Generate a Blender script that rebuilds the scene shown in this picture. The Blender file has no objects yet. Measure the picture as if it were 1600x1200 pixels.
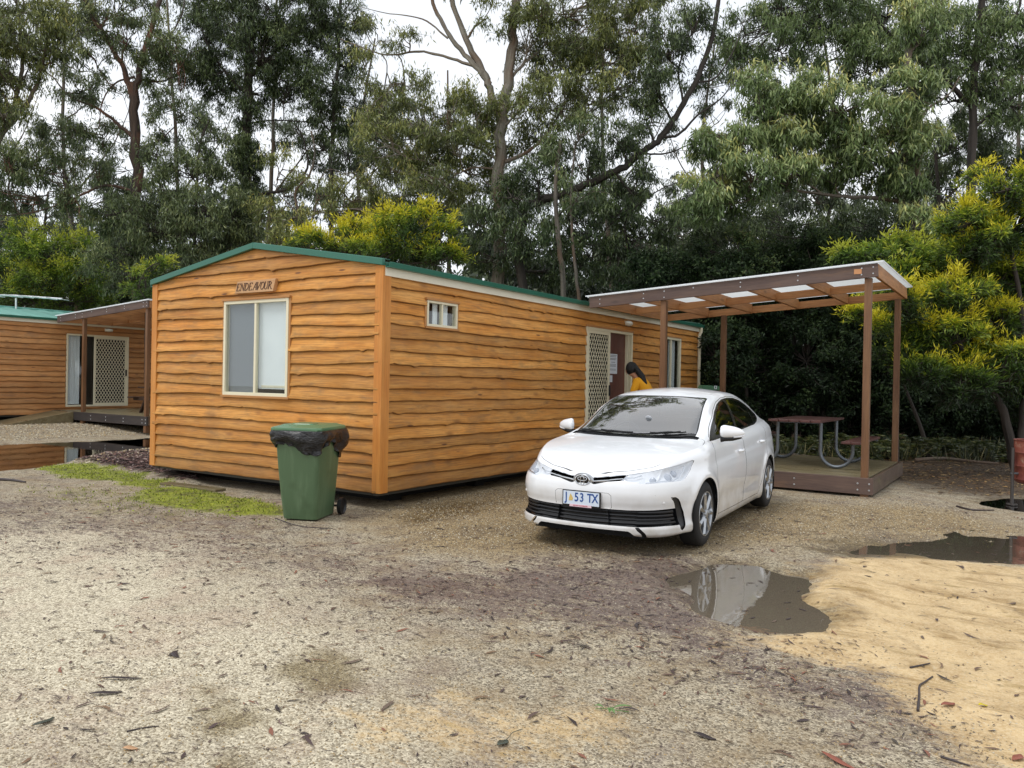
import bpy, math, random
import numpy as np
from math import sin, cos, pi, radians
from mathutils import Matrix, Vector, Euler
SC = bpy.context.scene
COL = SC.collection
# ---------------------------------------------------------------- camera
CAM = np.array([6.608, -7.154, 1.6]); YAW, PITCH, ROLL = radians(33.247), radians(-0.203), radians(1.091); FPX = 1228.3
Fw = np.array([-sin(YAW)*cos(PITCH), cos(YAW)*cos(PITCH), sin(PITCH)])
Rt = np.array([cos(YAW), sin(YAW), 0.0]); Up = np.cross(Rt, Fw)
Rc = Rt*cos(ROLL) + Up*sin(ROLL); Uc = -Rt*sin(ROLL) + Up*cos(ROLL)
cd = bpy.data.cameras.new('camera'); cam = bpy.data.objects.new('camera', cd); COL.objects.link(cam)
m = Matrix.Identity(4)
for i in range(3):
    m[i][0] = Rc[i]; m[i][1] = Uc[i]; m[i][2] = -Fw[i]; m[i][3] = CAM[i]
cam.matrix_world = m
cd.sensor_width = 36; cd.lens = 36*FPX/1600; cd.clip_start = .05; cd.clip_end = 600
SC.camera = cam
# ---------------------------------------------------------------- world: overcast sky
SUN_EL, SUN_AZ = radians(58), radians(205)      # azimuth clockwise from +Y
W = bpy.data.worlds.new('World'); SC.world = W; W.use_nodes = True
wn = W.node_tree; wn.nodes.clear()
sky = wn.nodes.new('ShaderNodeTexSky'); sky.sky_type = 'NISHITA'; sky.sun_disc = False
sky.sun_elevation = SUN_EL; sky.sun_rotation = SUN_AZ
b1 = wn.nodes.new('ShaderNodeBackground'); b1.inputs[1].default_value = .07
wn.links.new(sky.outputs[0], b1.inputs[0])
tc = wn.nodes.new('ShaderNodeTexCoord'); mp = wn.nodes.new('ShaderNodeMapping'); mp.inputs[3].default_value = (1, 1, 2.2)
ns = wn.nodes.new('ShaderNodeTexNoise'); ns.inputs['Scale'].default_value = 2.2; ns.inputs['Detail'].default_value = 5
cr = wn.nodes.new('ShaderNodeValToRGB'); cr.color_ramp.elements[0].position = .32; cr.color_ramp.elements[1].position = .68
cr.color_ramp.elements[0].color = (.82, .86, .92, 1); cr.color_ramp.elements[1].color = (1.0, 1.0, 1.0, 1)
wn.links.new(tc.outputs['Generated'], mp.inputs[0]); wn.links.new(mp.outputs[0], ns.inputs[0]); wn.links.new(ns.outputs[0], cr.inputs[0])
b2 = wn.nodes.new('ShaderNodeBackground'); b2.inputs[1].default_value = 1.06
wn.links.new(cr.outputs[0], b2.inputs[0])
mx = wn.nodes.new('ShaderNodeMixShader'); mx.inputs[0].default_value = .8
wo = wn.nodes.new('ShaderNodeOutputWorld')
wn.links.new(b1.outputs[0], mx.inputs[1]); wn.links.new(b2.outputs[0], mx.inputs[2]); wn.links.new(mx.outputs[0], wo.inputs[0])
# ---------------------------------------------------------------- sun behind thick cloud
sl = bpy.data.lights.new('sun', 'SUN'); sl.energy = 1.2; sl.angle = radians(25); sl.color = (1, .97, .93)
so = bpy.data.objects.new('sun', sl); COL.objects.link(so)
sd = Vector((sin(SUN_AZ)*cos(SUN_EL), cos(SUN_AZ)*cos(SUN_EL), sin(SUN_EL)))
so.rotation_euler = sd.to_track_quat('Z', 'Y').to_euler(); so.location = (0, 0, 40)
SC.view_settings.view_transform = 'Standard'; SC.view_settings.look = 'None'
SC.view_settings.exposure = .42; SC.view_settings.gamma = 1
SC.cycles.max_bounces = 6; SC.cycles.diffuse_bounces = 3; SC.cycles.glossy_bounces = 3
SC.cycles.transmission_bounces = 5; SC.cycles.transparent_max_bounces = 12
# ---------------------------------------------------------------- helpers
RNG = np.random.default_rng(7)
def at(px, py, Z):                       # a photo direction at depth Z -> world point
    X = px-800; V = 600-py
    return CAM + (Fw*FPX + Rc*X + Uc*V)*(Z/FPX)
def gp(px, py, z=0.):                    # the ground point under a photo direction
    v = Fw*FPX + Rc*(px-800) + Uc*(600-py)
    return CAM + v*((z-CAM[2])/v[2])
def lin(c): return tuple(((x/255)/12.92 if x/255 <= .04045 else ((x/255+.055)/1.055)**2.4) for x in c)
def link(o, parent=None):
    COL.objects.link(o)
    if parent is not None: o.parent = parent
    return o
def tag(o, label=None, cat=None, group=None, kind=None):
    if label: o['label'] = label
    if cat: o['category'] = cat
    if group: o['group'] = group
    if kind: o['kind'] = kind
    return o
def empty(name, loc=(0, 0, 0), rz=0., label=None, cat=None, group=None):
    o = bpy.data.objects.new(name, None); o.empty_display_size = .2; link(o)
    o.location = loc; o.rotation_euler = (0, 0, rz)
    return tag(o, label, cat, group)
def mesh_obj(name, V, F, mats, parent=None, smooth=False, normals=None, attrs=None, fmat=None):
    me = bpy.data.meshes.new(name); V = np.asarray(V, dtype=np.float32)
    if isinstance(F, np.ndarray):
        k = F.shape[1]; n = len(F)
        me.vertices.add(len(V)); me.vertices.foreach_set('co', V.ravel())
        me.loops.add(n*k); me.loops.foreach_set('vertex_index', F.astype(np.int32).ravel())
        me.polygons.add(n); me.polygons.foreach_set('loop_start', np.arange(0, n*k, k, dtype=np.int32))
        me.polygons.foreach_set('loop_total', np.full(n, k, dtype=np.int32))
        me.update(calc_edges=True)
    else:
        me.from_pydata([tuple(map(float, v)) for v in V], [], [tuple(int(i) for i in f) for f in F]); me.update()
    if not isinstance(mats, (list, tuple)): mats = [mats]
    for mt in mats: me.materials.append(mt)
    if fmat is not None: me.polygons.foreach_set('material_index', np.asarray(fmat, dtype=np.int32))
    for k, v in (attrs or {}).items():
        v = np.asarray(v, dtype=np.float32)
        if v.ndim == 1: a = me.attributes.new(k, 'FLOAT', 'POINT'); a.data.foreach_set('value', v)
        elif v.shape[1] == 3: a = me.attributes.new(k, 'FLOAT_VECTOR', 'POINT'); a.data.foreach_set('vector', v.ravel())
        else: a = me.attributes.new(k, 'FLOAT_COLOR', 'POINT'); a.data.foreach_set('color', v.ravel())
    if smooth or normals is not None: me.polygons.foreach_set('use_smooth', np.ones(len(me.polygons), dtype=bool))
    if normals is not None: me.normals_split_custom_set_from_vertices([tuple(map(float, n)) for n in normals])
    o = bpy.data.objects.new(name, me)
    return link(o, parent)
class MB:
    """collects boxes, tubes, prisms; build() links them as ONE mesh object with a grain attribute"""
    def __init__(s): s.v = []; s.f = []; s.g = []; s.n = 0
    def add(s, V, F, g=None):
        V = np.asarray(V, float).reshape(-1, 3)
        s.v.append(V); s.f += [tuple(i+s.n for i in f) for f in F]; s.n += len(V)
        s.g.append(V + RNG.random(3)*20 if g is None else g)
        return s
    def box(s, c, sz, R=None):
        c = np.array(c, float); h = np.array(sz, float)/2
        L = np.array([[x, y, z] for x in (-1, 1) for y in (-1, 1) for z in (-1, 1)])*h
        ax = np.argsort(-h); g = L[:, ax] + RNG.random(3)*30
        V = L if R is None else L @ np.array(R).T
        return s.add(V+c, [(0, 1, 3, 2), (4, 6, 7, 5), (0, 4, 5, 1), (2, 3, 7, 6), (0, 2, 6, 4), (1, 5, 7, 3)], g)
    def bar(s, a, b, w, h, upv=(0, 0, 1)):     # a rectangular member from a to b, w sideways, h along up
        a = np.array(a, float); b = np.array(b, float); d = b-a; L = np.linalg.norm(d); d /= L
        sd_ = np.cross(d, upv); sd_ /= np.linalg.norm(sd_); u = np.cross(sd_, d)
        return s.box((a+b)/2, (L, w, h), np.stack([d, sd_, u], 1))
    def tube(s, P, r, n=10, closed=False, cap=True):
        P = np.array(P, float); m_ = len(P); r = np.broadcast_to(np.asarray(r, float), (m_,))
        T = np.gradient(P, axis=0) if not closed else np.roll(P, -1, 0)-np.roll(P, 1, 0)
        T /= np.linalg.norm(T, axis=1)[:, None]+1e-9
        u = np.cross(T[0], (0, 0, 1.)); u = u if np.linalg.norm(u) > 1e-3 else np.array([1., 0, 0]); u /= np.linalg.norm(u)
        V = []; G = []; L = 0
        for i in range(m_):
            u = u - T[i]*np.dot(u, T[i]); u /= np.linalg.norm(u)+1e-9; w = np.cross(T[i], u)
            if i: L += np.linalg.norm(P[i]-P[i-1])
            for k in range(n):
                a = 2*pi*k/n; V.append(P[i]+r[i]*(cos(a)*u+sin(a)*w)); G.append((L, r[i]*cos(a), r[i]*sin(a)))
        F = []
        for i in range(m_ if closed else m_-1):
            j = (i+1) % m_
            for k in range(n): F.append((i*n+k, i*n+(k+1) % n, j*n+(k+1) % n, j*n+k))
        if cap and not closed: F.append(tuple(range(n))[::-1]); F.append(tuple((m_-1)*n+k for k in range(n)))
        return s.add(V, F, np.array(G)+RNG.random(3)*20)
    def cyl(s, a, b, r, n=16, r2=None): return s.tube([a, b], [r, r if r2 is None else r2], n)
    def prism(s, poly, ax, d0, d1):        # polygon in the two other axes, extruded along ax
        poly = [tuple(p) for p in poly]; k = len(poly); V = []
        for d in (d0, d1):
            for p in poly:
                q = list(p); q.insert(ax, d); V.append(q)
        F = [tuple(range(k))[::-1], tuple(range(k, 2*k))] + [(i, (i+1) % k, k+(i+1) % k, k+i) for i in range(k)]
        return s.add(V, F)
    def each(s, name, mat, parent=None, **kw):      # every added piece as an object of its own
        out = []; off = 0; fi = 0
        for v, g in zip(s.v, s.g):
            q = MB(); fs = []
            while fi < len(s.f) and min(s.f[fi]) < off+len(v): fs.append(tuple(i-off for i in s.f[fi])); fi += 1
            q.add(v, fs, g); out.append(q.build(name, mat, parent, **kw)); off += len(v)
        return out
    def build(s, name, mat, parent=None, smooth=False, bevel=0., weld=False):
        V = np.concatenate(s.v); G = np.concatenate(s.g)
        o = mesh_obj(name, V, s.f, mat, parent, smooth, attrs={'gr': G})
        if bevel:
            b = o.modifiers.new('b', 'BEVEL'); b.width = bevel; b.segments = 2; b.limit_method = 'ANGLE'
        if smooth:
            import bmesh
            bm = bmesh.new(); bm.from_mesh(o.data)
            for e in bm.edges:
                if len(e.link_faces) == 2 and e.calc_face_angle(0) > .7: e.smooth = False
            bm.to_mesh(o.data); bm.free()
        return o
def box(name, c, sz, mat, parent=None, bevel=.003): return MB().box(c, sz).build(name, mat, parent, bevel=bevel)
def copy_tree(o, parent=None):
    c = o.copy(); link(c); c.parent = parent
    for ch in list(o.children): copy_tree(ch, c)
    return c
# --- clipping of triangle soups: V rows = [x y z nx ny nz u v ...]
def clip(V, T, f):
    """split T by the sign of f at the vertices -> V (extended), inside (f<0), outside"""
    s_ = f < 0; c = s_[T].sum(1)
    ins = [T[c == 3]]; out = [T[c == 0]]; newV = []; base = len(V)
    for k in (1, 2):
        t = T[c == k]
        if not len(t): continue
        lone = s_[t] if k == 1 else ~s_[t]
        i = lone.argmax(1); r = np.arange(len(t))
        a, b, d = t[r, i], t[r, (i+1) % 3], t[r, (i+2) % 3]
        def cut(p, q):
            w = (f[p]/(f[p]-f[q]))[:, None]
            return V[p]*(1-w)+V[q]*w
        n = len(t); ab = base+np.arange(n); ad = base+n+np.arange(n)
        newV += [cut(a, b), cut(a, d)]; base += 2*n
        tri = np.stack([a, ab, ad], 1); q1 = np.stack([ab, b, d], 1); q2 = np.stack([ab, d, ad], 1)
        if k == 1: ins.append(tri); out += [q1, q2]
        else: out.append(tri); ins += [q1, q2]
    return (np.vstack([V]+newV) if newV else V), np.vstack(ins), np.vstack(out)
def compact(V, T):
    u, inv = np.unique(T, return_inverse=True)
    return V[u], inv.reshape(T.shape)
def sdpoly(P, poly):
    """signed distance of points P (n,2) to a polygon, negative inside"""
    poly = np.asarray(poly, float); n = len(poly); d = np.full(len(P), 1e9); s_ = np.ones(len(P))
    for i in range(n):
        a = poly[i]; b = poly[i-1]; e = b-a; w = P-a
        t = np.clip((w@e)/(e@e+1e-12), 0, 1); q = w-t[:, None]*e
        d = np.minimum(d, (q**2).sum(1))
        c1 = P[:, 1] >= a[1]; c2 = P[:, 1] < b[1]; c3 = e[0]*w[:, 1] > e[1]*w[:, 0]
        fl = (c1 & c2 & c3) | (~c1 & ~c2 & ~c3); s_[fl] *= -1
    return s_*np.sqrt(d)
def hermite(xs, ys):
    """monotone cubic interpolation"""
    xs = np.asarray(xs, float); ys = np.asarray(ys, float); h = np.diff(xs); dl = np.diff(ys)/h; m_ = np.zeros(len(xs))
    m_[1:-1] = np.where(dl[1:]*dl[:-1] > 0, 2*dl[1:]*dl[:-1]/(dl[1:]+dl[:-1]+1e-12), 0); m_[0] = dl[0]; m_[-1] = dl[-1]
    def f(x):
        x = np.clip(np.asarray(x, float), xs[0], xs[-1]); i = np.clip(np.searchsorted(xs, x)-1, 0, len(h)-1)
        t = (x-xs[i])/h[i]
        return (2*t**3-3*t**2+1)*ys[i]+(t**3-2*t**2+t)*h[i]*m_[i]+(-2*t**3+3*t**2)*ys[i+1]+(t**3-t**2)*h[i]*m_[i+1]
    return f
def sst(a, b, x): t = np.clip((x-a)/(b-a), 0, 1); return t*t*(3-2*t)
# --- value noise in numpy
_h = np.random.default_rng(3).random((256, 256))
def vn(x, y):
    xi = np.floor(x).astype(int); yi = np.floor(y).astype(int); fx = x-xi; fy = y-yi
    fx = fx*fx*(3-2*fx); fy = fy*fy*(3-2*fy)
    g = lambda a, b: _h[a & 255, b & 255]
    return (g(xi, yi)*(1-fx)+g(xi+1, yi)*fx)*(1-fy)+(g(xi, yi+1)*(1-fx)+g(xi+1, yi+1)*fx)*fy
def fbm(x, y, o=4):
    r = 0; a = .5; t = 0
    for i in range(o): r = r+a*vn(x*2**i+17*i, y*2**i+31*i); t += a; a *= .55
    return r/t
# --- materials
def nd(nt, typ, ins=None, **props):
    n = nt.nodes.new(typ)
    for k, v in props.items(): setattr(n, k, v)
    for k, v in (ins or {}).items():
        if isinstance(v, bpy.types.NodeSocket): nt.links.new(v, n.inputs[k])
        elif isinstance(v, bpy.types.Node): nt.links.new(v.outputs[0], n.inputs[k])
        else:
            s_ = n.inputs[k]
            if hasattr(s_.default_value, '__len__') and len(s_.default_value) == 4 and len(v) == 3: v = tuple(v)+(1,)
            s_.default_value = v
    return n
def mat(name):
    m_ = bpy.data.materials.new(name); m_.use_nodes = True; nt = m_.node_tree; nt.nodes.clear()
    out = nt.nodes.new('ShaderNodeOutputMaterial')
    p = nt.nodes.new('ShaderNodeBsdfPrincipled'); nt.links.new(p.outputs[0], out.inputs[0])
    return m_, nt, p, out
def put(nt, p, **kw):
    for k, v in kw.items():
        k = {'base': 'Base Color', 'rough': 'Roughness', 'metal': 'Metallic', 'norm': 'Normal', 'trans': 'Transmission Weight', 'ior': 'IOR', 'alpha': 'Alpha',
             'coat': 'Coat Weight', 'spec': 'Specular IOR Level', 'coatr': 'Coat Roughness'}[k]
        if isinstance(v, (bpy.types.NodeSocket,)): nt.links.new(v, p.inputs[k])
        elif isinstance(v, bpy.types.Node): nt.links.new(v.outputs[0], p.inputs[k])
        else: p.inputs[k].default_value = tuple(v)+(1,) if k == 'Base Color' else v
def plain(name, col, rough=.5, metal=0., var=.12, scale=9., bump=0., coat=0., **kw):
    """one colour with faint dirt variation"""
    m_, nt, p, out = mat(name); c = lin(col)
    co = nd(nt, 'ShaderNodeTexCoord').outputs['Object']
    n = nd(nt, 'ShaderNodeTexNoise', {'Vector': co, 'Scale': scale, 'Detail': 5.})
    mxx = nd(nt, 'ShaderNodeMix', {0: n.outputs[0], 6: tuple(x*(1-var) for x in c)+(1,), 7: tuple(min(1, x*(1+var)) for x in c)+(1,)}, data_type='RGBA')
    rg = nd(nt, 'ShaderNodeMapRange', {0: n.outputs[0], 3: max(0, rough-.08), 4: min(1, rough+.08)})
    put(nt, p, base=mxx.outputs[2], rough=rg.outputs[0], metal=metal, coat=coat, **kw)
    if bump:
        bn = nd(nt, 'ShaderNodeTexNoise', {'Vector': co, 'Scale': scale*8, 'Detail': 3.})
        put(nt, p, norm=nd(nt, 'ShaderNodeBump', {'Height': bn.outputs[0], 'Strength': bump, 'Distance': .01}))
    return m_
def wood(name, c1, c2, cd_, rough=.6, grain=1., stain=None, knots=True):
    m_, nt, p, out = mat(name)
    g = nd(nt, 'ShaderNodeAttribute', attribute_name='gr').outputs['Vector']
    def nz(sc, s_=1., d=4.):
        mpp = nd(nt, 'ShaderNodeMapping', {0: g, 3: sc})
        return nd(nt, 'ShaderNodeTexNoise', {'Vector': mpp.outputs[0], 'Scale': s_, 'Detail': d, 'Roughness': .6, 'Distortion': .25}).outputs[0]
    def mixc(f, a, b, bt='MIX'): return nd(nt, 'ShaderNodeMix', {0: f, 6: a, 7: b}, data_type='RGBA', blend_type=bt).outputs[2]
    def mr(v, a, b, c=0., d=1.): return nd(nt, 'ShaderNodeMapRange', {0: v, 1: a, 2: b, 3: c, 4: d}).outputs[0]
    base = mixc(mr(nz((.9, 7, 7)), .35, .65), lin(c1)+(1,), lin(c2)+(1,))
    fine = nz((3, 75, 75), 1., 3.)
    base = mixc(mr(fine, .42, .75, 0, .45*grain), base, lin(cd_)+(1,))
    blot = nz((1.3, 2.6, 2.6), 1., 3.)
    base = mixc(mr(blot, .5, .75, 0, .35), base, tuple(x*.72 for x in lin(c1))+(1,))
    if knots:
        mpp = nd(nt, 'ShaderNodeMapping', {0: g, 3: (1.4, 4.2, 4.2)})
        vo = nd(nt, 'ShaderNodeTexVoronoi', {'Vector': mpp.outputs[0], 'Scale': 1.})
        base = mixc(mr(vo.outputs['Distance'], .05, .16, .55, 0.), base, lin(cd_)+(1,))
    if stain:
        st = nz((2.2, 9, 9), 1., 6.)
        base = mixc(mr(st, .55, .72, 0, .6), base, lin(stain)+(1,))
    put(nt, p, base=base, rough=mr(blot, .3, .7, rough-.1, rough+.12))
    put(nt, p, norm=nd(nt, 'ShaderNodeBump', {'Height': fine, 'Strength': .35*grain, 'Distance': .004}))
    return m_
def glass(name, tint=(.8, .85, .85), refl=1., ior=1.5, trans_col=None):
    """a thin pane: mirror by fresnel over a tinted see-through"""
    m_ = bpy.data.materials.new(name); m_.use_nodes = True; nt = m_.node_tree; nt.nodes.clear()
    out = nt.nodes.new('ShaderNodeOutputMaterial')
    ge = nd(nt, 'ShaderNodeNewGeometry'); io = nd(nt, 'ShaderNodeMapRange', {0: ge.outputs['Backfacing'], 3: ior, 4: 1/ior})
    fr = nd(nt, 'ShaderNodeFresnel', {'IOR': io.outputs[0]})
    fm = nd(nt, 'ShaderNodeMath', {0: fr.outputs[0], 1: refl}, operation='MULTIPLY', use_clamp=True)
    gl = nd(nt, 'ShaderNodeBsdfGlossy', {'Roughness': .01}); tr = nd(nt, 'ShaderNodeBsdfTransparent', {'Color': tuple(tint)+(1,)})
    mxx = nd(nt, 'ShaderNodeMixShader', {0: fm, 1: tr, 2: gl}); nt.links.new(mxx.outputs[0], out.inputs[0])
    return m_
# ---------------------------------------------------------------- ground
def region(X, Y, poly, soft, wob=.25, f=1.1, seed=0):
    """soft mask of a world polygon with a ragged edge"""
    d = sdpoly(np.column_stack([X.ravel(), Y.ravel()]), poly).reshape(X.shape)
    d = d + wob*(fbm(X*f+seed*9.1, Y*f+seed*3.7, 5)-.5)*2
    return 1-sst(-soft, soft, d)
def G3(pts): return [tuple(gp(*p)[:2]) for p in pts]
SAND = G3([(1150, 1005), (1215, 985), (1290, 965), (1262, 930), (1265, 895), (1330, 876), (1420, 868), (1540, 880), (1700, 895)]) + [(9.5, .5), (9.5, -3.6)] + G3([(1640, 1230), (1560, 1190), (1480, 1120), (1370, 1060), (1240, 1030)])
POOL1 = G3([(1045, 898), (1085, 890), (1120, 876), (1190, 880), (1215, 893), (1262, 900), (1275, 930), (1290, 962), (1262, 980), (1190, 984), (1135, 968), (1100, 952), (1072, 930), (1050, 915)])
POOL2 = G3([(1270, 858), (1340, 846), (1420, 842), (1500, 846), (1620, 838), (1720, 850), (1700, 885), (1560, 874), (1430, 872), (1330, 876)])
POOL3 = G3([(-60, 694), (60, 693), (235, 684), (262, 690), (262, 703), (200, 708), (130, 716), (60, 730), (-80, 740)])
POOL4 = [(6.0, 6.0), (6.3, 5.5), (7.6, 5.3), (8.5, 6.2), (7.4, 6.9), (6.4, 6.7)]
POOL5 = G3([(625, 808), (660, 792), (720, 782), (770, 780), (790, 784), (760, 794), (700, 808), (650, 816)])
MUD = G3([(560, 905), (800, 880), (930, 868), (1060, 868), (1110, 895), (1130, 950), (1170, 1000), (1280, 1040), (1420, 1100), (1560, 1190), (1500, 1215), (1350, 1120), (1150, 1060), (980, 1005), (820, 960), (620, 950)])
MUD2 = G3([(-100, 780), (120, 772), (330, 800), (520, 850), (760, 880), (900, 900), (860, 950), (600, 930), (300, 880), (-100, 850)])
MOSS1 = G3([(55, 732), (90, 724), (130, 724), (190, 734), (235, 745), (262, 754), (230, 762), (150, 752), (80, 742)])
MOSS2 = G3([(228, 765), (280, 758), (360, 775), (440, 790), (445, 806), (330, 800), (240, 790), (200, 778)])
MOSS3 = G3([(30, 760), (200, 760), (440, 792), (430, 815), (250, 812), (60, 785)])
MULCH = G3([(120, 722), (160, 712), (240, 702), (262, 706), (300, 735), (322, 748), (296, 756), (250, 745), (205, 735), (160, 728)])
GRAVY = G3([(600, 830), (600, 770), (820, 745), (1230, 790), (1500, 800), (1640, 835), (1300, 850), (1100, 868), (800, 872), (640, 860)])
FLOOR = [(2.5, 8.6), (5.1, 7.4), (5.6, 6.6), (7.2, 6.9), (12, 8), (40, 12), (40, 40), (-40, 60), (-40, 16), (-6, 14), (-5.0, 11.4), (.6, 11.6)]
CREAM1 = G3([(-200, 1000), (-100, 820), (150, 830), (420, 900), (600, 1000), (620, 1240), (-300, 1260)])
SPOTS = [(G3([(330, 1080), (400, 1110), (400, 1170), (360, 1240), (300, 1240), (320, 1150)]), 'w'), (G3([(480, 1020), (545, 1010), (550, 1070), (500, 1090), (420, 1050)]), 'w'), (G3([(540, 1110), (690, 1075), (900, 1110), (980, 1120), (940, 1180), (700, 1180), (560, 1150)]), 's')]
def gheight(X, Y):
    X = np.asarray(X, float); Y = np.asarray(Y, float)
    h = .012*(fbm(X*.35+5, Y*.35+9, 3)-.5)*2 + .010*(fbm(X*2.3, Y*2.3, 4)-.5)*2
    h = h + .04*sst(1.2, 2.6, X)*sst(-2.0, -.8, Y)*(1-sst(5.2, 6.0, X))*(1-sst(9, 11, Y)) + .012*sst(0, 3, Y)*sst(1.2, 2.6, X)*(1-sst(5.2, 6.0, X))
    h = h + .17*sst(-12.0, -15.5, X)+.03*sst(-14, -20, X)       # rises towards the further cabin
    h = h + .10*sst(9, 16, Y)*sst(0, 3, X) + .25*sst(14, 26, Y)
    h = h + .018*region(X, Y, SAND, .25, .1)*(.3+(fbm(X*1.7+3, Y*3.4, 5)-.35)*3.)
    for P, dpt in ((POOL1, -.045), (POOL2, -.0145), (POOL3, -.06), (POOL4, -.04)):
        k = region(X, Y, P, .24, .20, 1.9, len(P)); h = h*(1-k)+(dpt+.020*(fbm(X*3, Y*3, 3)-.5))*k
    h = h-.016*region(X, Y, POOL5, .2, .1)
    h = h + .085*region(X, Y, MULCH, .25, .1)*(.6+.8*fbm(X*4, Y*4, 3)) + .012*region(X, Y, MOSS1, .2, .15) + .012*region(X, Y, MOSS2, .15, .1)
    return h
def axis_pts(lo, a, b, hi, st):
    v = [a+i*st for i in range(int((b-a)/st)+1)]
    d = st; x = v[-1]
    while x < hi: d *= 1.13; x += d; v.append(x)
    d = st; x = a; w = []
    while x > lo: d *= 1.13; x -= d; w.append(x)
    return np.array(w[::-1]+v)
gx = axis_pts(-130, -8.5, 8.6, 130, .05); gy = axis_pts(-60, -6.6, 4.4, 160, .05)
GX, GY = np.meshgrid(gx, gy, indexing='ij'); GZ = gheight(GX, GY)
nx_, ny_ = GX.shape
i_ = (np.arange(nx_-1)[:, None]*ny_+np.arange(ny_-1)[None]).ravel()
gF = np.stack([i_, i_+ny_, i_+ny_+1, i_+1], 1)
R_ = lambda P, s=.3, w=.25, f=1.1, k=0: region(GX, GY, P, s, w, f, k).ravel()
sand = R_(SAND, .32, .30, 1.9); mud = np.maximum(R_(MUD, .6, .6, 1.1, 1)*.92, .58*R_(MUD2, .8, 1.2, 1.1, 2)); moss = np.maximum.reduce([R_(MOSS1, .18, .3, 2.2, 3), R_(MOSS2, .16, .22, 2.4, 4), .35*R_(MOSS3, .5, .6, 1.6, 5)])
mulch = R_(MULCH, .12, .15, 2, 6); grav = R_(GRAVY, .5, .3, 1, 7); floor_ = R_(FLOOR, .8, .6, .7, 8); cream = R_(CREAM1, .9, .8, .6, 9)
wet = np.maximum.reduce([R_(P, .35, .25, 1.6, 10+i) for i, P in enumerate((POOL1, POOL2, POOL3, POOL4, POOL5))]+[1.*R_(SPOTS[0][0], .2, .3, 2.6, 3), .9*R_(SPOTS[1][0], .2, .3, 2.6, 4)])
sand = np.maximum(sand, .50*R_(SPOTS[2][0], .35, .5, 2.6, 11)*(1-mud))
under = sst(.15, -.25, GX).ravel()*sst(-4.85, -4.45, GX).ravel()*sst(-.1, .3, GY).ravel()*(1-sst(10.9, 11.2, GY)).ravel()
m_, nt, p, out = mat('wet_gravel_ground')
A = nd(nt, 'ShaderNodeAttribute', attribute_name='ga'); B = nd(nt, 'ShaderNodeAttribute', attribute_name='gb')
sa = nd(nt, 'ShaderNodeSeparateColor', {0: A.outputs['Color']}); sb = nd(nt, 'ShaderNodeSeparateColor', {0: B.outputs['Color']})
a_sand, a_mud, a_moss, a_mulch = sa.outputs[0], sa.outputs[1], sa.outputs[2], A.outputs['Alpha']
a_grav, a_floor, a_wet, a_cream = sb.outputs[0], sb.outputs[1], sb.outputs[2], B.outputs['Alpha']
co = nd(nt, 'ShaderNodeTexCoord').outputs['Object']
def nz(sc, d=5., r=.6, stretch=None, dist=0.):
    v = co if stretch is None else nd(nt, 'ShaderNodeMapping', {0: co, 2: (0, 0, radians(25)), 3: stretch}).outputs[0]
    return nd(nt, 'ShaderNodeTexNoise', {'Vector': v, 'Scale': sc, 'Detail': d, 'Roughness': r, 'Distortion': dist}).outputs[0]
def mr(v, a, b, c=0., d=1.): return nd(nt, 'ShaderNodeMapRange', {0: v, 1: a, 2: b, 3: c, 4: d}).outputs[0]
def mix(f, a, b, bt='MIX'):
    a = lin(a)+(1,) if isinstance(a, tuple) else a; b = lin(b)+(1,) if isinstance(b, tuple) else b
    return nd(nt, 'ShaderNodeMix', {0: f, 6: a, 7: b}, data_type='RGBA', blend_type=bt).outputs[2]
def mul(a, b): return nd(nt, 'ShaderNodeMath', {0: a, 1: b}, operation='MULTIPLY').outputs[0]
def add(a, b): return nd(nt, 'ShaderNodeMath', {0: a, 1: b}, operation='ADD').outputs[0]
n_big = nz(.7, 4.); n_mid = nz(3.5, 6.); n_fin = nz(26., 5., .7); n_pat = nz(1.6, 6., .65, None, .6)
vo = nd(nt, 'ShaderNodeTexVoronoi', {'Vector': co, 'Scale': 95.}); vo2 = nd(nt, 'ShaderNodeTexVoronoi', {'Vector': co, 'Scale': 38.})
stone = mr(nd(nt, 'ShaderNodeSeparateColor', {0: vo.outputs['Color']}).outputs[0], 0, 1)
# pale crushed gravel
c_gr = mix(stone, (96, 86, 70), (206, 194, 168)); c_gr = mix(mul(mr(n_mid, .42, .66), .7), c_gr, (142, 122, 92)); c_gr = mix(mr(n_fin, .55, .75, 0, .8), c_gr, (72, 64, 62))
c_gr = mix(mul(mr(n_pat, .5, .7), .55), c_gr, (120, 106, 100))
c_cr = mix(stone, (146, 134, 110), (232, 222, 196)); c_cr = mix(mr(n_fin, .56, .74, 0, .7), c_cr, (98, 88, 82)); c_cr = mix(mul(mr(n_pat, .5, .7), .45), c_cr, (176, 150, 128))
col = mix(a_cream, c_gr, c_cr)
c_yl = mix(stone, (104, 88, 62), (184, 162, 122)); c_yl = mix(mr(n_fin, .5, .7, 0, .8), c_yl, (70, 56, 40)); c_yl = mix(mul(mr(n_pat, .5, .65), .5), c_yl, (96, 80, 60))
col = mix(a_grav, col, c_yl)
# purple brown mud and bark stain
streak = nz(2.2, 7., .72, (1, 3.2, 1), .4)
fib = nz(15., 6., .72, (1, 3.5, 1), 1.6)
mudf = mul(mr(add(add(mul(a_mud, .75), mul(add(fib, -.5), 1.9)), mul(add(streak, -.5), 1.5)), .38, .62), mr(a_mud, .02, .2))
c_md = mix(mr(n_fin, .35, .65), (66, 52, 50), (120, 100, 90)); c_md = mix(mul(stone, .35), c_md, (150, 138, 126)); col = mix(mul(mudf, .9), col, c_md)
col = mix(mul(mr(fib, .57, .62), mr(add(n_pat, mul(a_mud, .3)), .46, .6)), col, (92, 76, 76))
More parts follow.
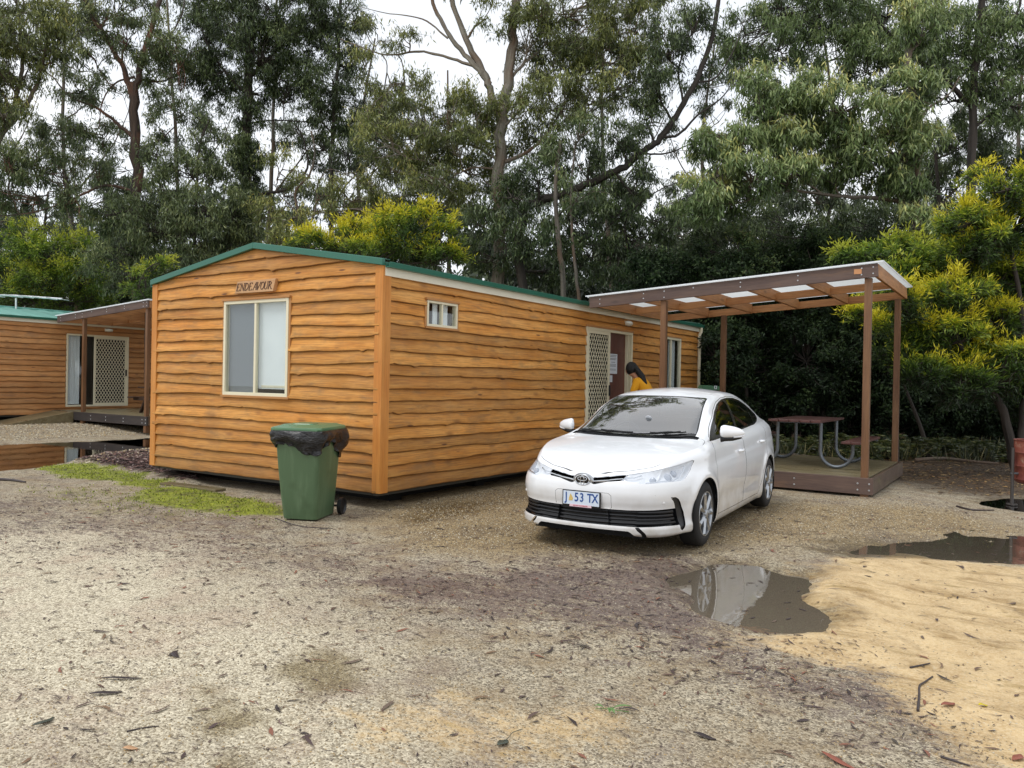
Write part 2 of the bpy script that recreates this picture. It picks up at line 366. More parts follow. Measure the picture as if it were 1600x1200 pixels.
# scattered debris stain everywhere
deb = nz(11., 6., .75, (1, 2.8, 1), 1.2); col = mix(mr(deb, .585, .62, 0, .85), col, (70, 57, 54)); col = mix(mr(nz(4.5, 6., .7), .60, .70, 0, .6), col, (88, 78, 66))
# sand
c_sd = mix(mr(n_mid, .35, .7), (204, 176, 130), (166, 136, 92)); c_sd = mix(mul(stone, .45), c_sd, (222, 204, 168)); c_sd = mix(mr(n_fin, .56, .7, 0, .55), c_sd, (132, 108, 76)); c_sd = mix(mr(streak, .56, .68, 0, .75), c_sd, (150, 126, 78))
c_sd = mix(mr(n_pat, .6, .72, 0, .6), c_sd, (120, 100, 74)); c_sd = mix(mr(deb, .64, .68, 0, .7), c_sd, (88, 68, 50))
sandf = mr(add(add(a_sand, mul(add(n_fin, -.5), 1.0)), mul(add(streak, -.5), 1.7)), .28, .72)
sv = nz(1.5, 5., .6, (1, 2.4, 1), 1.2); c_sd = mix(mr(sv, .55, .68, 0, .75), c_sd, (146, 118, 74)); c_sd = mix(mul(mr(fib, .59, .63), mr(sv, .42, .6)), c_sd, (84, 68, 52)); col = mix(sandf, col, c_sd)
# moss
c_ms = mix(mr(n_fin, .35, .62), (92, 96, 36), (158, 168, 50)); c_ms = mix(mr(n_mid, .45, .7), c_ms, (92, 92, 52))
mossf = mr(add(add(a_moss, mul(add(n_mid, -.5), 1.3)), mul(add(n_fin, -.5), .8)), .30, .85); col = mix(mossf, col, c_ms)
# forest floor and bark mulch bed
c_fl = mix(mr(n_fin, .35, .7), (50, 40, 32), (104, 86, 66)); c_fl = mix(mr(vo2.outputs['Distance'], 0, .3, .5, 0), c_fl, (124, 96, 62))
col = mix(a_floor, col, c_fl); col = mix(a_mulch, col, (52, 38, 34))
wetm = mr(add(add(a_wet, mul(add(n_mid, -.5), 1.0)), mul(add(n_fin, -.5), .8)), .15, .8, 1., .52); col = nd(nt, 'ShaderNodeMix', {0: 1., 6: col, 7: nd(nt, 'ShaderNodeCombineColor', {0: wetm, 1: mr(wetm, .5, 1, .46, 1.), 2: mr(wetm, .5, 1, .36, 1.)}).outputs[0]}, data_type='RGBA', blend_type='MULTIPLY').outputs[2]
rough = mr(add(mudf, a_wet), 0, 1, .78, .42)
hgt = add(mul(mr(vo.outputs['Distance'], 0, .6, 1, 0), mr(sandf, 0, 1, .6, .1)), add(mul(n_fin, .8), mul(n_mid, 1.2)))
put(nt, p, base=col, rough=rough, spec=.35, norm=nd(nt, 'ShaderNodeBump', {'Height': hgt, 'Strength': .75, 'Distance': .012}))
gnd = mesh_obj('ground', np.column_stack([GX.ravel(), GY.ravel(), GZ.ravel()]), gF, m_, smooth=True,
    attrs={'ga': np.column_stack([sand, mud, moss, mulch]), 'gb': np.column_stack([grav, floor_, wet, cream])})
tag(gnd, kind='structure')
# ---------------------------------------------------------------- puddles
m_ = bpy.data.materials.new('puddle_water'); m_.use_nodes = True; nt = m_.node_tree; nt.nodes.clear()
out = nt.nodes.new('ShaderNodeOutputMaterial'); co = nd(nt, 'ShaderNodeTexCoord').outputs['Object']
bmp = nd(nt, 'ShaderNodeBump', {'Height': nd(nt, 'ShaderNodeTexNoise', {'Vector': co, 'Scale': 7., 'Detail': 2.}).outputs[0], 'Strength': .025, 'Distance': .02})
fr = nd(nt, 'ShaderNodeFresnel', {'IOR': 1.33, 'Normal': bmp}); gl = nd(nt, 'ShaderNodeBsdfGlossy', {'Roughness': .015, 'Normal': bmp})
tr0 = nd(nt, 'ShaderNodeBsdfTransparent', {'Color': (.62, .56, .46, 1)}); df_ = nd(nt, 'ShaderNodeBsdfDiffuse', {'Color': lin((150, 138, 120))+(1,)}); tr = nd(nt, 'ShaderNodeMixShader', {0: .55, 1: tr0, 2: df_})
fm = nd(nt, 'ShaderNodeMath', {0: fr.outputs[0], 1: 2.2}, operation='MULTIPLY', use_clamp=True)
mxx = nd(nt, 'ShaderNodeMixShader', {0: fm, 1: tr, 2: gl}); nt.links.new(mxx.outputs[0], out.inputs[0]); M_WATER = m_
def puddle(P, z, name='puddle'):
    P = np.array(P); lo = P.min(0)-.6; hi = P.max(0)+.6
    n = 2; V = [(lo[0], lo[1], z), (hi[0], lo[1], z), (hi[0], hi[1], z), (lo[0], hi[1], z)]
    # the sheet follows the hollow: clip a fine grid to where the ground is lower than the water
    xs = np.linspace(lo[0], hi[0], 90); ys = np.linspace(lo[1], hi[1], 90); X, Y = np.meshgrid(xs, ys, indexing='ij')
    f = gheight(X, Y).ravel()-z-.004; f = np.maximum(f, sdpoly(np.column_stack([X.ravel(), Y.ravel()]), P)-.5)
    i = (np.arange(89)[:, None]*90+np.arange(89)[None]).ravel(); q = np.stack([i, i+90, i+91, i+1], 1)
    Vv = np.column_stack([X.ravel(), Y.ravel(), np.full(X.size, z)]); Tt = np.vstack([q[:, [0, 1, 2]], q[:, [0, 2, 3]]])
    Vv, ins, _ = clip(Vv, Tt, f); Vv, ins = compact(Vv, ins); Vv[:, 2] = z
    tag(mesh_obj(name, Vv, ins, M_WATER), kind='structure')
puddle(POOL1, -.012); puddle(POOL2, -.010); puddle(POOL3, -.016); puddle(POOL4, -.01)
# ---------------------------------------------------------------- cabins
CW, CL, ZB, ZE, ZA = 4.67, 11.0, .20, 2.985, 3.36     # width, length, cladding bottom, cladding top at the eave, at the apex
M_CLAD = wood('honey_cladding', (200, 132, 52), (217, 158, 82), (116, 70, 32), .62, 1.5, stain=(122, 98, 66))
M_CLAD2 = wood('older_cladding', (190, 128, 70), (206, 152, 96), (116, 74, 44), .6, 1.1, stain=(126, 98, 76))
M_POST = wood('corner_post_wood', (200, 128, 54), (212, 146, 70), (140, 84, 36), .55, .9)
M_CREAM = plain('cream_metal', (226, 218, 190), .4, var=.06)
M_FASCIA = plain('cream_fascia', (228, 222, 202), .5, var=.06, scale=3)
M_GREEN = plain('green_roof_steel', (42, 104, 86), .38, var=.1, scale=3)
M_GREENW = plain('weathered_green_roof', (110, 168, 155), .45, var=.1, scale=3)
M_TRIM = wood('window_trim_wood', (178, 124, 70), (192, 140, 86), (110, 70, 40), .6, .8, knots=False)
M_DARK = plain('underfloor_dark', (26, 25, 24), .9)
M_BEARER = plain('grey_bearer', (74, 72, 66), .8)
M_GLASS = glass('window_glass', (.94, .96, .96), 1.3)
M_BLIND = plain('white_blind', (238, 243, 246), .8, var=.12, scale=2.2)
M_MESH = plain('fly_screen', (122, 128, 134), .8, var=.05)
M_BLACK = plain('black_plastic', (22, 22, 24), .45)
M_DOORW = wood('brown_door_wood', (92, 48, 32), (104, 58, 40), (60, 30, 20), .45, .5, knots=False)
M_PAPER = plain('paper_notice', (215, 220, 228), .7, var=.03)
M_INK = plain('printed_ink', (60, 60, 70), .7)
M_LAMPG = plain('lamp_glass', (235, 235, 225), .25, var=.02)
M_INT = plain('room_interior', (120, 104, 84), .8)
def cmat(name, col, seed=0):
    m_, nt, p, out = mat(name)
    co = nd(nt, 'ShaderNodeTexCoord').outputs['Object']
    wv = nd(nt, 'ShaderNodeTexWave', {'Vector': co, 'Scale': 6., 'Distortion': 1.5, 'Detail': 1.}, bands_direction='Y')
    put(nt, p, base=lin(col), rough=.85, norm=nd(nt, 'ShaderNodeBump', {'Height': wv.outputs[1], 'Strength': .4, 'Distance': .02}))
    return m_
M_CURT = cmat('curtain_cloth', (238, 241, 243))
class Wall:
    """a wall plane: u runs along it, d stands out of it"""
    def __init__(s, kind): s.k = kind
    def p(s, u, z, d):
        u, z, d = np.broadcast_arrays(*[np.asarray(a, float) for a in (u, z, d)])
        if s.k == 'front': return np.stack([u-CW, -d, z], -1)
        if s.k == 'side': return np.stack([d, u, z], -1)
        if s.k == 'back': return np.stack([-u, CL+d, z], -1)
        return np.stack([-CW-d, CL-u, z], -1)
    def box(s, mb, u0, u1, z0, z1, d0, d1):
        a = s.p(u0, z0, d0); b = s.p(u1, z1, d1); return mb.box((a+b)/2, np.abs(b-a))
    def b(s, name, mt, par, u0, u1, z0, z1, d0, d1, bevel=.002): return s.box(MB(), u0, u1, z0, z1, d0, d1).build(name, mt, par, bevel=bevel)
def boards(wall, length, holes, mt, par, name, seed, top):
    r = np.random.default_rng(seed); Vs = []; Ts = []; n0 = 0; pitch = .158
    K = int((ZA-ZB)/pitch)+1
    us = np.arange(0, length+.03, .03); us[-1] = length
    for k in range(-1, K+1):
        o1, o2 = r.random(2)*100
        w = .060*(fbm(us*.6+o1, us*0+k*7.3+seed, 2)-.5)*2*.7 + .030*(fbm(us*2.3+o2, us*0+k*3.1+seed*2, 3)-.5)*2*.7
        for _ in range(int(length*.55)+1):       # knots and bark notches in the live edge
            c = r.uniform(0, length); sg = r.uniform(.02, .08); am = r.uniform(-.030, .026)
            w += am*np.exp(-((us-c)/sg)**2)*np.where(us > c, 1, .35 if r.random() < .5 else 1)
        zl = ZB+k*pitch+w*(.75 if k > 0 else .5) + (us/length-.5)*r.uniform(-.02, .02); zt = np.full_like(us, ZB+k*pitch+pitch*1.42)
        if k == -1: zl = zl + .13; zt = zl + .2
        if k == 0: zl = zl
        th = .046+.008*r.random()+.006*np.sin(us*2+o1)
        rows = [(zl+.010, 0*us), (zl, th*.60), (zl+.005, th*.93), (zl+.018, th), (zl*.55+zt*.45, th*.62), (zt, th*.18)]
        rc = r.random(); nn = len(us)
        for j, (z, d) in enumerate(rows):
            P = wall.p(us, z, d + (.0008*r.standard_normal(nn) if 1 < j < 5 else 0))
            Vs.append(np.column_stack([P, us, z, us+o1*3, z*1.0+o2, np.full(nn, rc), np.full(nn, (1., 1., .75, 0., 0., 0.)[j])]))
        for j in range(len(rows)-1):
            a = n0+j*nn+np.arange(nn-1); q = np.stack([a, a+1, a+nn+1, a+nn], 1)
            Ts += [q[:, [0, 1, 2]], q[:, [0, 2, 3]]]
        n0 += nn*len(rows)
        if k == -1:
            for _ in range(len(rows)): Vs.pop()
            for _ in range(2*(len(rows)-1)): Ts.pop()
            n0 -= nn*len(rows)
    V = np.vstack(Vs); T = np.vstack(Ts)
    V, T, _ = clip(V, T, V[:, 4]-top(V[:, 3]))           # drop what is above the roof line
    for (a, b, c, d) in holes:
        f = np.maximum.reduce([a-V[:, 3], V[:, 3]-b, c-V[:, 4], V[:, 4]-d])
        V, _, T = clip(V, T, f)
    V, T = compact(V, T)
    if wall.k in ('front', 'side', 'back', 'left'): T = T[:, ::-1]
    g = np.column_stack([V[:, 5], V[:, 6], V[:, 7]*20])
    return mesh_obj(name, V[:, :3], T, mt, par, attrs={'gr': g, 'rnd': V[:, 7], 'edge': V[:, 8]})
# every board gets a slightly different tone
for mt in (M_CLAD, M_CLAD2):
    nt = mt.node_tree; p = next(n for n in nt.nodes if n.type == 'BSDF_PRINCIPLED'); src = p.inputs['Base Color'].links[0].from_socket
    at_ = nd(nt, 'ShaderNodeAttribute', attribute_name='rnd')
    v = nd(nt, 'ShaderNodeMapRange', {0: at_.outputs['Fac'], 3: .76, 4: 1.16})
    h = nd(nt, 'ShaderNodeHueSaturation', {'Color': src, 'Value': v.outputs[0], 'Saturation': 1.}); 
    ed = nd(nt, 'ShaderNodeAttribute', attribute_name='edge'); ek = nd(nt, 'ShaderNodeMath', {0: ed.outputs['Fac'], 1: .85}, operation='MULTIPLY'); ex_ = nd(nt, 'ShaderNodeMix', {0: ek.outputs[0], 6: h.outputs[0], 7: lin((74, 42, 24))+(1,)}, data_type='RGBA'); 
    # grey weathering and a band of mud splash low on the walls
    oc = nd(nt, 'ShaderNodeTexCoord').outputs['Object']; sz_ = nd(nt, 'ShaderNodeSeparateXYZ', {0: oc}).outputs[2]; nw = nd(nt, 'ShaderNodeTexNoise', {'Vector': oc, 'Scale': 1.7, 'Detail': 6., 'Roughness': .65}).outputs[0]
    sp_ = nd(nt, 'ShaderNodeMapRange', {0: sz_, 1: .75, 2: .2, 3: 0., 4: .55}); sk = nd(nt, 'ShaderNodeMath', {0: sp_.outputs[0], 1: nw}, operation='MULTIPLY'); m3 = nd(nt, 'ShaderNodeMix', {0: sk.outputs[0], 6: ex_.outputs[2], 7: lin((112, 84, 54))+(1,)}, data_type='RGBA')
    gw = nd(nt, 'ShaderNodeMapRange', {0: nw, 1: .54, 2: .74, 3: 0., 4: .5}); m4 = nd(nt, 'ShaderNodeMix', {0: gw.outputs[0], 6: m3.outputs[2], 7: lin((146, 108, 68))+(1,)}, data_type='RGBA')
    vk = nd(nt, 'ShaderNodeTexVoronoi', {'Vector': nd(nt, 'ShaderNodeMapping', {0: nd(nt, 'ShaderNodeAttribute', attribute_name='gr').outputs['Vector'], 3: (1.1, 5.5, 1)}).outputs[0], 'Scale': 1.}); kk = nd(nt, 'ShaderNodeMapRange', {0: vk.outputs['Distance'], 1: .045, 2: .085, 3: .85, 4: 0.}); m5 = nd(nt, 'ShaderNodeMix', {0: kk.outputs[0], 6: m4.outputs[2], 7: lin((84, 48, 26))+(1,)}, data_type='RGBA')
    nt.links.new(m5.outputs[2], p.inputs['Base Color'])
def lattice(wall, name, mt, par, u0, u1, z0, z1, d, pitch=.082, w=.0085):
    mb = MB(); H = z1-z0; Wd = u1-u0; sl = 1.55
    def seg(c, sg):      # z = c + sg*sl*(u-u0)
        ua = max(u0, min(u1, u0+(z0-c)/(sg*sl))); ub = max(u0, min(u1, u0+(z1-c)/(sg*sl)))
        if abs(ua-ub) < .01: return
        a = wall.p(ua, c+sg*sl*(ua-u0), d); b = wall.p(ub, c+sg*sl*(ub-u0), d)
        mb.bar(a, b, .004, w*2, upv=tuple(np.cross(b-a, wall.p(0, 0, 1)-wall.p(0, 0, 0))))
    c = z0-sl*Wd
    while c < z1: seg(c, 1); c += pitch*sl*1.15
    c = z0
    while c < z1+sl*Wd: seg(c, -1); c += pitch*sl*1.15
    return mb.build(name, mt, par)
def win_frame(wall, par, u0, u1, z0, z1, name='window', trim=True, d=.012, fr=.045, mull=.5, blind=(1, 1)):
    mb = MB()
    for a in ((u0, u1, z1-fr, z1), (u0, u1, z0, z0+fr), (u0, u0+fr, z0+fr, z1-fr), (u1-fr, u1, z0+fr, z1-fr)): wall.box(mb, *a, d-.03, d+.045)
    um = u0+(u1-u0)*mull; wall.box(mb, um-fr*.45, um+fr*.45, z0+fr, z1-fr, d-.012, d+.038)
    w = mb.build(name, M_CREAM, par, bevel=.003)
    for a, b in ((u0+fr, um-fr*.45), (um+fr*.45, u1-fr)):
        wall.b('pane', M_GLASS, w, a, b, z0+fr, z1-fr, d+.012, d+.016, bevel=0)
    if trim:
        t = MB(); q = .035
        wall.box(t, u0-q, u1+q, z1, z1+.03, -.01, d+.06); wall.box(t, u0-q, u1+q, z0-.03, z0, -.01, d+.055)
        wall.box(t, u0-q, u0, z0, z1, -.01, d+.036); wall.box(t, u1, u1+q, z0, z1, -.01, d+.036)
        t.build('window_trim', M_TRIM, w, bevel=.003)
    return w
def cabin(loc, main=True):
    root = empty('timber_cabin', loc)
    cl = M_CLAD if main else M_CLAD2
    F_, S_, B_, L_ = Wall('front'), Wall('side'), Wall('back'), Wall('left')
    gable = lambda u: ZE+(ZA-ZE)*(1-np.abs(u-CW/2)/(CW/2)); flat = lambda u: 0*u+ZE
    WU = (1.70, 3.05, 1.33, 2.655)            # gable window u0 u1 z0 z1
    SW = (.80, 1.45, 2.30, 2.64)              # small high window
    DR = (5.25, 7.18, .42, 2.60)              # sliding door
    TW = (8.62, 9.78, .9, 2.63)               # far window
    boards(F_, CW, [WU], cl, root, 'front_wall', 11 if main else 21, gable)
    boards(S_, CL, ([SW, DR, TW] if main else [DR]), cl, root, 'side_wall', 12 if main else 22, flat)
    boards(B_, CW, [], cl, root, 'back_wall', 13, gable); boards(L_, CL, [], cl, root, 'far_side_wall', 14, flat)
    # inner lining behind the boards, with real openings to a room
    ln = MB()
    def lining(wall, length, holes):
        us = sorted({0, length}|{h[0] for h in holes}|{h[1] for h in holes})
        for a, b in zip(us[:-1], us[1:]):
            hs = [h for h in holes if h[0] <= a+1e-6 and h[1] >= b-1e-6]
            if hs:
                h = hs[0]; wall.box(ln, a, b, ZB, h[2], -.08, -.004); wall.box(ln, a, b, h[3], ZE, -.08, -.004)
            else: wall.box(ln, a, b, ZB, ZE, -.08, -.004)
    lining(F_, CW, [WU]); lining(S_, CL, ([SW, DR, TW] if main else [DR])); lining(B_, CW, []); lining(L_, CL, [])
    ln.prism([(-.02, ZE), (-CW+.02, ZE), (-CW/2, ZA-.005)], 1, .004, .06)
    ln.box((-CW/2, CL/2, ZB+.12), (CW-.2, CL-.2, .04)); ln.box((-CW/2, CL/2, ZE-.1), (CW-.2, CL-.2, .03))
    ln.build('wall_lining', M_INT, root)
    # posts, base
    for (x, y) in ((0.012, -.012), (-CW-.012, -.012), (.012, CL+.012), (-CW-.012, CL+.012)):
        s1 = 1 if x > 0 else -1; s2 = -1 if y < 0 else 1
        mb = MB(); mb.box((x-s1*.012+s1*.022-s1*.03, y+s2*.012, ZB+.5*(ZE-ZB)+.0), (.13, .055, ZE-ZB)); mb.box((x+s1*.021, y-s2*.055, ZB+.5*(ZE-ZB)), (.052, .105, ZE-ZB))
        mb.build('corner_post', M_POST, root, bevel=.004)
    mb = MB(); S_.box(mb, 0, CL, ZB-.04, ZB+.03, -.10, -.012); F_.box(mb, .12, CW-.12, ZB-.04, ZB+.03, -.10, -.012); L_.box(mb, 0, CL, ZB-.04, ZB+.03, -.10, -.012)
    mb.each('floor_bearer', M_BEARER, root, bevel=.004)
    mb = MB()
    for y in np.arange(.7, CL, 1.9):
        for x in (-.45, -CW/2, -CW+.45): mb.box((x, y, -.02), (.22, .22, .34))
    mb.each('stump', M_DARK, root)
    mb = MB(); mb.box((-CW/2, CL/2, .02), (CW-1.0, CL-1.2, .30)); mb.build('underfloor_shade', M_DARK, root)  # near-black box standing in for the shade of the open void below
    # roof: two steel slopes, barge cappings, fascia and gutter
    sl_ = (ZA-ZE)/(CW/2); ov = .06
    mb = MB()
    for sg in (1, -1):
        x0 = -CW/2; x1 = (0 if sg > 0 else -CW)+sg*ov; z1 = ZE+.02-ov*sl_; z0 = ZA+.02
        n = 22; ys = np.linspace(-.03, CL+.03, n*4+1)
        V = []; 
        for i, y in enumerate(ys):
            h = .018 if i % 4 in (1, 2) else 0.
            for (x, z) in ((x0, z0), (x1, z1)): V.append((x, y, z+h+.012))
        k = len(ys); Fq = [(2*i, 2*i+1, 2*i+3, 2*i+2) for i in range(k-1)]
        V2 = V+[(x, y, z-.02) for x, y, z in V]; m2 = len(V)
        Fq = [f if sg > 0 else f[::-1] for f in Fq]; Fq += [tuple(m2+i for i in f[::-1]) for f in Fq]
        mb.add(V2, Fq)
    mb.tube([(-CW/2, -.04, ZA+.05), (-CW/2, CL+.04, ZA+.05)], .035, 8)
    roof = mb.build('roof', M_GREEN if main else M_GREENW, root)
    mb = MB()
    for y in (-.058, CL+.058):
        for sg in (1, -1):
            xa, xb = -CW/2, (0 if sg > 0 else -CW)+sg*(ov+.005); za, zb_ = ZA+.035, ZE+.035-ov*sl_
            pl = [(xa, za+.045), (xb, zb_+.045), (xb, zb_-.035), (xa, za-.035)]
            mb.prism(pl, 1, y-.028, y+.028)
            mb.prism([(xa, za+.05), (xb, zb_+.05), (xb, zb_+.042), (xa, za+.042)], 1, min(y, y+(.12 if y < 0 else -.12)), max(y, y+(.12 if y < 0 else -.12)))
    mb.each('barge_capping', M_GREEN, roof, bevel=.004)
    mb = MB(); mb.box((.055, CL/2, ZE-.055), (.028, CL+.04, .15)); mb.build('fascia', M_FASCIA, root, bevel=.003)
    mb = MB(); mb.box((-CW-.055, CL/2, ZE-.055), (.028, CL+.04, .15)); mb.build('fascia', M_FASCIA, root, bevel=.003)
    for sg, x in ((1, .105), (-1, -CW-.105)):
        prof = [(x-sg*.036, ZE+.035), (x-sg*.036, ZE-.03), (x+sg*.03, ZE-.03), (x+sg*.042, ZE+.03), (x+sg*.034, ZE+.034), (x+sg*.024, ZE-.02), (x-sg*.028, ZE-.02), (x-sg*.028, ZE+.035)]
        MB().prism(prof, 1, -.03, CL+.03).build('gutter', M_GREEN, root)
    # downpipe at the far corner
    mb = MB(); mb.tube([(.105, CL-.08, ZE-.03), (.105, CL-.08, ZE-.12), (.075, CL-.1, ZE-.2), (.075, CL-.1, .1)], .04, 12)
    dp = mb.build('downpipe', M_CREAM, root, smooth=True)
    mb = MB(); [mb.box((.075, CL-.1, z), (.095, .11, .025)) for z in (2.5, 1.5, .6)]; mb.each('bracket', M_CREAM, dp)
    # gable window
    w = win_frame(F_, root, *WU[:2], *WU[2:])
    F_.b('fly_screen', M_MESH, w, WU[0]+.045, (WU[0]+WU[1])/2-.02, WU[2]+.045, WU[3]-.045, -.028, -.024, 0)
    F_.b('blind', M_BLIND, w, WU[0]+.02, WU[1]-.02, WU[2]+.10, WU[3]-.02, -.045, -.040, 0)
    F_.b('blind_rail', M_CREAM, w, (WU[0]+WU[1])/2+.05, WU[1]-.06, WU[2]+.12, WU[2]+.15, -.040, -.03)
    if main:
        w = win_frame(S_, root, *SW[:2], *SW[2:], fr=.032)
        cu = MB()
        for a, b in ((SW[0]+.20, SW[0]+.30), (SW[0]+.36, SW[0]+.52)): S_.box(cu, a, b, SW[2]+.03, SW[3]-.03, -.03, -.022)
        cu.each('curtain', M_CURT, w)
        w = win_frame(S_, root, *TW[:2], *TW[2:], fr=.05, mull=.52)
        S_.b('curtain', M_CURT, w, TW[0]+.62, TW[1]-.16, TW[2]+.05, TW[3]-.06, -.045, -.035, 0)
        S_.b('curtain', M_CURT, w, TW[0]+.05, TW[0]+.4, TW[2]+.05, TW[3]-.06, -.07, -.05, 0)
    # sliding door set
    u0, u1, z0, z1 = DR; fr = .05; um = 6.20
    mb = MB()
    for a in ((u0, u1, z1-fr, z1), (u0, u1, z0, z0+fr), (u0, u0+fr, z0+fr, z1-fr), (u1-fr, u1, z0+fr, z1-fr)): S_.box(mb, *a, -.07, .058)
    df = mb.build('door_frame', M_CREAM, root, bevel=.003)
    mb = MB(); S_.box(mb, u0-.03, u1+.03, z1, z1+.035, -.01, .07); mb.build('door_trim', M_TRIM, df, bevel=.003)
    la, lb = (u0+fr, um) if main else (um-.12, u1-fr)
    mb = MB(); g = .06
    for a in ((la, lb, z1-fr-g, z1-fr), (la, lb, z0+fr, z0+fr+g), (la, la+g, z0+fr+g, z1-fr-g), (lb-g, lb, z0+fr+g, z1-fr-g)): S_.box(mb, *a, .018, .048)
    sc = mb.build('screen_door', M_CREAM, root, bevel=.003)
    lattice(S_, 'lattice', M_CREAM, sc, la+g, lb-g, z0+fr+g, z1-fr-g, .033)
    hd = (lb-.045, lb-.012) if main else (lb-.05, lb-.015)
    S_.b('handle', M_BLACK, sc, *hd, 1.36, 1.56, .048, .075, .004)
    S_.b('fly_mesh', M_DARK, sc, la+g, lb-g, z0+fr+g, z1-fr-g, .019, .022, 0)
    if main:
        dr = S_.b('door', M_DOORW, root, um+.02, u1-fr-.12, z0+fr, z1-fr, -.065, -.03)
        no = S_.b('notice', M_PAPER, dr, um+.10, um+.46, 1.78, 2.16, -.03, -.027, 0)
        mb = MB()
        for k, (zz, a, b) in enumerate(((2.13, .13, .43), (2.105, .13, .4), (2.07, .14, .42), (2.05, .14, .38), (2.0, .2, .36))): S_.box(mb, um+a, um+b, zz-.004, zz+.004, -.027, -.025)
        for zz in (1.96, 1.94, 1.92, 1.87, 1.85): S_.box(mb, um+.15, um+.40, zz-.003, zz+.003, -.027, -.025)
        mb.build('printing', M_INK, no)
        S_.b('small_notice', M_PAPER, dr, um+.1, um+.26, 1.62, 1.75, -.03, -.027, 0)
        mb = MB(); S_.box(mb, u1-fr-.12, u1-fr-.095, z0+fr, z1-fr, -.05, .03); S_.box(mb, u1-fr-.05, u1-fr-.03, z0+fr, z1-fr, -.05, .03); mb.build('door_track', M_CREAM, df)
    else:
        ga = S_.b('glass_door', M_GLASS, root, u0+fr, um, z0+fr, z1-fr, -.02, -.015, 0)
        nfold = 60; us = np.linspace(u0+fr+.01, u0+.44, nfold); V = []
        for i, u in enumerate(us):
            for z in (z0+fr+.02, z1-fr): V.append(S_.p(u, z, -.040+.012*sin(i*.95)))
        mesh_obj('curtain', np.array(V), [(2*i, 2*i+2, 2*i+3, 2*i+1) for i in range(nfold-1)], M_CURT, root, smooth=True)
        fb = MB(); S_.box(fb, 5.85, 6.05, .45, 1.35, -.9, -.7); S_.box(fb, 5.7, 6.2, 1.28, 1.32, -1.2, -.7); fb.build('kitchen_bench', M_DOORW, root, bevel=.004)
    # bulkhead lamp over the door
    cu = 6.93 if main else 6.52
    mb = MB(); mb.tube([S_.p(cu-.12, 2.77, .03), S_.p(cu+.12, 2.77, .03)], .05, 14); lb_ = mb.build('wall_lamp', M_CREAM, root, smooth=True)
    mb = MB(); 
    V = []; Fq = []; n = 14; mm = 8
    for i in range(mm+1):
        t = i/mm*pi/2
        for k in range(n): V.append(S_.p(cu+.13*cos(2*pi*k/n)*cos(t), 2.77+.055*sin(2*pi*k/n)*cos(t), .06+.09*sin(t)))
    for i in range(mm):
        for k in range(n): Fq.append((i*n+k, i*n+(k+1) % n, (i+1)*n+(k+1) % n, (i+1)*n+k))
    mb.add(V, Fq); mb.build('lamp_glass', M_LAMPG, lb_, smooth=True)
    # dark tie notches on the corner posts
    mb = MB(); mb.box((.049, -.02, 2.62), (.006, .03, .075)); mb.box((-.035, -.0435, 2.62), (.02, .006, .075)); mb.box((-CW+.03, -.0435, 2.62), (.02, .006, .075)); mb.each('tie_strap', M_BLACK, root)
    return root
c1 = cabin((0, 0, 0))
tag(c1, 'honey coloured cabin of wavy-edged boards in the middle, with a name board above its window', 'cabin', 'timber cabins in a row')
c2 = cabin((-17.3, -.15, .17), False)
tag(c2, 'further cabin cut off at left, with a white curtain and screen door under a porch', 'cabin', 'timber cabins in a row')
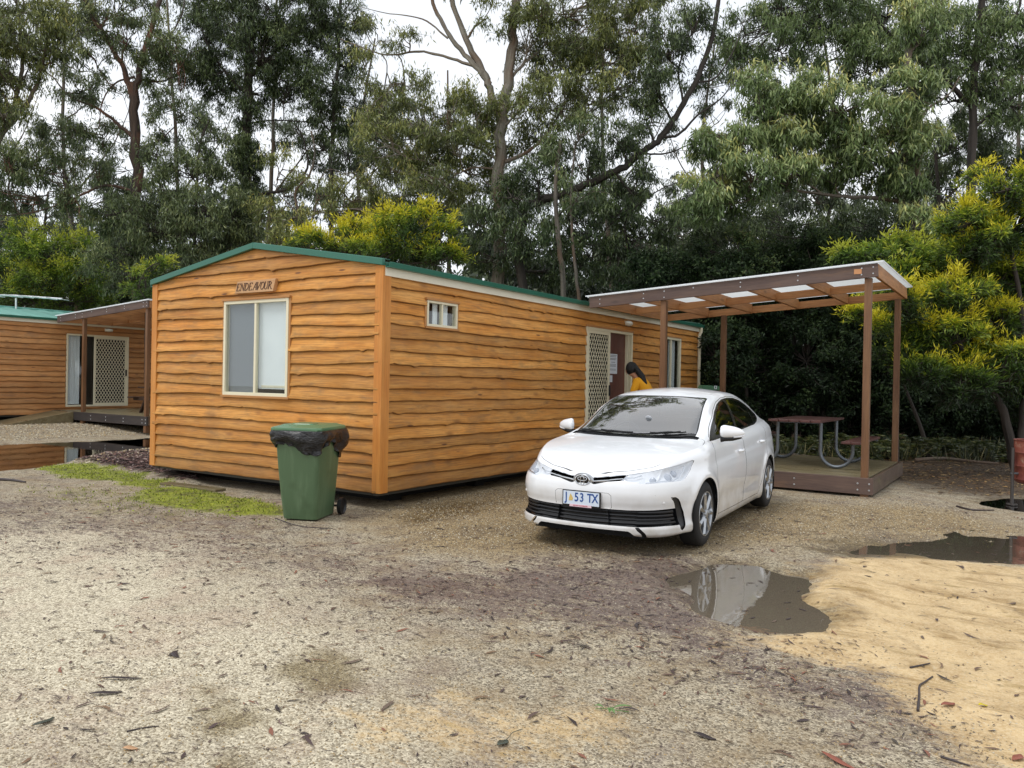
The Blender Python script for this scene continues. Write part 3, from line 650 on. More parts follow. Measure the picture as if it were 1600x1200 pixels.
# ---------------------------------------------------------------- name board
M_SIGN = wood('sign_wood', (196, 150, 104), (208, 166, 122), (140, 96, 60), .6, .8, knots=False)
M_CARVE = plain('carved_letter_paint', (74, 48, 40), .7)
sg = empty('name_sign', (-2.27, -.075, 2.835), 0, 'small wooden board reading ENDEAVOUR above the gable window', 'sign')
MB().prism([(-.42, -.085), (.375, -.085), (.43, .085), (-.37, .078)], 1, -.015, .045).build('board', M_SIGN, sg, bevel=.004)
def letters():
    mb = MB(); H = .098; sh = .28
    def st(pts, w=.011, seg=1):
        pts = [np.array([x+ (z)*sh*1.0, 0, z]) for x, z in pts]
        for a, b in zip(pts[:-1], pts[1:]):
            e = (b-a)/np.linalg.norm(b-a)*w*.3
            mb.bar(a-e, b+e, .008, w, upv=(0, 1, 0)) if False else mb.box(((a+b)/2+np.array([cx, -.017, -.049])), (np.linalg.norm(b-a)+w*.6, .006+.0005*random.random(), w), np.stack([(b-a)/np.linalg.norm(b-a), np.array([0, 1, 0.]), np.cross((b-a)/np.linalg.norm(b-a), np.array([0, 1, 0.]))], 1))
    def serif(x, z): st([(x-.011, z), (x+.011, z)], .005)
    def arc(c, rx, rz, a0, a1, n=9, w=.010): st([(c[0]+rx*cos(radians(a0+(a1-a0)*i/n)), c[1]+rz*sin(radians(a0+(a1-a0)*i/n))) for i in range(n+1)], w)
    def E_(): st([(0, 0), (0, H)], .013); st([(0, H), (.05, H)], .006); st([(0, H*.52), (.036, H*.52)], .006); st([(0, 0), (.052, 0)], .006); st([(.05, H), (.05, H*.83)], .005); st([(.052, 0), (.054, H*.18)], .005); serif(0, 0)
    def N_(): st([(0, 0), (0, H)], .006); st([(0, H), (.06, 0)], .013); st([(.06, 0), (.06, H)], .006); serif(0, 0); serif(.06, H)
    def D_(): st([(0, 0), (0, H)], .013); arc((.01, H/2), .052, H/2, -90, 90); serif(0, 0); serif(0, H)
    def A_(): st([(-.008, 0), (.036, H)], .006); st([(.036, H), (.058, 0)], .013); st([(.008, H*.35), (.05, H*.35)], .005); serif(-.008, 0); serif(.058, 0)
    def V_(): st([(0, H), (.022, 0)], .013); st([(.022, 0), (.066, H)], .006); serif(0, H); serif(.066, H)
    def O_(): arc((.033, H/2), .033, H/2, 0, 360, 16, .009)
    def U_(): st([(0, H), (0, H*.3)], .013); arc((.027, H*.3), .027, H*.3, 180, 360, 8, .008); st([(.054, H*.3), (.054, H)], .006); serif(0, H); serif(.054, H)
    def R_(): st([(0, 0), (0, H)], .013); arc((.006, H*.76), .036, H*.24, -90, 90); st([(.014, H*.5), (.058, 0)], .012); serif(0, 0); serif(0, H); serif(.062, 0)
    cx = 0
    for f, x in ((E_, -.375), (N_, -.295), (D_, -.205), (E_, -.115), (A_, -.025), (V_, .040), (O_, .118), (U_, .198), (R_, .282)):
        cx = x; f()
    return mb.build('lettering', M_CARVE, sg)
letters()
# ---------------------------------------------------------------- decks and pergolas
M_BEAM = wood('weathered_beam', (88, 70, 64), (104, 84, 74), (50, 40, 38), .6, 1., stain=(120, 92, 70))
M_PINE = wood('treated_pine', (172, 118, 72), (196, 142, 92), (96, 64, 40), .6, 1.2)
M_PPOST = wood('pergola_post_wood', (104, 70, 44), (128, 92, 60), (66, 44, 28), .55, 1.1)
M_DECKB = wood('wet_deck_boards', (108, 96, 70), (130, 120, 92), (70, 60, 42), .35, .9, stain=(84, 82, 56))
M_DECKF = wood('deck_fascia_wood', (84, 66, 54), (100, 80, 64), (50, 38, 30), .5, 1., stain=(104, 98, 62))
M_BOLT = plain('galvanised_bolt', (205, 208, 210), .35, .8)
M_PATCH = plain('bare_timber_patch', (196, 140, 96), .7)
m_, nt, p, out = mat('translucent_roof_sheet')
put(nt, p, base=(.86, .88, .88), rough=.5)
tl = nd(nt, 'ShaderNodeBsdfTranslucent', {'Color': (.9, .92, .92, 1)}); mm_ = nd(nt, 'ShaderNodeMixShader', {0: .78, 1: p.outputs[0], 2: tl.outputs[0]}); nt.links.new(mm_.outputs[0], out.inputs[0])
M_SHEET = m_
M_DKF = wood('dark_fascia', (52, 48, 48), (66, 60, 58), (34, 30, 30), .6, 1., knots=False)
M_EDGE = plain('pale_roof_edge', (232, 238, 244), .45, var=.03)
X1, X2, YF, YB, ZD = 1.63, 4.70, 4.88, 8.0, .335
def zroof(x): return 3.075+(x-.39)*.0625      # top of beam
def pergola(loc, label):
    root = empty('pergola', loc); tag(root, label, 'pergola', 'pergolas over the cabin decks')
    def beam(name, mt, a, b, w, h): return MB().bar(a, b, w, h).build(name, mt, root, bevel=.004)
    h = .19
    for y, nm, mt, q in ((YF-.02, 'beam', M_BEAM, 0), (YB+.02, 'beam', M_PINE, .03)):
        beam(nm, mt, (.30, y, zroof(.30)-h/2-q), (4.83, y, zroof(4.83)-h/2-q), .045, h-2*q)
    y = (YF+YB)/2; beam('purlin', M_PINE, (.34, y, zroof(.34)-.122), (4.78, y, zroof(4.78)-.122), .045, .12)
    for x in (.42, 1.28, 2.14, 3.0, 3.86): beam('rafter', M_PINE, (x, YF+.005, zroof(x)-h/2-.004), (x, YB-.005, zroof(x)-h/2-.004), .045, .17)
    beam('end_beam', M_PINE, (4.806, YF+.004, zroof(4.8)-h/2-.001), (4.806, YB-.004, zroof(4.8)-h/2-.001), .045, .186)
    for x in (X1, X2):
        for y in (YF+.05, YB-.05):
            mb = MB(); mb.box((x, y, (ZD-.1+zroof(x)-h+.0)/2), (.095, .095, zroof(x)-h-ZD+.1)); mb.build('post', M_PPOST, root, bevel=.005)
            MB().box((x, y, .06), (.105, .105, .32)).build('stump', M_PPOST, root, bevel=.005)
    n = 90; us = np.linspace(.24, 4.93, n); V = []
    ys = np.linspace(YF-.07, YB+.07, 121); V = [(x, y, zroof(x)+.012+.009*sin(i*1.6)) for x in (.24, 2.6, 4.90) for i, y in enumerate(ys)]
    k = len(ys); Fq = [(r*k+i, (r+1)*k+i, (r+1)*k+i+1, r*k+i+1) for r in range(2) for i in range(k-1)]
    sh = mesh_obj('roof_sheet', V, Fq, M_SHEET, root, smooth=True); so_ = sh.modifiers.new('s', 'SOLIDIFY'); so_.thickness = .003
    fl = MB(); fl.bar((.24, YF-.075, zroof(.24)+.016), (4.9, YF-.075, zroof(4.9)+.016), .004, .018); fl.bar((4.905, YF-.075, zroof(4.9)+.014), (4.905, YB+.075, zroof(4.9)+.014), .004, .022)
    fl.build('roof_edge_strip', M_EDGE, root)
    bt = MB()
    for x, zz in ((.5, .06), (.5, .14), (1.30, .05), (1.30, .13), (1.66, .05), (1.66, .15), (2.15, .05), (2.9, .05), (2.9, .12), (3.75, .05), (3.75, .12), (4.62, .05), (4.62, .14), (4.77, .05), (4.77, .14)):
        bt.tube([(x, YF-.042, zroof(x)-zz), (x, YF-.05, zroof(x)-zz)], [.013, .008], 8)
    bt.build('bolts', M_BOLT, root)
    return root
pg = pergola((0, 0, 0), 'brown timber pergola with pale see-through roofing beside the honey coloured cabin')
pg2 = pergola((-17.3, -.15, .17), 'dark beamed timber porch roof on posts at the left, in front of the white curtain')
def deck(loc, label, ramp=False):
    root = empty('deck', loc); tag(root, label, 'deck', 'timber decks beside the cabins')
    w = .139; y = YF+.03; mb = MB(); k = 0
    for i in range(int((YB-YF-.02)/(w+.005))):
        yy = YF+.03+w/2+i*(w+.005)
        mb.box((2.42, yy, ZD-.015+random.uniform(-.0015, .0015)), (4.66, w, .03))
    mb.build('deck_boards', M_DECKB, root, bevel=.004)
    mb = MB(); mb.box((2.43, YF, ZD-.125), (4.78, .045, .235)); mb.build('front_fascia', M_BEAM if not ramp else M_DKF, root, bevel=.005)
    mb = MB(); mb.box((4.795, (YF+YB)/2+.024, ZD-.125), (.045, YB-YF+.05, .233)); mb.build('end_fascia', M_DECKF, root, bevel=.005)
    mb = MB(); mb.box((2.43, YB+.07, ZD-.125), (4.7, .045, .231)); mb.build('back_fascia', M_DECKF, root, bevel=.005)
    mb = MB(); mb.box((2.4, YB+.45, ZD+.0), (4.6, .16, .06)); 
    mb2 = MB()
    for x in np.arange(.4, 4.7, .85): mb2.box((x, (YF+YB)/2, ZD-.085), (.045, YB-YF-.06, .10))
    mb2.each('joist', M_DARK, root)
    bt = MB()
    for x in (1.0, 2.15, 2.9, 3.75, 4.62, 4.77):
        for zz in (.06, .15): bt.tube([(x, YF-.022, ZD-zz-.03), (x, YF-.03, ZD-zz-.03)], [.015, .009], 8)
    bt.build('bolts', M_BOLT, root)
    if ramp:
        mb = MB(); mb.prism([(YF-.022, ZD-.01), (YF-.022, -.1), (YF-1.75, -.02), (YF-1.75, .02)], 0, .12, 1.25); mb.build('ramp', M_DECKB, root, bevel=.004)
    return root
dk = deck((0, 0, 0), 'low timber deck under the pergola behind the white car')
dk2 = deck((-17.3, -.15, .17), 'low dark edged deck with a short ramp in front of the further cabin', True)
MB().box((4.57, YF-.0445, zroof(4.5)-.085), (.10, .002, .07)).build('bare_patch', M_PATCH, pg)
# ---------------------------------------------------------------- the white sedan (car frame: x back from the nose, y to the car's left, z up)
def carmat():
    m_, nt, p, out = mat('white_car_paint')
    co = nd(nt, 'ShaderNodeTexCoord').outputs['Object']
    sp = nd(nt, 'ShaderNodeSeparateXYZ', {0: co}).outputs[2]
    n = nd(nt, 'ShaderNodeTexNoise', {'Vector': co, 'Scale': 7., 'Detail': 6.}).outputs[0]
    d = nd(nt, 'ShaderNodeMapRange', {0: sp, 1: .72, 2: .18, 3: 0., 4: 1.}).outputs[0]
    k = nd(nt, 'ShaderNodeMath', {0: d, 1: n}, operation='MULTIPLY').outputs[0]
    c = nd(nt, 'ShaderNodeMix', {0: k, 6: lin((236, 239, 243))+(1,), 7: lin((150, 136, 112))+(1,)}, data_type='RGBA').outputs[2]
    put(nt, p, base=c, rough=.32, coat=.9, coatr=.04)
    return m_
M_PAINT = carmat()
M_GAP = plain('panel_gap_dark', (60, 60, 62), .8); M_CBLK = plain('gloss_black_trim', (14, 15, 17), .25, var=.05)
M_CPLA = plain('rough_black_trim', (19, 20, 24), .45); M_CHROME = plain('chrome', (215, 218, 222), .12, 1., var=.03)
M_ALLOY = plain('silver_alloy', (175, 178, 182), .3, .85, var=.05)
M_TYRE = plain('tyre_rubber', (22, 22, 23), .75, bump=.2); M_WELL = plain('wheel_well', (10, 10, 11), .95)
M_LENS = glass('headlight_lens', (.97, .98, .99), 1.2); M_WSG = glass('windscreen_glass', (.55, .62, .64), 4.2, 1.5)
M_SIDEG = glass('side_glass', (.28, .30, .33), 1.5)
M_REFL = plain('headlight_reflector', (226, 229, 234), .3, .1, var=.12, scale=20); M_HLD = plain('headlight_dark', (178, 184, 194), .25, .2)
M_SEAT = plain('seat_cloth', (62, 62, 66), .9); M_DASH = plain('dashboard', (48, 49, 52), .7)
M_RED = plain('tail_lamp_red', (150, 14, 16), .2, coat=.8); M_PLATE = plain('number_plate_white', (206, 218, 232), .4, var=.02)
M_PBLUE = plain('plate_blue', (26, 72, 140), .4); M_PYEL = plain('plate_map_yellow', (206, 178, 104), .5); M_PPINK = plain('plate_strip_pink', (226, 196, 204), .5); M_PRED = plain('plate_strip_red', (190, 90, 110), .5)
M_AMB = plain('amber_lamp', (200, 120, 40), .2)
car = empty('parked_car', (3.205, -.762, .0), 0, 'white four-door sedan with plate J 53 TX parked beside the cabin', 'car')
CTH = -.0501; cpitch = .011
# local frame: car x(back)->+Y rotated, y(left)->+X
bk = Vector((sin(CTH), cos(CTH), cpitch)); lf = Vector((cos(CTH), -sin(CTH), 0)); up_ = lf.cross(bk).normalized()
cm = Matrix.Identity(4)
for i in range(3): cm[i][0] = lf[i]; cm[i][1] = bk[i]; cm[i][2] = up_[i]
cm.translation = Vector((3.205, -.762, .0293)); car.matrix_world = cm
def cc(P):      # (x back, y left, z) -> car local (X=y, Y=x, Z=z)
    P = np.asarray(P, float); Q = P.copy(); Q[..., 0] = P[..., 1]; Q[..., 1] = P[..., 0]; return Q
# plan outline (half): from nose centre to tail centre
_pl = np.array([(0, 0), (.006, .15), (.022, .30), (.055, .45), (.105, .57), (.185, .68), (.30, .765), (.47, .825), (.70, .862), (1., .880), (1.6, .887), (2.3, .888), (3., .886), (3.5, .880), (3.9, .862), (4.2, .825), (4.4, .765), (4.51, .68), (4.575, .55), (4.605, .35), (4.615, .15), (4.617, 0)])
def spline(P, n):
    P = np.asarray(P, float); t = np.r_[0, np.cumsum(np.linalg.norm(np.diff(P, axis=0), axis=1)**.5)]
    Q = np.vstack([2*P[0]-P[1], P, 2*P[-1]-P[-2]]); out = []
    tt = np.r_[2*t[0]-t[1], t, 2*t[-1]-t[-2]]
    for k in range(1, len(Q)-2):
        m1 = (Q[k+1]-Q[k-1])/(tt[k+1]-tt[k-1]); m2 = (Q[k+2]-Q[k])/(tt[k+2]-tt[k]); h = tt[k+1]-tt[k]
        s_ = np.linspace(0, 1, n, endpoint=False)[:, None]
        out.append((2*s_**3-3*s_**2+1)*Q[k]+(s_**3-2*s_**2+s_)*h*m1+(-2*s_**3+3*s_**2)*Q[k+1]+(s_**3-s_**2)*h*m2)
    return np.vstack(out+[P[-1:]])
_q = spline(_pl, 24); _s = np.r_[0, np.cumsum(np.linalg.norm(np.diff(_q, axis=0), axis=1))]; SMAX = _s[-1]
S_ = np.unique(np.r_[np.linspace(0, 1.7, 120), np.linspace(1.7, SMAX-1.2, 160), np.linspace(SMAX-1.2, SMAX, 60)])
OX = np.interp(S_, _s, _q[:, 0]); OY = np.interp(S_, _s, _q[:, 1]); OX[0] = 0; OY[0] = 0; OY[-1] = 0
tx = np.gradient(OX, S_); ty = np.gradient(OY, S_); tl_ = np.hypot(tx, ty); tx /= tl_; ty /= tl_
NX, NY = ty, -tx            # inward normal: at nose (+x), at side (-y)
NY[0] = NY[-1] = 0; NX[0] = 1; NX[-1] = -1
ze = hermite([0, .03, .1, .2, .4, .7, 1., 1.3, 1.7, 2.2, 2.8, 3.3, 3.8, 4.2, 4.45, 4.62], [.735, .738, .755, .795, .862, .918, .955, .982, .990, .998, 1.018, 1.04, 1.062, 1.070, 1.06, 1.04])
zb = hermite([0, .050, .075, .15, .4, .8, 1.1, 1.6, 3.4, 4., 4.4, 4.62], [.248, .245, .20, .185, .19, .21, .18, .165, .17, .2, .24, .25])
pf = hermite([.16, .19, .215, .27, .305, .36, .44, .50, .56, .62, .67, .71, .75, .80], [.105, .045, .004, 0., .018, .028, .026, .012, .006, .012, .026, .048, .082, .12])
ps = hermite([.16, .20, .26, .36, .50, .62, .70, .76, .84, .92, 1., 1.06], [.06, .034, .022, .014, .004, 0., .003, .012, .022, .034, .060, .088])
pr = hermite([.2, .3, .5, .62, .70, .85, 1., 1.06], [.06, .01, 0., .01, .05, .06, .075, .11])
NR = 44
wf = 1-sst(.25, 1.05, OX); wr = sst(4.1, 4.5, OX)
rows = []
for j in range(NR):
    t = j/(NR-1); z = zb(OX)+(ze(OX)-zb(OX))*t
    off = wf*pf(np.minimum(z, .8)) + wr*pr(z) + (1-wf-wr).clip(0)*ps(z)
    # centre of the nose stands proud round the badge, arches flare out, top edge rolls in
    for cx_ in (.96, 3.66):
        r_ = np.hypot(OX-cx_, z-.315); off = off - .022*np.exp(-((r_-.375)/.06)**2)*(z < .8)*(OY > .6)
        off = off + .0
    off = off + .045*np.clip((t-.88)/.12, 0, 1)**2
    # lower door hollow
    off = off + .014*np.exp(-((z-.40)/.09)**2)*sst(1.3, 1.6, OX)*(1-sst(3.0, 3.3, OX))
    # sharp waist line rising to the rear
    off = off + .010*np.clip((z-(.76+.03*(OX-1.2)))/.02, 0, 1)*sst(1.1, 1.5, OX)*(1-sst(4., 4.3, OX))
    y = (OY+NY*off); 
    rows.append(np.stack([OX+NX*off, np.maximum(y, 0) if j < NR else y, z], 1))
L = np.stack(rows)          # NR, NS, 3
E_ = L[-1]; ex = E_[:, 0]; ey = E_[:, 1]; ezz = E_[:, 2]
x0_ = ex[0]; x1_ = ex[-1]
zc = hermite([x0_, .14, .22, .35, .55, .8, 1.02, 1.16, 1.22, 1.32, 1.5, 1.7, 1.9, 2.05, 2.2, 2.45, 2.75, 3.1, 3.35, 3.6, 3.85, 4.02, 4.1, 4.3, 4.42, x1_],
             [ezz[0], .785, .825, .872, .922, .966, .998, 1.015, 1.028, 1.078, 1.175, 1.277, 1.365, 1.424, 1.462, 1.492, 1.504, 1.492, 1.458, 1.39, 1.285, 1.19, 1.148, 1.122, 1.110, ezz[-1]])
yr = hermite([0, .9, 1.08, 1.2, 1.35, 1.6, 1.9, 2.1, 2.3, 2.7, 3.2, 3.5, 3.75, 4.0, 4.15, 4.6], [.70, .70, .725, .722, .70, .655, .605, .58, .57, .565, .56, .565, .585, .625, .655, .62])
zr = hermite([1.0, 1.12, 1.2, 1.35, 1.6, 1.9, 2.1, 2.3, 2.7, 3.1, 3.35, 3.6, 3.85, 4.05, 4.2, 4.6], [.975, .995, 1.012, 1.08, 1.20, 1.335, 1.396, 1.424, 1.442, 1.430, 1.398, 1.338, 1.248, 1.150, 1.100, 1.06])
NV = 40; top = np.zeros((NV, len(S_), 3)); RAILV = 15
for i in range(len(S_)):
    x = ex[i]; E = np.array([ey[i], ezz[i]]); C = np.array([0, max(zc(x), E[1]) if x > .3 else zc(x)])
    y_r = min(float(yr(x)), .80*E[0]); hood = 1-sst(1.0, 1.14, x)
    zh = E[1]+(C[1]-E[1])*(1-(y_r/max(E[0], 1e-6))**2.2)
    z_r = zh*hood+float(zr(x))*(1-hood) if x < 4.2 else zh*sst(4.2, 4.35, x)+float(zr(x))*(1-sst(4.2, 4.35, x))
    R = np.array([y_r, z_r])
    def topc(y):
        q = 1-(y/max(R[0], 1e-6))**2
        return np.array([y, R[1]+(C[1]-R[1])*q])
    fil = min(.075, .45*abs(E[0]-R[0])+.001, .4*R[0]+.001)*(1-.0*hood)
    dE = (E-R); lE = np.linalg.norm(dE)+1e-9; Q1 = R+dE/lE*min(fil, lE*.5); Q2 = topc(R[0]-fil)
    pts = []
    n1, n2 = RAILV, 7
    for k in range(n1):
        t = k/(n1-1); P = E*(1-t)+Q1*t; gl_ = (1-hood)*(1-sst(4.05, 4.25, x)); P = P+np.array([.022*gl_*4*t*(1-t), 0]); pts.append(P)
    for k in range(1, n2+1):
        t = k/(n2+1); pts.append((1-t)**2*Q1+2*t*(1-t)*R+t*t*Q2)
    n3 = NV-n1-n2
    for k in range(n3):
        t = k/(n3-1); pts.append(topc((R[0]-fil)*(1-t)))
    top[:, i, 0] = x; top[:, i, 1:] = np.array(pts)
G = np.concatenate([L, top[1:]], 0); nr, ns_ = G.shape[:2]
G[:, 0, 1] = 0; G[:, -1, 1] = 0
du = np.gradient(G, axis=1); dv = np.gradient(G, axis=0); NN = np.cross(du, dv)
NN[NR-1:, 0] = NN[NR-1:, 2]; NN[NR-1:, 1] = NN[NR-1:, 2]; NN[NR-1:, -1] = NN[NR-1:, -3]; NN[NR-1:, -2] = NN[NR-1:, -3]
ln_ = np.linalg.norm(NN, axis=2, keepdims=True); NN = NN/(ln_+1e-12)
NN[:, 0, 1] = 0; NN[:, -1, 1] = 0; NN[-1, :, 1] = 0
NN /= np.linalg.norm(NN, axis=2, keepdims=True)+1e-9
if NN[10, 200, 1] < 0: NN = -NN
vrow = np.broadcast_to(np.arange(nr)[:, None], (nr, ns_)); sg2 = np.broadcast_to(S_[None], (nr, ns_))
VV = np.concatenate([G, NN, sg2[..., None], G[..., 2:3], vrow[..., None]], 2).reshape(-1, 9).astype(float)   # x y z n n n s z row
ii = (np.arange(nr-1)[:, None]*ns_+np.arange(ns_-1)[None]).ravel()
q = np.stack([ii, ii+1, ii+ns_+1, ii+ns_], 1)
def flipy(V): V = V.copy(); V[:, 1] *= -1; V[:, 4] *= -1; return V
TT = np.vstack([q[:, [0, 1, 2]], q[:, [0, 2, 3]]])
# orientation
a, b, c = (VV[TT[5000], :3][k] for k in range(3))
if np.dot(np.cross(b-a, c-a), VV[TT[5000][0], 3:6]) < 0: TT = TT[:, ::-1]
HV, HT = VV, TT        # half body (car's left), the right is its mirror
def emit(name, V, T, mt, parent, both=True, inset=0., sides=(1, -1)):
    """one object per side, or one mesh over both sides"""
    V, T = compact(V, T)
    if inset: V = V.copy(); V[:, :3] -= V[:, 3:6]*inset
    if both:
        V2 = flipy(V); A = np.vstack([V, V2]); B = np.vstack([T, T[:, ::-1]+len(V)])
        return mesh_obj(name, cc(A[:, :3]), B[:, ::-1], mt, parent, normals=cc(A[:, 3:6]))
    r = []
    for s_ in sides:
        A, B = (V, T) if s_ > 0 else (flipy(V), T[:, ::-1])
        r.append(mesh_obj(name, cc(A[:, :3]), B[:, ::-1], mt, parent, normals=cc(A[:, 3:6])))
    return r
V, T = HV, HT
sz = lambda: V[:, 6:8]; xz = lambda: V[:, [0, 2]]; xy = lambda: V[:, :2]; lowf = lambda: V[:, 8]-(NR-1)-.01
big = 9.
def cutp(poly, space='sz', pad=0., only=None, keep='out'):
    """cut a polygon out of the running shell -> its triangles"""
    global V, T
    P = sz() if space == 'sz' else xz() if space == 'xz' else xy()
    f = sdpoly(P, poly)-pad
    if only is not None: f = np.maximum(f, only())
    V, i, o = clip(V, T, f); T = o
    return i
low = lambda: np.where(V[:, 8] > NR+15, .1, -.02)
def rim(poly, w, space='sz', only=None):       # a narrow gap line round a polygon
    global V, T, gaps
    for_out = cutp(poly, space, w/2, only); keepT = T; T = for_out
    inner = cutp(poly, space, -w/2, only); ring = T; T = np.vstack([keepT, inner]); gaps.append(ring)
gaps = []
# wheel arches
for cx_ in (.96, 3.66):
    f = np.maximum(np.hypot(V[:, 0]-cx_, V[:, 2]-.315)-.352, .6-V[:, 1]); V, _, T = clip(V, T, f)
# --- front features in (s, z), matched to the photograph
HLP = [(.366, .687), (.445, .686), (.512, .682), (.564, .669), (.670, .676), (.886, .684), (1.027, .684), (1.10, .70), (1.241, .762), (1.338, .843), (1.30, .852), (1.186, .836), (1.0, .810), (.771, .783), (.595, .760), (.414, .738)]
GRP = [(.09, .650), (.12, .645), (.244, .676), (.366, .687), (.414, .738), (.23, .716), (.115, .703), (.09, .70)]
INT = [(-.01, .285), (.26, .286), (.436, .286), (.54, .284), (.608, .287), (.796, .292), (.985, .287), (.936, .443), (.805, .441), (.61, .434), (.43, .430), (.25, .43), (-.01, .43)]
CSR = [(.835, .551), (.914, .546), (.955, .526), (.99, .490), (1.03, .44), (1.060, .395), (1.078, .34), (1.080, .30), (1.052, .250), (1.016, .232), (.985, .250), (.975, .285), (.928, .440), (.915, .467), (.885, .512)]
LIPN = [(-.01, .262), (.40, .262), (.455, .262), (.53, .225), (.56, .19), (.56, .1), (-.01, .1)]
hl = cutp(HLP, only=low); gr = cutp(GRP, only=low); it = cutp(INT, only=low); cs = cutp(CSR, only=low)
notch = cutp([(.504, .282), (.54, .282), (.599, .229), (.625, .18), (.58, .18), (.56, .225), (.523, .253)], only=low)
gaps.append(cutp([(.48, .589), (.66, .574), (.85, .549), (.66, .5775)], only=low))
# plate recess seam and bumper crease line as thin gaps
rim([(-.3, .580), (.255, .575), (.283, .553), (.285, .42), (-.3, .42)], .003, only=lambda: np.maximum(low(), .435-V[:, 7]))
# tail lamps
tlp = cutp([(SMAX-.98, .80), (SMAX-.62, .78), (SMAX-.40, .80), (SMAX-.40, .93), (SMAX-.62, .97), (SMAX-.95, .95)], only=low)
# --- glass. side windows in (x, z) above the belt
above = lambda: np.where(V[:, 8] < NR-1-.5, big, -(V[:, 8]-(NR-1))*.01-.0001) 
sidef = lambda: np.maximum(np.where(V[:, 8] < NR-1, .05, -.001), np.maximum(V[:, 0]*0-1, np.where(V[:, 8] > NR+RAILV+1, .05, -.001)))
DLO = [(1.37, .985), (1.6, 1.09), (1.80, 1.187), (1.98, 1.266), (2.2, 1.338), (2.45, 1.380), (2.71, 1.394), (3.0, 1.386), (3.25, 1.354), (3.45, 1.302), (3.60, 1.237), (3.69, 1.170), (3.685, 1.125), (3.60, 1.085), (3.43, 1.058), (2.6, 1.026), (1.9, .998), (1.5, .98)]
DLO2 = [(x, z) for x, z in DLO]
dl = cutp(DLO2, 'xz', .002, lambda: np.where(V[:, 8] < NR-1, .03, -.01))
Vd = None
keep = T; T = dl
gf = cutp([(1.64, 1.03), (1.80, 1.150), (2.05, 1.268), (2.25, 1.333), (2.42, 1.360), (2.55, 1.366), (2.44, 1.035), (1.95, 1.018)], 'xz')
gb = cutp([(2.52, 1.042), (2.63, 1.376), (2.9, 1.374), (3.2, 1.343), (3.36, 1.305), (3.42, 1.073)], 'xz')
gq = cutp([(3.45, 1.078), (3.40, 1.290), (3.55, 1.238), (3.655, 1.165), (3.655, 1.13), (3.57, 1.096)], 'xz')
dtrim = T; T = keep
# windscreen and rear glass by the rail lines
base_w = lambda y: 1.155+.30*y**2; top_w = lambda y: 2.03+.22*y**2
f = np.maximum.reduce([np.abs(V[:, 1])-(yr(V[:, 0])-.040), base_w(V[:, 1])-V[:, 0], V[:, 0]-top_w(V[:, 1]), np.where(V[:, 8] < NR+RAILV, .05, -1)])
V, ws, T = clip(V, T, f)
keep = T; T = ws; f = np.maximum.reduce([np.abs(V[:, 1])-(yr(V[:, 0])-.054), base_w(V[:, 1])+.05-V[:, 0], V[:, 0]-top_w(V[:, 1])+.015]); V, wsin, wsrim = clip(V, T, f); T = keep
f = np.maximum.reduce([np.abs(V[:, 1])-(yr(V[:, 0])-.045), 3.42+.1*V[:, 1]**2-V[:, 0], V[:, 0]-4.03+.15*V[:, 1]**2, np.where(V[:, 8] < NR+RAILV, .05, -1)])
V, rg, T = clip(V, T, f)
# cowl strip between hood and screen
f = np.maximum.reduce([np.abs(V[:, 1])-.70, base_w(V[:, 1])-.075-V[:, 0], V[:, 0]-base_w(V[:, 1])+.0, np.where(V[:, 8] < NR+4, .05, -1)])
V, cow, T = clip(V, T, f)
# hood shut line (plan), a band between the nose and the wings
HPOL = [(.108, -.2), (.108, .0), (.115, .12), (.143, .254), (.19, .38), (.253, .473), (.33, .575), (.423, .664), (.52, .722), (.62, .762), (.75, .79), (.95, .80), (1.12, .79), (1.25, .765), (1.27, .715), (1.20, .60), (1.135, .40), (1.10, .2), (1.085, 0), (1.085, -.2)]
HPOL = [tuple(p_) for p_ in spline(HPOL+HPOL[:1], 5)[:-1]]
hd_ = lambda: sdpoly(V[:, :2], HPOL)
f = np.maximum(hd_()-.0022, np.where(V[:, 8] < NR-1-.5, .05, -1)); V, i_, o_ = clip(V, T, f); T = i_
f = hd_()+.0022; V, hin, ring = clip(V, T, f); gaps.append(ring); T = o_; hood_t = hin
# doors as their own panels
def door(poly):
    global V, T
    o = cutp(poly, 'xz', .0025, lambda: .5-V[:, 1]); rest = T; T = o
    i = cutp(poly, 'xz', -.0025, lambda: .5-V[:, 1]); gaps.append(T); T = rest
    return i
FD = [(1.40, .97), (1.335, .93), (1.31, .60), (1.36, .27), (1.45, .245), (2.40, .245), (2.455, .40), (2.475, .80), (2.48, 1.03), (2.595, 1.402), (2.45, 1.398), (2.2, 1.357), (1.96, 1.278), (1.78, 1.196), (1.58, 1.10), (1.42, 1.02)]
RD = [(2.485, .80), (2.465, .40), (2.41, .245), (3.16, .245), (3.24, .36), (3.29, .50), (3.40, .62), (3.52, .72), (3.62, .85), (3.70, 1.0), (3.715, 1.16), (3.62, 1.245), (3.46, 1.32), (3.26, 1.371), (3.0, 1.403), (2.71, 1.411), (2.605, 1.404), (2.49, 1.03)]
fdo = door(FD); rdo = door(RD)
sill = cutp([(1.2, .05), (3.4, .05), (3.4, .205), (1.2, .205)], 'xz', 0, lambda: .5-V[:, 1])
body = emit('body', V, T, M_PAINT, car)
emit('bonnet', V, hood_t, M_PAINT, car)
emit('rocker_panel', V, sill, M_PAINT, car, False)
def backing(V_, T_, name, mt, par, depth, both=True):
    return emit(name, V_, T_, mt, par, both, inset=depth)
emit('panel_gaps', V, np.vstack(gaps), M_GAP, body, inset=.004)
doors = []
for t_, nm in ((fdo, 'front'), (rdo, 'rear')):
    doors.append(emit('door', V, t_, M_PAINT, car, False))
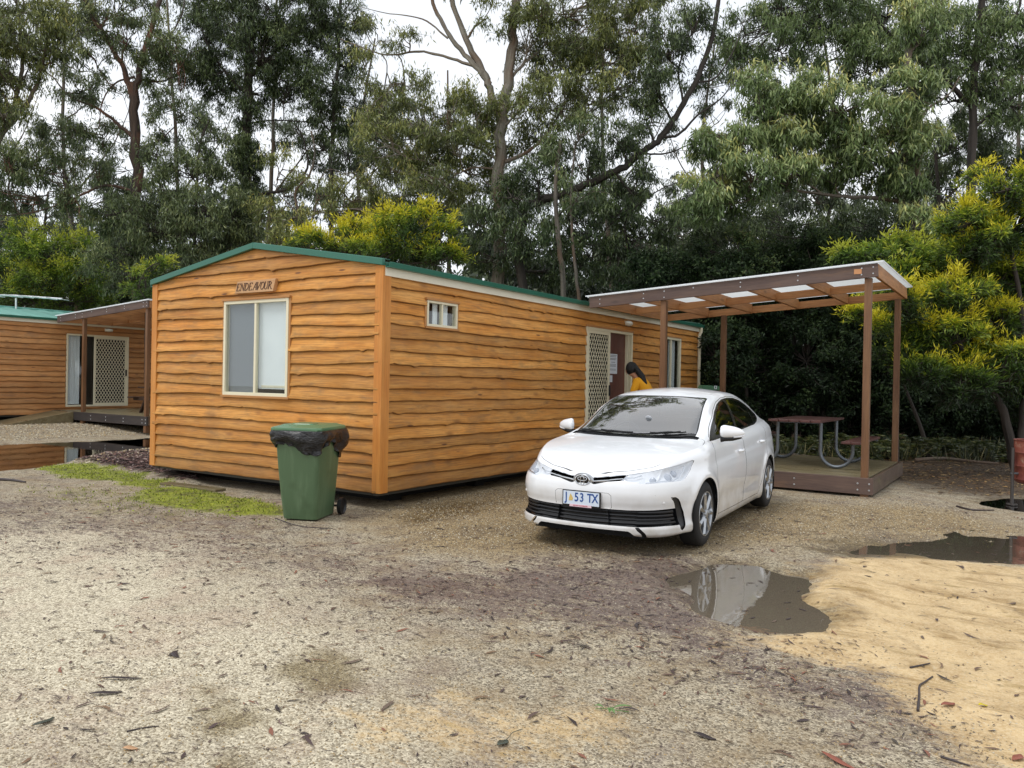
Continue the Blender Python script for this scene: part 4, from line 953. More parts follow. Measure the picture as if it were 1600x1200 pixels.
for k, s_ in enumerate((1, -1)):
    fr, rr = doors[0][k], doors[1][k]
    emit('window_surround', V, dtrim, M_CBLK, fr, False, .003, (s_,))
    emit('side_window', V, gf, M_SIDEG, fr, False, .008, (s_,))
    emit('side_window', V, gb, M_SIDEG, rr, False, .008, (s_,)); emit('quarter_window', V, gq, M_SIDEG, rr, False, .008, (s_,))
wso = emit('windscreen', V, wsin, M_WSG, car, inset=.002)
emit('windscreen_border', V, wsrim, M_CBLK, wso, inset=.0025)
emit('rear_window', V, rg, M_SIDEG, car, inset=.002)
emit('cowl', V, cow, M_CPLA, car, inset=.012)
emit('tail_lamp', V, tlp, M_RED, car, False)
# --- headlights
for k, s_ in enumerate((1, -1)):
    h = emit('headlight', V, hl, M_LENS, car, False, 0., (s_,))[0]
    # reflector bowl behind the lens
    Vh, Th = compact(V, hl); Vb = Vh.copy()
    edge = -sdpoly(Vh[:, 6:8], HLP); dep = np.clip(edge/.03, 0, 1)**.6*.045
    cells = np.minimum(np.abs(Vh[:, 6]-.86), 1)
    dep = dep*(1-.45*np.exp(-((Vh[:, 6]-(.728+(Vh[:, 7]-.706)*1.4))/.012)**2))
    dep = dep*(1-.55*np.exp(-((Vh[:, 7]-(.705+.1*(Vh[:, 6]-.4)))/.007)**2)*(Vh[:, 6] < .60))
    Vb[:, :3] -= Vb[:, 3:6]*(dep+.003)[:, None]
    if s_ < 0: Vb = flipy(Vb)
    mesh_obj('reflector', cc(Vb[:, :3]), Th if s_ < 0 else Th[:, ::-1], M_REFL, h, smooth=True)
    def onsurf(s, z, off=0.):
        j = np.argmin(np.hypot(HV[:, 6]-s, HV[:, 7]-z)+(HV[:, 8] > NR)*9); P = HV[j, :3]-HV[j, 3:6]*off; n = HV[j, 3:6].copy()
        if s_ < 0: P = P*[1, -1, 1]; n = n*[1, -1, 1]
        return P, n
    for s0, z0_, rr_, mt in ((.90, .735, .036, M_HLD), (1.02, .755, .030, M_HLD), (.68, .722, .030, M_HLD)):
        P, n = onsurf(s0, z0_, .042); n = n*.4+np.array([-1, 0, 0])*.9; n /= np.linalg.norm(n)
        mb = MB(); mb.tube([cc(P-n*.03), cc(P+n*.004), cc(P+n*.016), cc(P+n*.02)], [rr_, rr_, rr_*.8, rr_*.4], 18); mb.build('lamp_bowl', mt, h, smooth=True)
    strip = [onsurf(a, b, .006)[0] for a, b in ((.40, .714), (.49, .724), (.578, .737))]
    mb = MB(); mb.tube([cc(p_) for p_ in strip], .0065, 8); mb.build('light_strip', M_CHROME, h, smooth=True)
    strip = [onsurf(a, b, .008)[0] for a, b in ((1.166, .810), (1.13, .772), (1.077, .735), (1.0, .703), (.92, .692), (.80, .690), (.596, .682))]
    mb = MB(); mb.tube([cc(p_) for p_ in strip], .005, 8); mb.build('light_strip', M_CHROME, h, smooth=True)
# --- grilles: recessed black with slats that follow the nose
grb = emit('upper_grille', V, gr, M_CBLK, car, inset=.03)
intk = emit('lower_grille', V, it, M_CBLK, car, inset=.05)
emit('fog_surround', V, cs, M_CPLA, car, False, inset=.012)
emit('bumper_notch', V, notch, M_CBLK, car, False, inset=.02)
def nose(s, z, off):
    j = np.argmin(np.hypot(HV[:, 6]-abs(s), HV[:, 7]-z)+(HV[:, 8] > NR)*9); P = HV[j, :3]-HV[j, 3:6]*off
    return np.array([P[0], P[1]*(1 if s >= 0 else -1), z])
def edgewall(poly, dep, name, par, both=True):          # returns round an opening
    for s_ in (1, -1):
        V_ = []; F_ = []
        pl = []
        for a, b in zip(poly, poly[1:]+poly[:1]):
            n = max(1, int(np.hypot(b[0]-a[0], b[1]-a[1])/.03)); pl += [(a[0]+(b[0]-a[0])*i/n, a[1]+(b[1]-a[1])*i/n) for i in range(n)]
        for (s, z) in pl:
            j = np.argsort(np.hypot(HV[:, 6]-s, HV[:, 7]-z)+(HV[:, 8] > NR)*9)[:3]; w = 1/(np.hypot(HV[j, 6]-s, HV[j, 7]-z)+1e-4); w /= w.sum()
            P = (HV[j, :3]*w[:, None]).sum(0); n = (HV[j, 3:6]*w[:, None]).sum(0)
            for d in (.001, dep): Q = P-n*d; V_.append((Q[0], Q[1]*s_, Q[2]))
        k = len(pl); F_ = [(2*i, 2*((i+1) % k), 2*((i+1) % k)+1, 2*i+1) for i in range(k)]
        mesh_obj(name, cc(np.array(V_)), F_, M_CPLA, par, smooth=True)
edgewall([p_ for p_ in INT if p_[0] > 0]+[], .05, 'grille_edge', intk)
for z, w in ((.305, .022), (.338, .022), (.371, .022), (.404, .022)):
    mb = MB(); ss = np.linspace(-.945+(z-.285)*.30, .945-(z-.285)*.30, 70)
    P = [nose(s, z+.010*min(1, abs(s)), .012 if abs(s) > .52 else .030) for s in ss]
    Vv = []; Ff = []
    for p_ in P: Vv += [(p_[0]+.0, p_[1], p_[2]+w/2), (p_[0]-.004, p_[1], p_[2]-.001), (p_[0]+.004, p_[1], p_[2]-w/2), (p_[0]+.03, p_[1], p_[2])]
    for i in range(len(P)-1):
        for k in range(4): Ff.append((4*i+k, 4*i+(k+1) % 4, 4*i+4+(k+1) % 4, 4*i+4+k))
    mesh_obj('slat', cc(np.array(Vv)), Ff, M_CPLA, intk)
for s_ in (1, -1):
    for za, zb2, r in ((.668, .706, .007), (.703, .735, .0045)):
        mb = MB(); mb.tube([cc(nose(s_*s, za+(zb2-za)*(s-.09)/.30, .010)) for s in np.linspace(.09, .385, 12)], r, 8); mb.build('chrome_bar', M_CHROME, grb, smooth=True)
# --- badge
bz = .676
bx = nose(0.001, bz, 0)[0]-.012
bdg = MB(); 
def ell(mb, cy, cz, a, b, r, x=bx, n=36, ang=(0, 2*pi)):
    mb.tube([cc((x, cy+a*cos(t), cz+b*sin(t))) for t in np.linspace(*ang, n, endpoint=False)], r, 8, closed=True)
ell(bdg, 0, bz, .070, .047, .0065); ell(bdg, 0, bz+.012, .046, .018, .0045, bx-.002); ell(bdg, 0, bz-.002, .019, .043, .0045, bx-.003)
badge = bdg.build('badge', M_CHROME, car, smooth=True)
mb = MB(); mb.tube([cc((bx+.012, 0, bz)), cc((bx+.002, 0, bz))], [.07, .066], 30); bb = mb.build('badge_backing', M_CBLK, badge); 
for v in bb.data.vertices: v.co.z = bz+(v.co.z-bz)*.68
mb = MB(); mb.tube([cc((bx+.022, 0, bz-.004)), cc((bx+.006, 0, bz-.004))], [.105, .092], 30); bb = mb.build('badge_surround', M_ALLOY, badge, smooth=True)
for v in bb.data.vertices: v.co.z = bz-.004+(v.co.z-bz+.004)*.66
# --- number plate
pz = .502; px_ = nose(.001, .50, 0)[0]-.018
pla = MB().box(cc((px_+.008, 0, pz)), (.385, .012, .150)).build('number_plate_frame', M_CBLK, car, bevel=.003)
MB().box(cc((px_, 0, pz+.006)), (.362, .004, .122)).build('number_plate', M_PLATE, pla, bevel=.001)
MB().box(cc((px_-.0006, -.005, pz-.062)), (.22, .006, .022)).build('plate_strip', M_PPINK, pla)
def text(body, size, mt, par, loc, sx=1., name='lettering', th=.0008):
    cu = bpy.data.curves.new(name, 'FONT'); cu.body = body; cu.size = size; cu.align_x = 'CENTER'; cu.align_y = 'CENTER'; cu.extrude = th; cu.offset = size*.018
    t = bpy.data.objects.new(name, cu); COL.objects.link(t); bpy.context.view_layer.update()
    me = bpy.data.meshes.new_from_object(t.evaluated_get(bpy.context.evaluated_depsgraph_get())); bpy.data.objects.remove(t)
    o = bpy.data.objects.new(name, me); link(o, par); me.materials.append(mt)
    o.rotation_euler = (pi/2, 0, 0); o.scale = (sx, 1, 1); o.location = loc
    return o
# seen from in front, the car's left (+X local) is on the viewer's right
for ch, y in (('J', -.150), ('5', -.045), ('3', .008), ('T', .088), ('X', .140)):
    text(ch, .112, M_PBLUE, pla, Vector(cc((px_-.003, y, pz+.012))), .78, 'plate_lettering')
mb = MB(); mb.prism([(-.125, pz-.02), (-.088, pz-.02), (-.080, pz+.002), (-.098, pz+.034), (-.108, pz+.044), (-.120, pz+.01)], 1, px_-.0035, px_-.002); mb.build('plate_emblem', M_PYEL, pla)
text('EXPLORE THE POSSIBILITIES', .013, M_PRED, pla, Vector(cc((px_-.0045, -.005, pz-.062))), .9, 'plate_strip_lettering')
# parking sensor dots
for s_ in (1, -1):
    P = nose(s_*.775, .502, -.001); mb = MB(); mb.tube([cc(P), cc(P+[-.004, 0, 0])], [.011, .008], 12); mb.build('parking_sensor', M_PAINT, car, smooth=True)
# --- wheels
def wheel(x, s_):
    w = empty('wheel', (0, 0, 0)); w.parent = car; w.location = cc((x, s_*.775, .316)); w.rotation_euler = (0, 0, 0 if s_ > 0 else pi)
    prof = [(-.095, .20), (-.100, .225), (-.1, .27), (-.088, .30), (-.07, .312), (0, .316), (.07, .312), (.088, .30), (.1, .27), (.104, .245), (.100, .215), (.09, .205), (.08, .20)]
    def lathe(prof, n=56, jag=0):
        V_ = []; F_ = []
        for i in range(n):
            a = 2*pi*i/n
            for d, r in prof: V_.append((d, r*cos(a), r*sin(a)))
        k = len(prof)
        for i in range(n):
            for j in range(k-1): F_.append((i*k+j, ((i+1) % n)*k+j, ((i+1) % n)*k+j+1, i*k+j+1))
        return V_, F_
    ty = MB(); ty.add(*lathe(prof)); 
    for r0 in (-.045, -.015, .015, .045): pass
    ty.build('tyre', M_TYRE, w, smooth=True)
    rim_ = MB(); rim_.add(*lathe([(.098, .216), (.104, .214), (.104, .205), (.09, .200), (.03, .193), (-.08, .19)])); ro = rim_.build('rim', M_ALLOY, w, smooth=True)
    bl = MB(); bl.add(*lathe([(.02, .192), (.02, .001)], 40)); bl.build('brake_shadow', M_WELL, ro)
    sp = MB()
    for k in range(7):          # seven pairs of flat blades
        a0 = 2*pi*k/7
        pts = [(.035, -.26, .085), (.035, .30, .085), (.120, .17, .096), (.205, .115, .100), (.205, -.20, .100), (.12, -.14, .096)]
        V_ = []
        for d_ in (0, -.022):
            for r, a, d in pts: V_.append((d+d_, r*cos(a0+a*(1.6 if r < .05 else 1)), r*sin(a0+a*(1.6 if r < .05 else 1))))
        V_ += [(.112 if True else 0, .05*cos(a0), .05*sin(a0)), (.114, .19*cos(a0-.04), .19*sin(a0-.04))]
        F_ = [(0, 12, 5), (5, 12, 13), (5, 13, 4), (0, 1, 12), (1, 2, 12), (2, 13, 12), (2, 3, 13), (3, 4, 13)] + [(i, (i+1) % 6, 6+(i+1) % 6, 6+i)[::-1] for i in range(6)]
        sp.add(V_, F_)
    sp.build('spokes', M_ALLOY, ro)
    hb = MB(); hb.add(*lathe([(.085, .045), (.112, .040), (.118, .028), (.118, .0005)], 24)); hb.build('hub_cap', M_ALLOY, ro, smooth=True)
    return w
for x in (.96, 3.66):
    for s_ in (1, -1): wheel(x, s_)
# inner wells, underside
mb = MB()
for x in (.96, 3.66):
    for s_ in (1, -1):
        n = 24; V_ = []; F_ = []
        for i in range(n+1):
            a = pi*(-.12+1.24*i/n)
            for y in (.50, .868): V_.append(cc((x+.36*cos(a), s_*y, .315+.36*sin(a))))
        for i in range(n): F_.append((2*i, 2*i+1, 2*i+3, 2*i+2))
        V_ += [cc((x+.36*cos(pi*(-.12+1.24*i/n)), s_*.50, .315+.36*sin(pi*(-.12+1.24*i/n)))) for i in range(n+1)]; F_.append(tuple(range(2*n+2, 3*n+3)))
        mb.add(V_, F_)
mb.each('wheel_liner', M_WELL, car)
mb = MB()
mb.box(cc((2.31, 0, .21)), (1.46, 2.1, .06)); mb.box(cc((.42, 0, .20)), (1.1, .55, .05)); mb.box(cc((.96, 0, .30)), (.98, .7, .18)); mb.box(cc((3.66, 0, .34)), (.98, .7, .24)); mb.box(cc((4.2, 0, .30)), (1.2, .45, .1))
mb.box(cc((.55, 0, .52)), (1.1, .04, .45))
mb.build('underbody', M_WELL, car)
# mud flap behind the front wheel
for s_ in (1, -1): MB().box(cc((1.335, s_*.80, .27)), (.13, .012, .20)).build('mud_flap', M_CBLK, car, bevel=.003)
# --- mirrors
for s_ in (1, -1):
    def my(P): return cc(np.array(P, float)*[1, s_, 1])
    V_ = []; F_ = []; n = 20; m2 = 14; c0 = np.array([1.60, .95, 1.068])
    for i in range(m2+1):
        u = -1+2*i/m2
        for k in range(n):
            a = 2*pi*k/n; r = ((1-abs(u)**(6 if u < 0 else 2.)) if abs(u) < 1 else 0)**.5*(1-.22*(u+1)/2)
            yy = u*.118; hh = .072*r*(1-.12*u); dd = .065*r*(1 if cos(a) < 0 else .55)
            V_.append(my(c0+[dd*cos(a)+.05*u, yy, hh*(abs(sin(a))**.8*(1 if sin(a) > 0 else -.8))-.006*u]))
    for i in range(m2):
        for k in range(n): F_.append((i*n+k, i*n+(k+1) % n, (i+1)*n+(k+1) % n, (i+1)*n+k))
    mr_ = MB().add(V_, F_).build('mirror', M_PAINT, car, smooth=True)
    mb = MB(); mb.tube([my((1.57, .835, .992)), my((1.58, .88, .998)), my((1.60, .95, 1.002)), my((1.64, 1.03, 1.018))], [.030, .024, .022, .014], 12); mb.build('mirror_base', M_CBLK, mr_, smooth=True)
    mb = MB(); mb.prism([(0, 0)]*0 or [(1.50, .985), (1.62, 1.01), (1.66, 1.09), (1.60, 1.02)], 1, s_*.80, s_*.845) if False else None
    mb = MB(); mb.tube([my((1.575, .97, 1.022)), my((1.61, 1.03, 1.03)), my((1.65, 1.062, 1.04))], .009, 8); mb.build('mirror_indicator', M_REFL, mr_)
    V_ = [my(c0+[.040, u*.1+.0, w*.055]) for u in (-1, 1) for w in (-1, 1)]
    # handles
    for xh in (2.30, 3.36):
        j = np.argmin(np.hypot(HV[:, 0]-xh, HV[:, 2]-(.835+.015*(xh-2.3)))+(HV[:, 8] > NR)*9+(HV[:, 1] < .5)*9); P = HV[j, :3]
        dd_ = doors[0 if xh < 3 else 1][0 if s_ > 0 else 1]
        mb = MB(); mb.tube([my(P+[d, o, .0]) for d, o in ((-.10, .004), (-.085, .024), (-.03, .034), (.03, .034), (.085, .024), (.10, .004))], [.010, .015, .014, .014, .015, .010], 12); mb.build('door_handle', M_PAINT, dd_, smooth=True)
# --- wipers
def wsurf(x, y, off=.012): 
    j = np.argmin((HV[:, 0]-x)**2+(HV[:, 1]-abs(y))**2+(HV[:, 8] < NR+RAILV)*9); P = HV[j, :3].copy()+HV[j, 3:6]*off*[1, 1 if y > 0 else -1, 1]; P[1] = y; P[0] = x; return P
for ya, yb_, xa, xb in ((-.60, .08, 1.27, 1.20), (.0, .56, 1.185, 1.30)):
    mb = MB(); pts = [wsurf(xa+(xb-xa)*t, ya+(yb_-ya)*t) for t in np.linspace(0, 1, 12)]
    mb.tube([cc(p_) for p_ in pts], .007, 8); mb.tube([cc(wsurf(xa+(xb-xa)*t-.0, ya+(yb_-ya)*t, .022)) for t in np.linspace(.35, .9, 6)], .009, 8)
    mb.build('wiper', M_CBLK, car, smooth=True)
# --- interior
ins = MB()
ins.box(cc((1.62, 0, .90)), (1.36, .46, .12)); ins.build('dashboard', M_DASH, car, bevel=.03)
mb = MB(); mb.box(cc((2.4, 0, .30)), (1.4, 2.3, .04)); mb.box(cc((1.4, 0, .6)), (1.4, .05, .5)); mb.box(cc((3.5, 0, .62)), (1.35, .1, .75)); mb.build('cabin_floor', M_DASH, car)
for y in (-.37, .37):
    mb = MB(); mb.box(cc((2.38, y, .52)), (.50, .50, .16)); mb.box(cc((2.68, y, .86)), (.48, .14, .58)); st_ = mb.build('seat', M_SEAT, car, bevel=.05)
    MB().box(cc((2.74, y, 1.21)), (.26, .10, .17)).build('headrest', M_SEAT, st_, bevel=.03)
mb = MB(); mb.box(cc((3.25, 0, .55)), (1.25, .5, .16)); mb.box(cc((3.5, 0, .84)), (1.25, .14, .52)); mb.build('rear_seat', M_SEAT, car, bevel=.05)
sw_ = MB(); c0 = np.array([1.93, -.37, .93]); sw_.tube([cc(c0+[.075*sin(t), .185*cos(t), .17*sin(t)]) for t in np.linspace(0, 2*pi, 28, endpoint=False)], .014, 8, closed=True)
sw_.tube([cc(c0+[-.0, -.17, 0]), cc(c0+[-.02, 0, -.01]), cc(c0+[0, .17, 0])], .014, 8); sw_.tube([cc(c0+[-.02, 0, 0]), cc(c0+[-.2, 0, -.1])], .03, 10); sw_.build('steering_wheel', M_DASH, car, smooth=True)
mb = MB(); mb.box(cc((2.06, 0, 1.335)), (.22, .02, .055)); mb.tube([cc((2.03, 0, 1.40)), cc((2.05, 0, 1.35))], .008); mb.build('rear_view_mirror', M_CBLK, car, bevel=.01)
mb = MB(); P = wsurf(1.52, .07, -.006); mb.tube([cc(P), cc(P+[.003, 0, .003])], .035, 20); mb.build('windscreen_sticker', M_PAPER, car)
# ---------------------------------------------------------------- wheelie bin with a liner bag
def binmat():
    m_, nt, p, out = mat('bin_green_plastic'); co = nd(nt, 'ShaderNodeTexCoord').outputs['Object']
    mp_ = nd(nt, 'ShaderNodeMapping', {0: co, 3: (9, 9, 1.2)}); n = nd(nt, 'ShaderNodeTexNoise', {'Vector': mp_, 'Scale': 1.5, 'Detail': 6.}).outputs[0]
    n2 = nd(nt, 'ShaderNodeTexNoise', {'Vector': co, 'Scale': 5., 'Detail': 5.}).outputs[0]
    f = nd(nt, 'ShaderNodeMapRange', {0: n, 1: .5, 2: .75, 3: 0, 4: .45}).outputs[0]
    c = nd(nt, 'ShaderNodeMix', {0: f, 6: lin((80, 104, 74))+(1,), 7: lin((112, 136, 104))+(1,)}, data_type='RGBA').outputs[2]
    c = nd(nt, 'ShaderNodeMix', {0: nd(nt, 'ShaderNodeMapRange', {0: n2, 1: .55, 2: .8, 3: 0, 4: .5}).outputs[0], 6: c, 7: lin((58, 74, 48))+(1,)}, data_type='RGBA').outputs[2]
    put(nt, p, base=c, rough=.42); return m_
M_BIN = binmat(); M_BINL = plain('bin_lid_green', (84, 122, 88), .3, var=.1)
m_, nt, p, out = mat('bin_liner_plastic'); co = nd(nt, 'ShaderNodeTexCoord').outputs['Object']
mp_ = nd(nt, 'ShaderNodeMapping', {0: co, 2: (.4, .7, .3), 3: (16, 16, 34)})
nn_ = nd(nt, 'ShaderNodeTexNoise', {'Vector': mp_, 'Scale': 1., 'Detail': 4., 'Distortion': 1.6}).outputs[0]
put(nt, p, base=lin((16, 16, 20)), rough=.22, norm=nd(nt, 'ShaderNodeBump', {'Height': nn_, 'Strength': 1., 'Distance': .03})); M_BAG = m_
put(nt, p, coat=.25, coatr=.15)
BA = math.atan2(.92, -.39)-pi/2       # depth axis direction
def rrect(cx, cy, w, d, r, n=5):
    P = []
    for sx, sy, a0 in ((1, 1, 0), (-1, 1, 90), (-1, -1, 180), (1, -1, 270)):
        for k in range(n+1):
            a = radians(a0+90*k/n); P.append((cx+sx*(w/2-r)+r*cos(a), cy+sy*(d/2-r)+r*sin(a)))
    return P
def loft(rings, cap=True):
    k = len(rings[0]); V = [p_ for r in rings for p_ in r]; F = []
    for i in range(len(rings)-1):
        for j in range(k): F.append((i*k+j, i*k+(j+1) % k, (i+1)*k+(j+1) % k, (i+1)*k+j))
    if cap: F.append(tuple(range(k))[::-1]); F.append(tuple((len(rings)-1)*k+j for j in range(k)))
    return V, F
bx_, by_ = -.25, -.90
wb = empty('wheelie_bin', (bx_, by_, float(gheight(bx_, by_))), BA, 'green wheelie bin with a black liner under its lid, by the near cabin corner', 'bin')
def ring(w, d, cy, z, r=.05): return [(x, y, z) for x, y in rrect(0, cy, w, d, r)]
V, F = loft([ring(.40, .50, .03, .015), ring(.41, .51, .03, .03), ring(.44, .555, .015, .25), ring(.475, .615, .005, .55), ring(.515, .675, 0, .92), ring(.52, .68, 0, .955), ring(.575, .735, 0, .965), ring(.58, .74, 0, 1.01)])
MB().add(V, F).build('tub', M_BIN, wb, smooth=True, bevel=0)
V, F = loft([ring(.60, .76, .0, 1.012, .06), ring(.605, .765, 0, 1.03, .06), ring(.59, .75, 0, 1.045, .06), ring(.50, .60, .03, 1.062, .07), ring(.46, .55, .03, 1.072, .07)])
lid = MB().add(V, F).build('lid', M_BINL, wb, smooth=True)
V, F = loft([ring(.26, .20, -.10, 1.066, .04), ring(.24, .18, -.10, 1.082, .04)]); MB().add(V, F).build('lid_boss', M_BINL, lid, smooth=True)
mb = MB(); mb.tube([(-.24, .43, 1.03), (.24, .43, 1.03)], .014); [mb.tube([(x, .35, 1.03), (x, .435, 1.03)], .016) for x in (-.23, 0, .23)]; mb.build('handle', M_BIN, wb, smooth=True)
for s_ in (1, -1):
    V_ = []; F_ = []; prof = [(0, .001), (0, .05), (.012, .06), (.012, .09), (0, .098), (.03, .10), (.045, .095), (.05, .08), (.05, .001)]; n = 28
    prof = [(-.002, .001), (.006, .05), (.0, .062), (0, .085), (.014, .092), (.020, .1), (-.02, .1), (-.028, .09), (-.028, .001)]
    for i in range(n):
        a = 2*pi*i/n
        for d, r in prof: V_.append((s_*(.285+d), .30+r*cos(a), .1+r*sin(a)))
    k = len(prof)
    for i in range(n):
        for j in range(k-1): F_.append((i*k+j, ((i+1) % n)*k+j, ((i+1) % n)*k+j+1, i*k+j+1))
    wh = MB().add(V_, F_).build('wheel', M_BLACK, wb, smooth=True)
    mb = MB(); mb.tube([(s_*.284, .30, .1), (s_*.29, .30, .1)], .042, 16); mb.build('wheel_hub', M_CPLA, wh, smooth=True)
MB().tube([(-.28, .30, .1), (.28, .30, .1)], .012).build('axle', M_BLACK, wb)
# liner: pinched out under the lid, hangs in uneven swags
n = 160; rows_ = 12; V = []; base = rrect(0, 0, .58, .74, .06, 5); base = np.array(base+base[:1]); tt = np.r_[0, np.cumsum(np.linalg.norm(np.diff(base, axis=0), axis=1))]; tt /= tt[-1]
for j in range(rows_):
    v = j/(rows_-1)
    for i in range(n):
        t = i/n; x = np.interp(t, tt, base[:, 0]); y = np.interp(t, tt, base[:, 1])
        drop = .20+.07*sin(2*pi*t*3+1.0)+.07*max(0, sin(2*pi*(t*2+.30)))**2+.045*(fbm(np.array([t*22.]), np.array([3.]), 3)[0]-.5)*2
        puff = .046*sin(pi*min(1, .12+v*1.1))*(1+.4*sin(2*pi*t*5+1)) - .016*v + .030*(fbm(np.array([t*40.+3*v]), np.array([v*5.]), 4)[0]-.5)*2*(.4+v) + .018*sin(t*2*pi*14+v*5)*v
        tap = 1-.13*drop*v; q_ = 1+puff/.3
        V.append((x*q_*tap, y*(1+puff/.37)*tap, 1.012-drop*v-.01*sin(t*60)*v))
F = [(j*n+i, j*n+(i+1) % n, (j+1)*n+(i+1) % n, (j+1)*n+i) for j in range(rows_-1) for i in range(n)]
bag = mesh_obj('liner_bag', V, F, M_BAG, wb, smooth=True); q = bag.modifiers.new('s', 'SUBSURF'); q.levels = q.render_levels = 1; q = bag.modifiers.new('t', 'SOLIDIFY'); q.thickness = .003
# ---------------------------------------------------------------- picnic table
M_PTOP = wood('red_brown_slats', (72, 42, 38), (90, 54, 48), (46, 28, 26), .4, .8, knots=False); M_GALV = plain('galvanised_tube', (112, 118, 124), .42, .7, var=.15, scale=25)
def picnic(loc, rz, label, mt=None):
    t = empty('picnic_table', loc, rz, label, 'picnic table')
    mt = mt or M_PTOP
    mb = MB(); [mb.box((x, 0, .73), (.150, 1.85, .035)) for x in (-.32, -.16, 0, .16, .32)]; tp = mb.build('table_top', mt, t, bevel=.004)
    mb = MB(); [mb.box((0, y, .70), (.66, .05, .025)) for y in (-.6, .6)]; mb.each('table_batten', M_GALV, tp)
    for s_ in (1, -1):
        mb = MB(); [mb.box((s_*x, 0, .43), (.135, 1.85, .035)) for x in (.76, .90)]; sb_ = mb.build('seat', mt, t, bevel=.004)
        mb = MB(); [mb.box((s_*.83, y, .405), (.30, .05, .02)) for y in (-.6, .6)]; mb.each('seat_batten', M_GALV, sb_)
        for y in (-.6, .6):
            c = .565; r = .235; pts = [(s_*(c-r), y, .70), (s_*(c-r), y, .5), (s_*(c-r), y, r+.03)]
            pts += [(s_*(c-r*cos(a)), y, r+.03-r*sin(a)) for a in np.linspace(.15, pi-.15, 14)]+[(s_*(c+r), y, r+.03), (s_*(c+r), y, .37), (s_*(c+r+.02), y, .395)]
            mb = MB(); mb.tube(pts, .028, 12); mb.build('leg', M_GALV, t, smooth=True)
    return t
picnic((3.58, 6.42, ZD), 0, 'picnic table with brown slats and bent steel tube legs on the deck')
M_DKT = wood('dark_timber', (60, 44, 36), (72, 54, 44), (36, 26, 22), .5, .8, knots=False)
pt2 = empty('trestle_table', (-13.75, 6.3, ZD+.17), 0, 'dark timber picnic table half hidden on the further porch', 'picnic table')
mb = MB(); [mb.box((x, 0, .73), (.14, 1.7, .035)) for x in (-.31, -.155, 0, .155, .31)]; mb.build('table_top', M_DKT, pt2, bevel=.003)
for s_ in (1, -1):
    mb = MB(); [mb.box((s_*x, 0, .44), (.13, 1.7, .035)) for x in (.68, .82)]; mb.build('seat', M_DKT, pt2, bevel=.003)
    for y in (-.6, .6): MB().bar((s_*.18, y, .715), (s_*.62, y, .0), .045, .09, (0, 1, 0)).build('leg', M_DKT, pt2)
for y in (-.65, .65): MB().box((0, y, .40), (1.76, .045, .09)).build('cross_rail', M_DKT, pt2, bevel=.003)
# ---------------------------------------------------------------- drum on posts
def rustmat():
    m_, nt, p, out = mat('rusty_red_drum'); co = nd(nt, 'ShaderNodeTexCoord').outputs['Object']
    n = nd(nt, 'ShaderNodeTexNoise', {'Vector': co, 'Scale': 5., 'Detail': 7., 'Roughness': .65}).outputs[0]
    c = nd(nt, 'ShaderNodeMix', {0: nd(nt, 'ShaderNodeMapRange', {0: n, 1: .4, 2: .65}).outputs[0], 6: lin((96, 40, 36))+(1,), 7: lin((128, 70, 54))+(1,)}, data_type='RGBA').outputs[2]
    c = nd(nt, 'ShaderNodeMix', {0: nd(nt, 'ShaderNodeMapRange', {0: n, 1: .62, 2: .7, 4: .7}).outputs[0], 6: c, 7: lin((150, 128, 112))+(1,)}, data_type='RGBA').outputs[2]
    put(nt, p, base=c, rough=.6, norm=nd(nt, 'ShaderNodeBump', {'Height': n, 'Strength': .4, 'Distance': .01})); return m_
M_RUST = rustmat(); M_POSTG = plain('dark_steel_post', (78, 74, 72), .5, .5)
dl_ = np.array([cos(YAW), sin(YAW)]); dc = np.array([6.41, 5.94])+dl_*.40
dr = empty('drum_barrel', (dc[0], dc[1], 0.0), YAW, 'rusty red drum hung between two steel posts at the right edge', 'drum')
V = []; F = []; n = 40; prof = [(.02, .30), (.17, .285), (.235, .30), (.28, .33), (.29, .36), (.285, .37), (.285, .53), (.295, .545), (.285, .56), (.285, .72), (.295, .735), (.285, .75), (.285, .90), (.295, .91), (.285, .915), (.275, .91), (.275, .4)]
for i in range(n):
    a = 2*pi*i/n
    for r, z in prof: V.append((r*cos(a), r*sin(a), z))
k = len(prof)
for i in range(n):
    for j in range(k-1): F.append((i*k+j, ((i+1) % n)*k+j, ((i+1) % n)*k+j+1, i*k+j+1))
MB().add(V, F).build('barrel', M_RUST, dr, smooth=True)
for s_ in (1, -1):
    mb = MB(); mb.tube([(s_*.36, -.02, -.1), (s_*.36, -.02, .80)], .022, 12); ps_ = mb.build('post', M_POSTG, dr, smooth=True)
    mb = MB(); mb.tube([(s_*.36, -.02, .0), (s_*.36, -.02, .015)], .07, 14); mb.build('base_plate', M_POSTG, ps_)
    mb = MB(); mb.tube([(s_*.27, -.02, .44), (s_*.385, -.02, .44)], .016, 10); mb.build('pivot', M_GALV, dr, smooth=True)
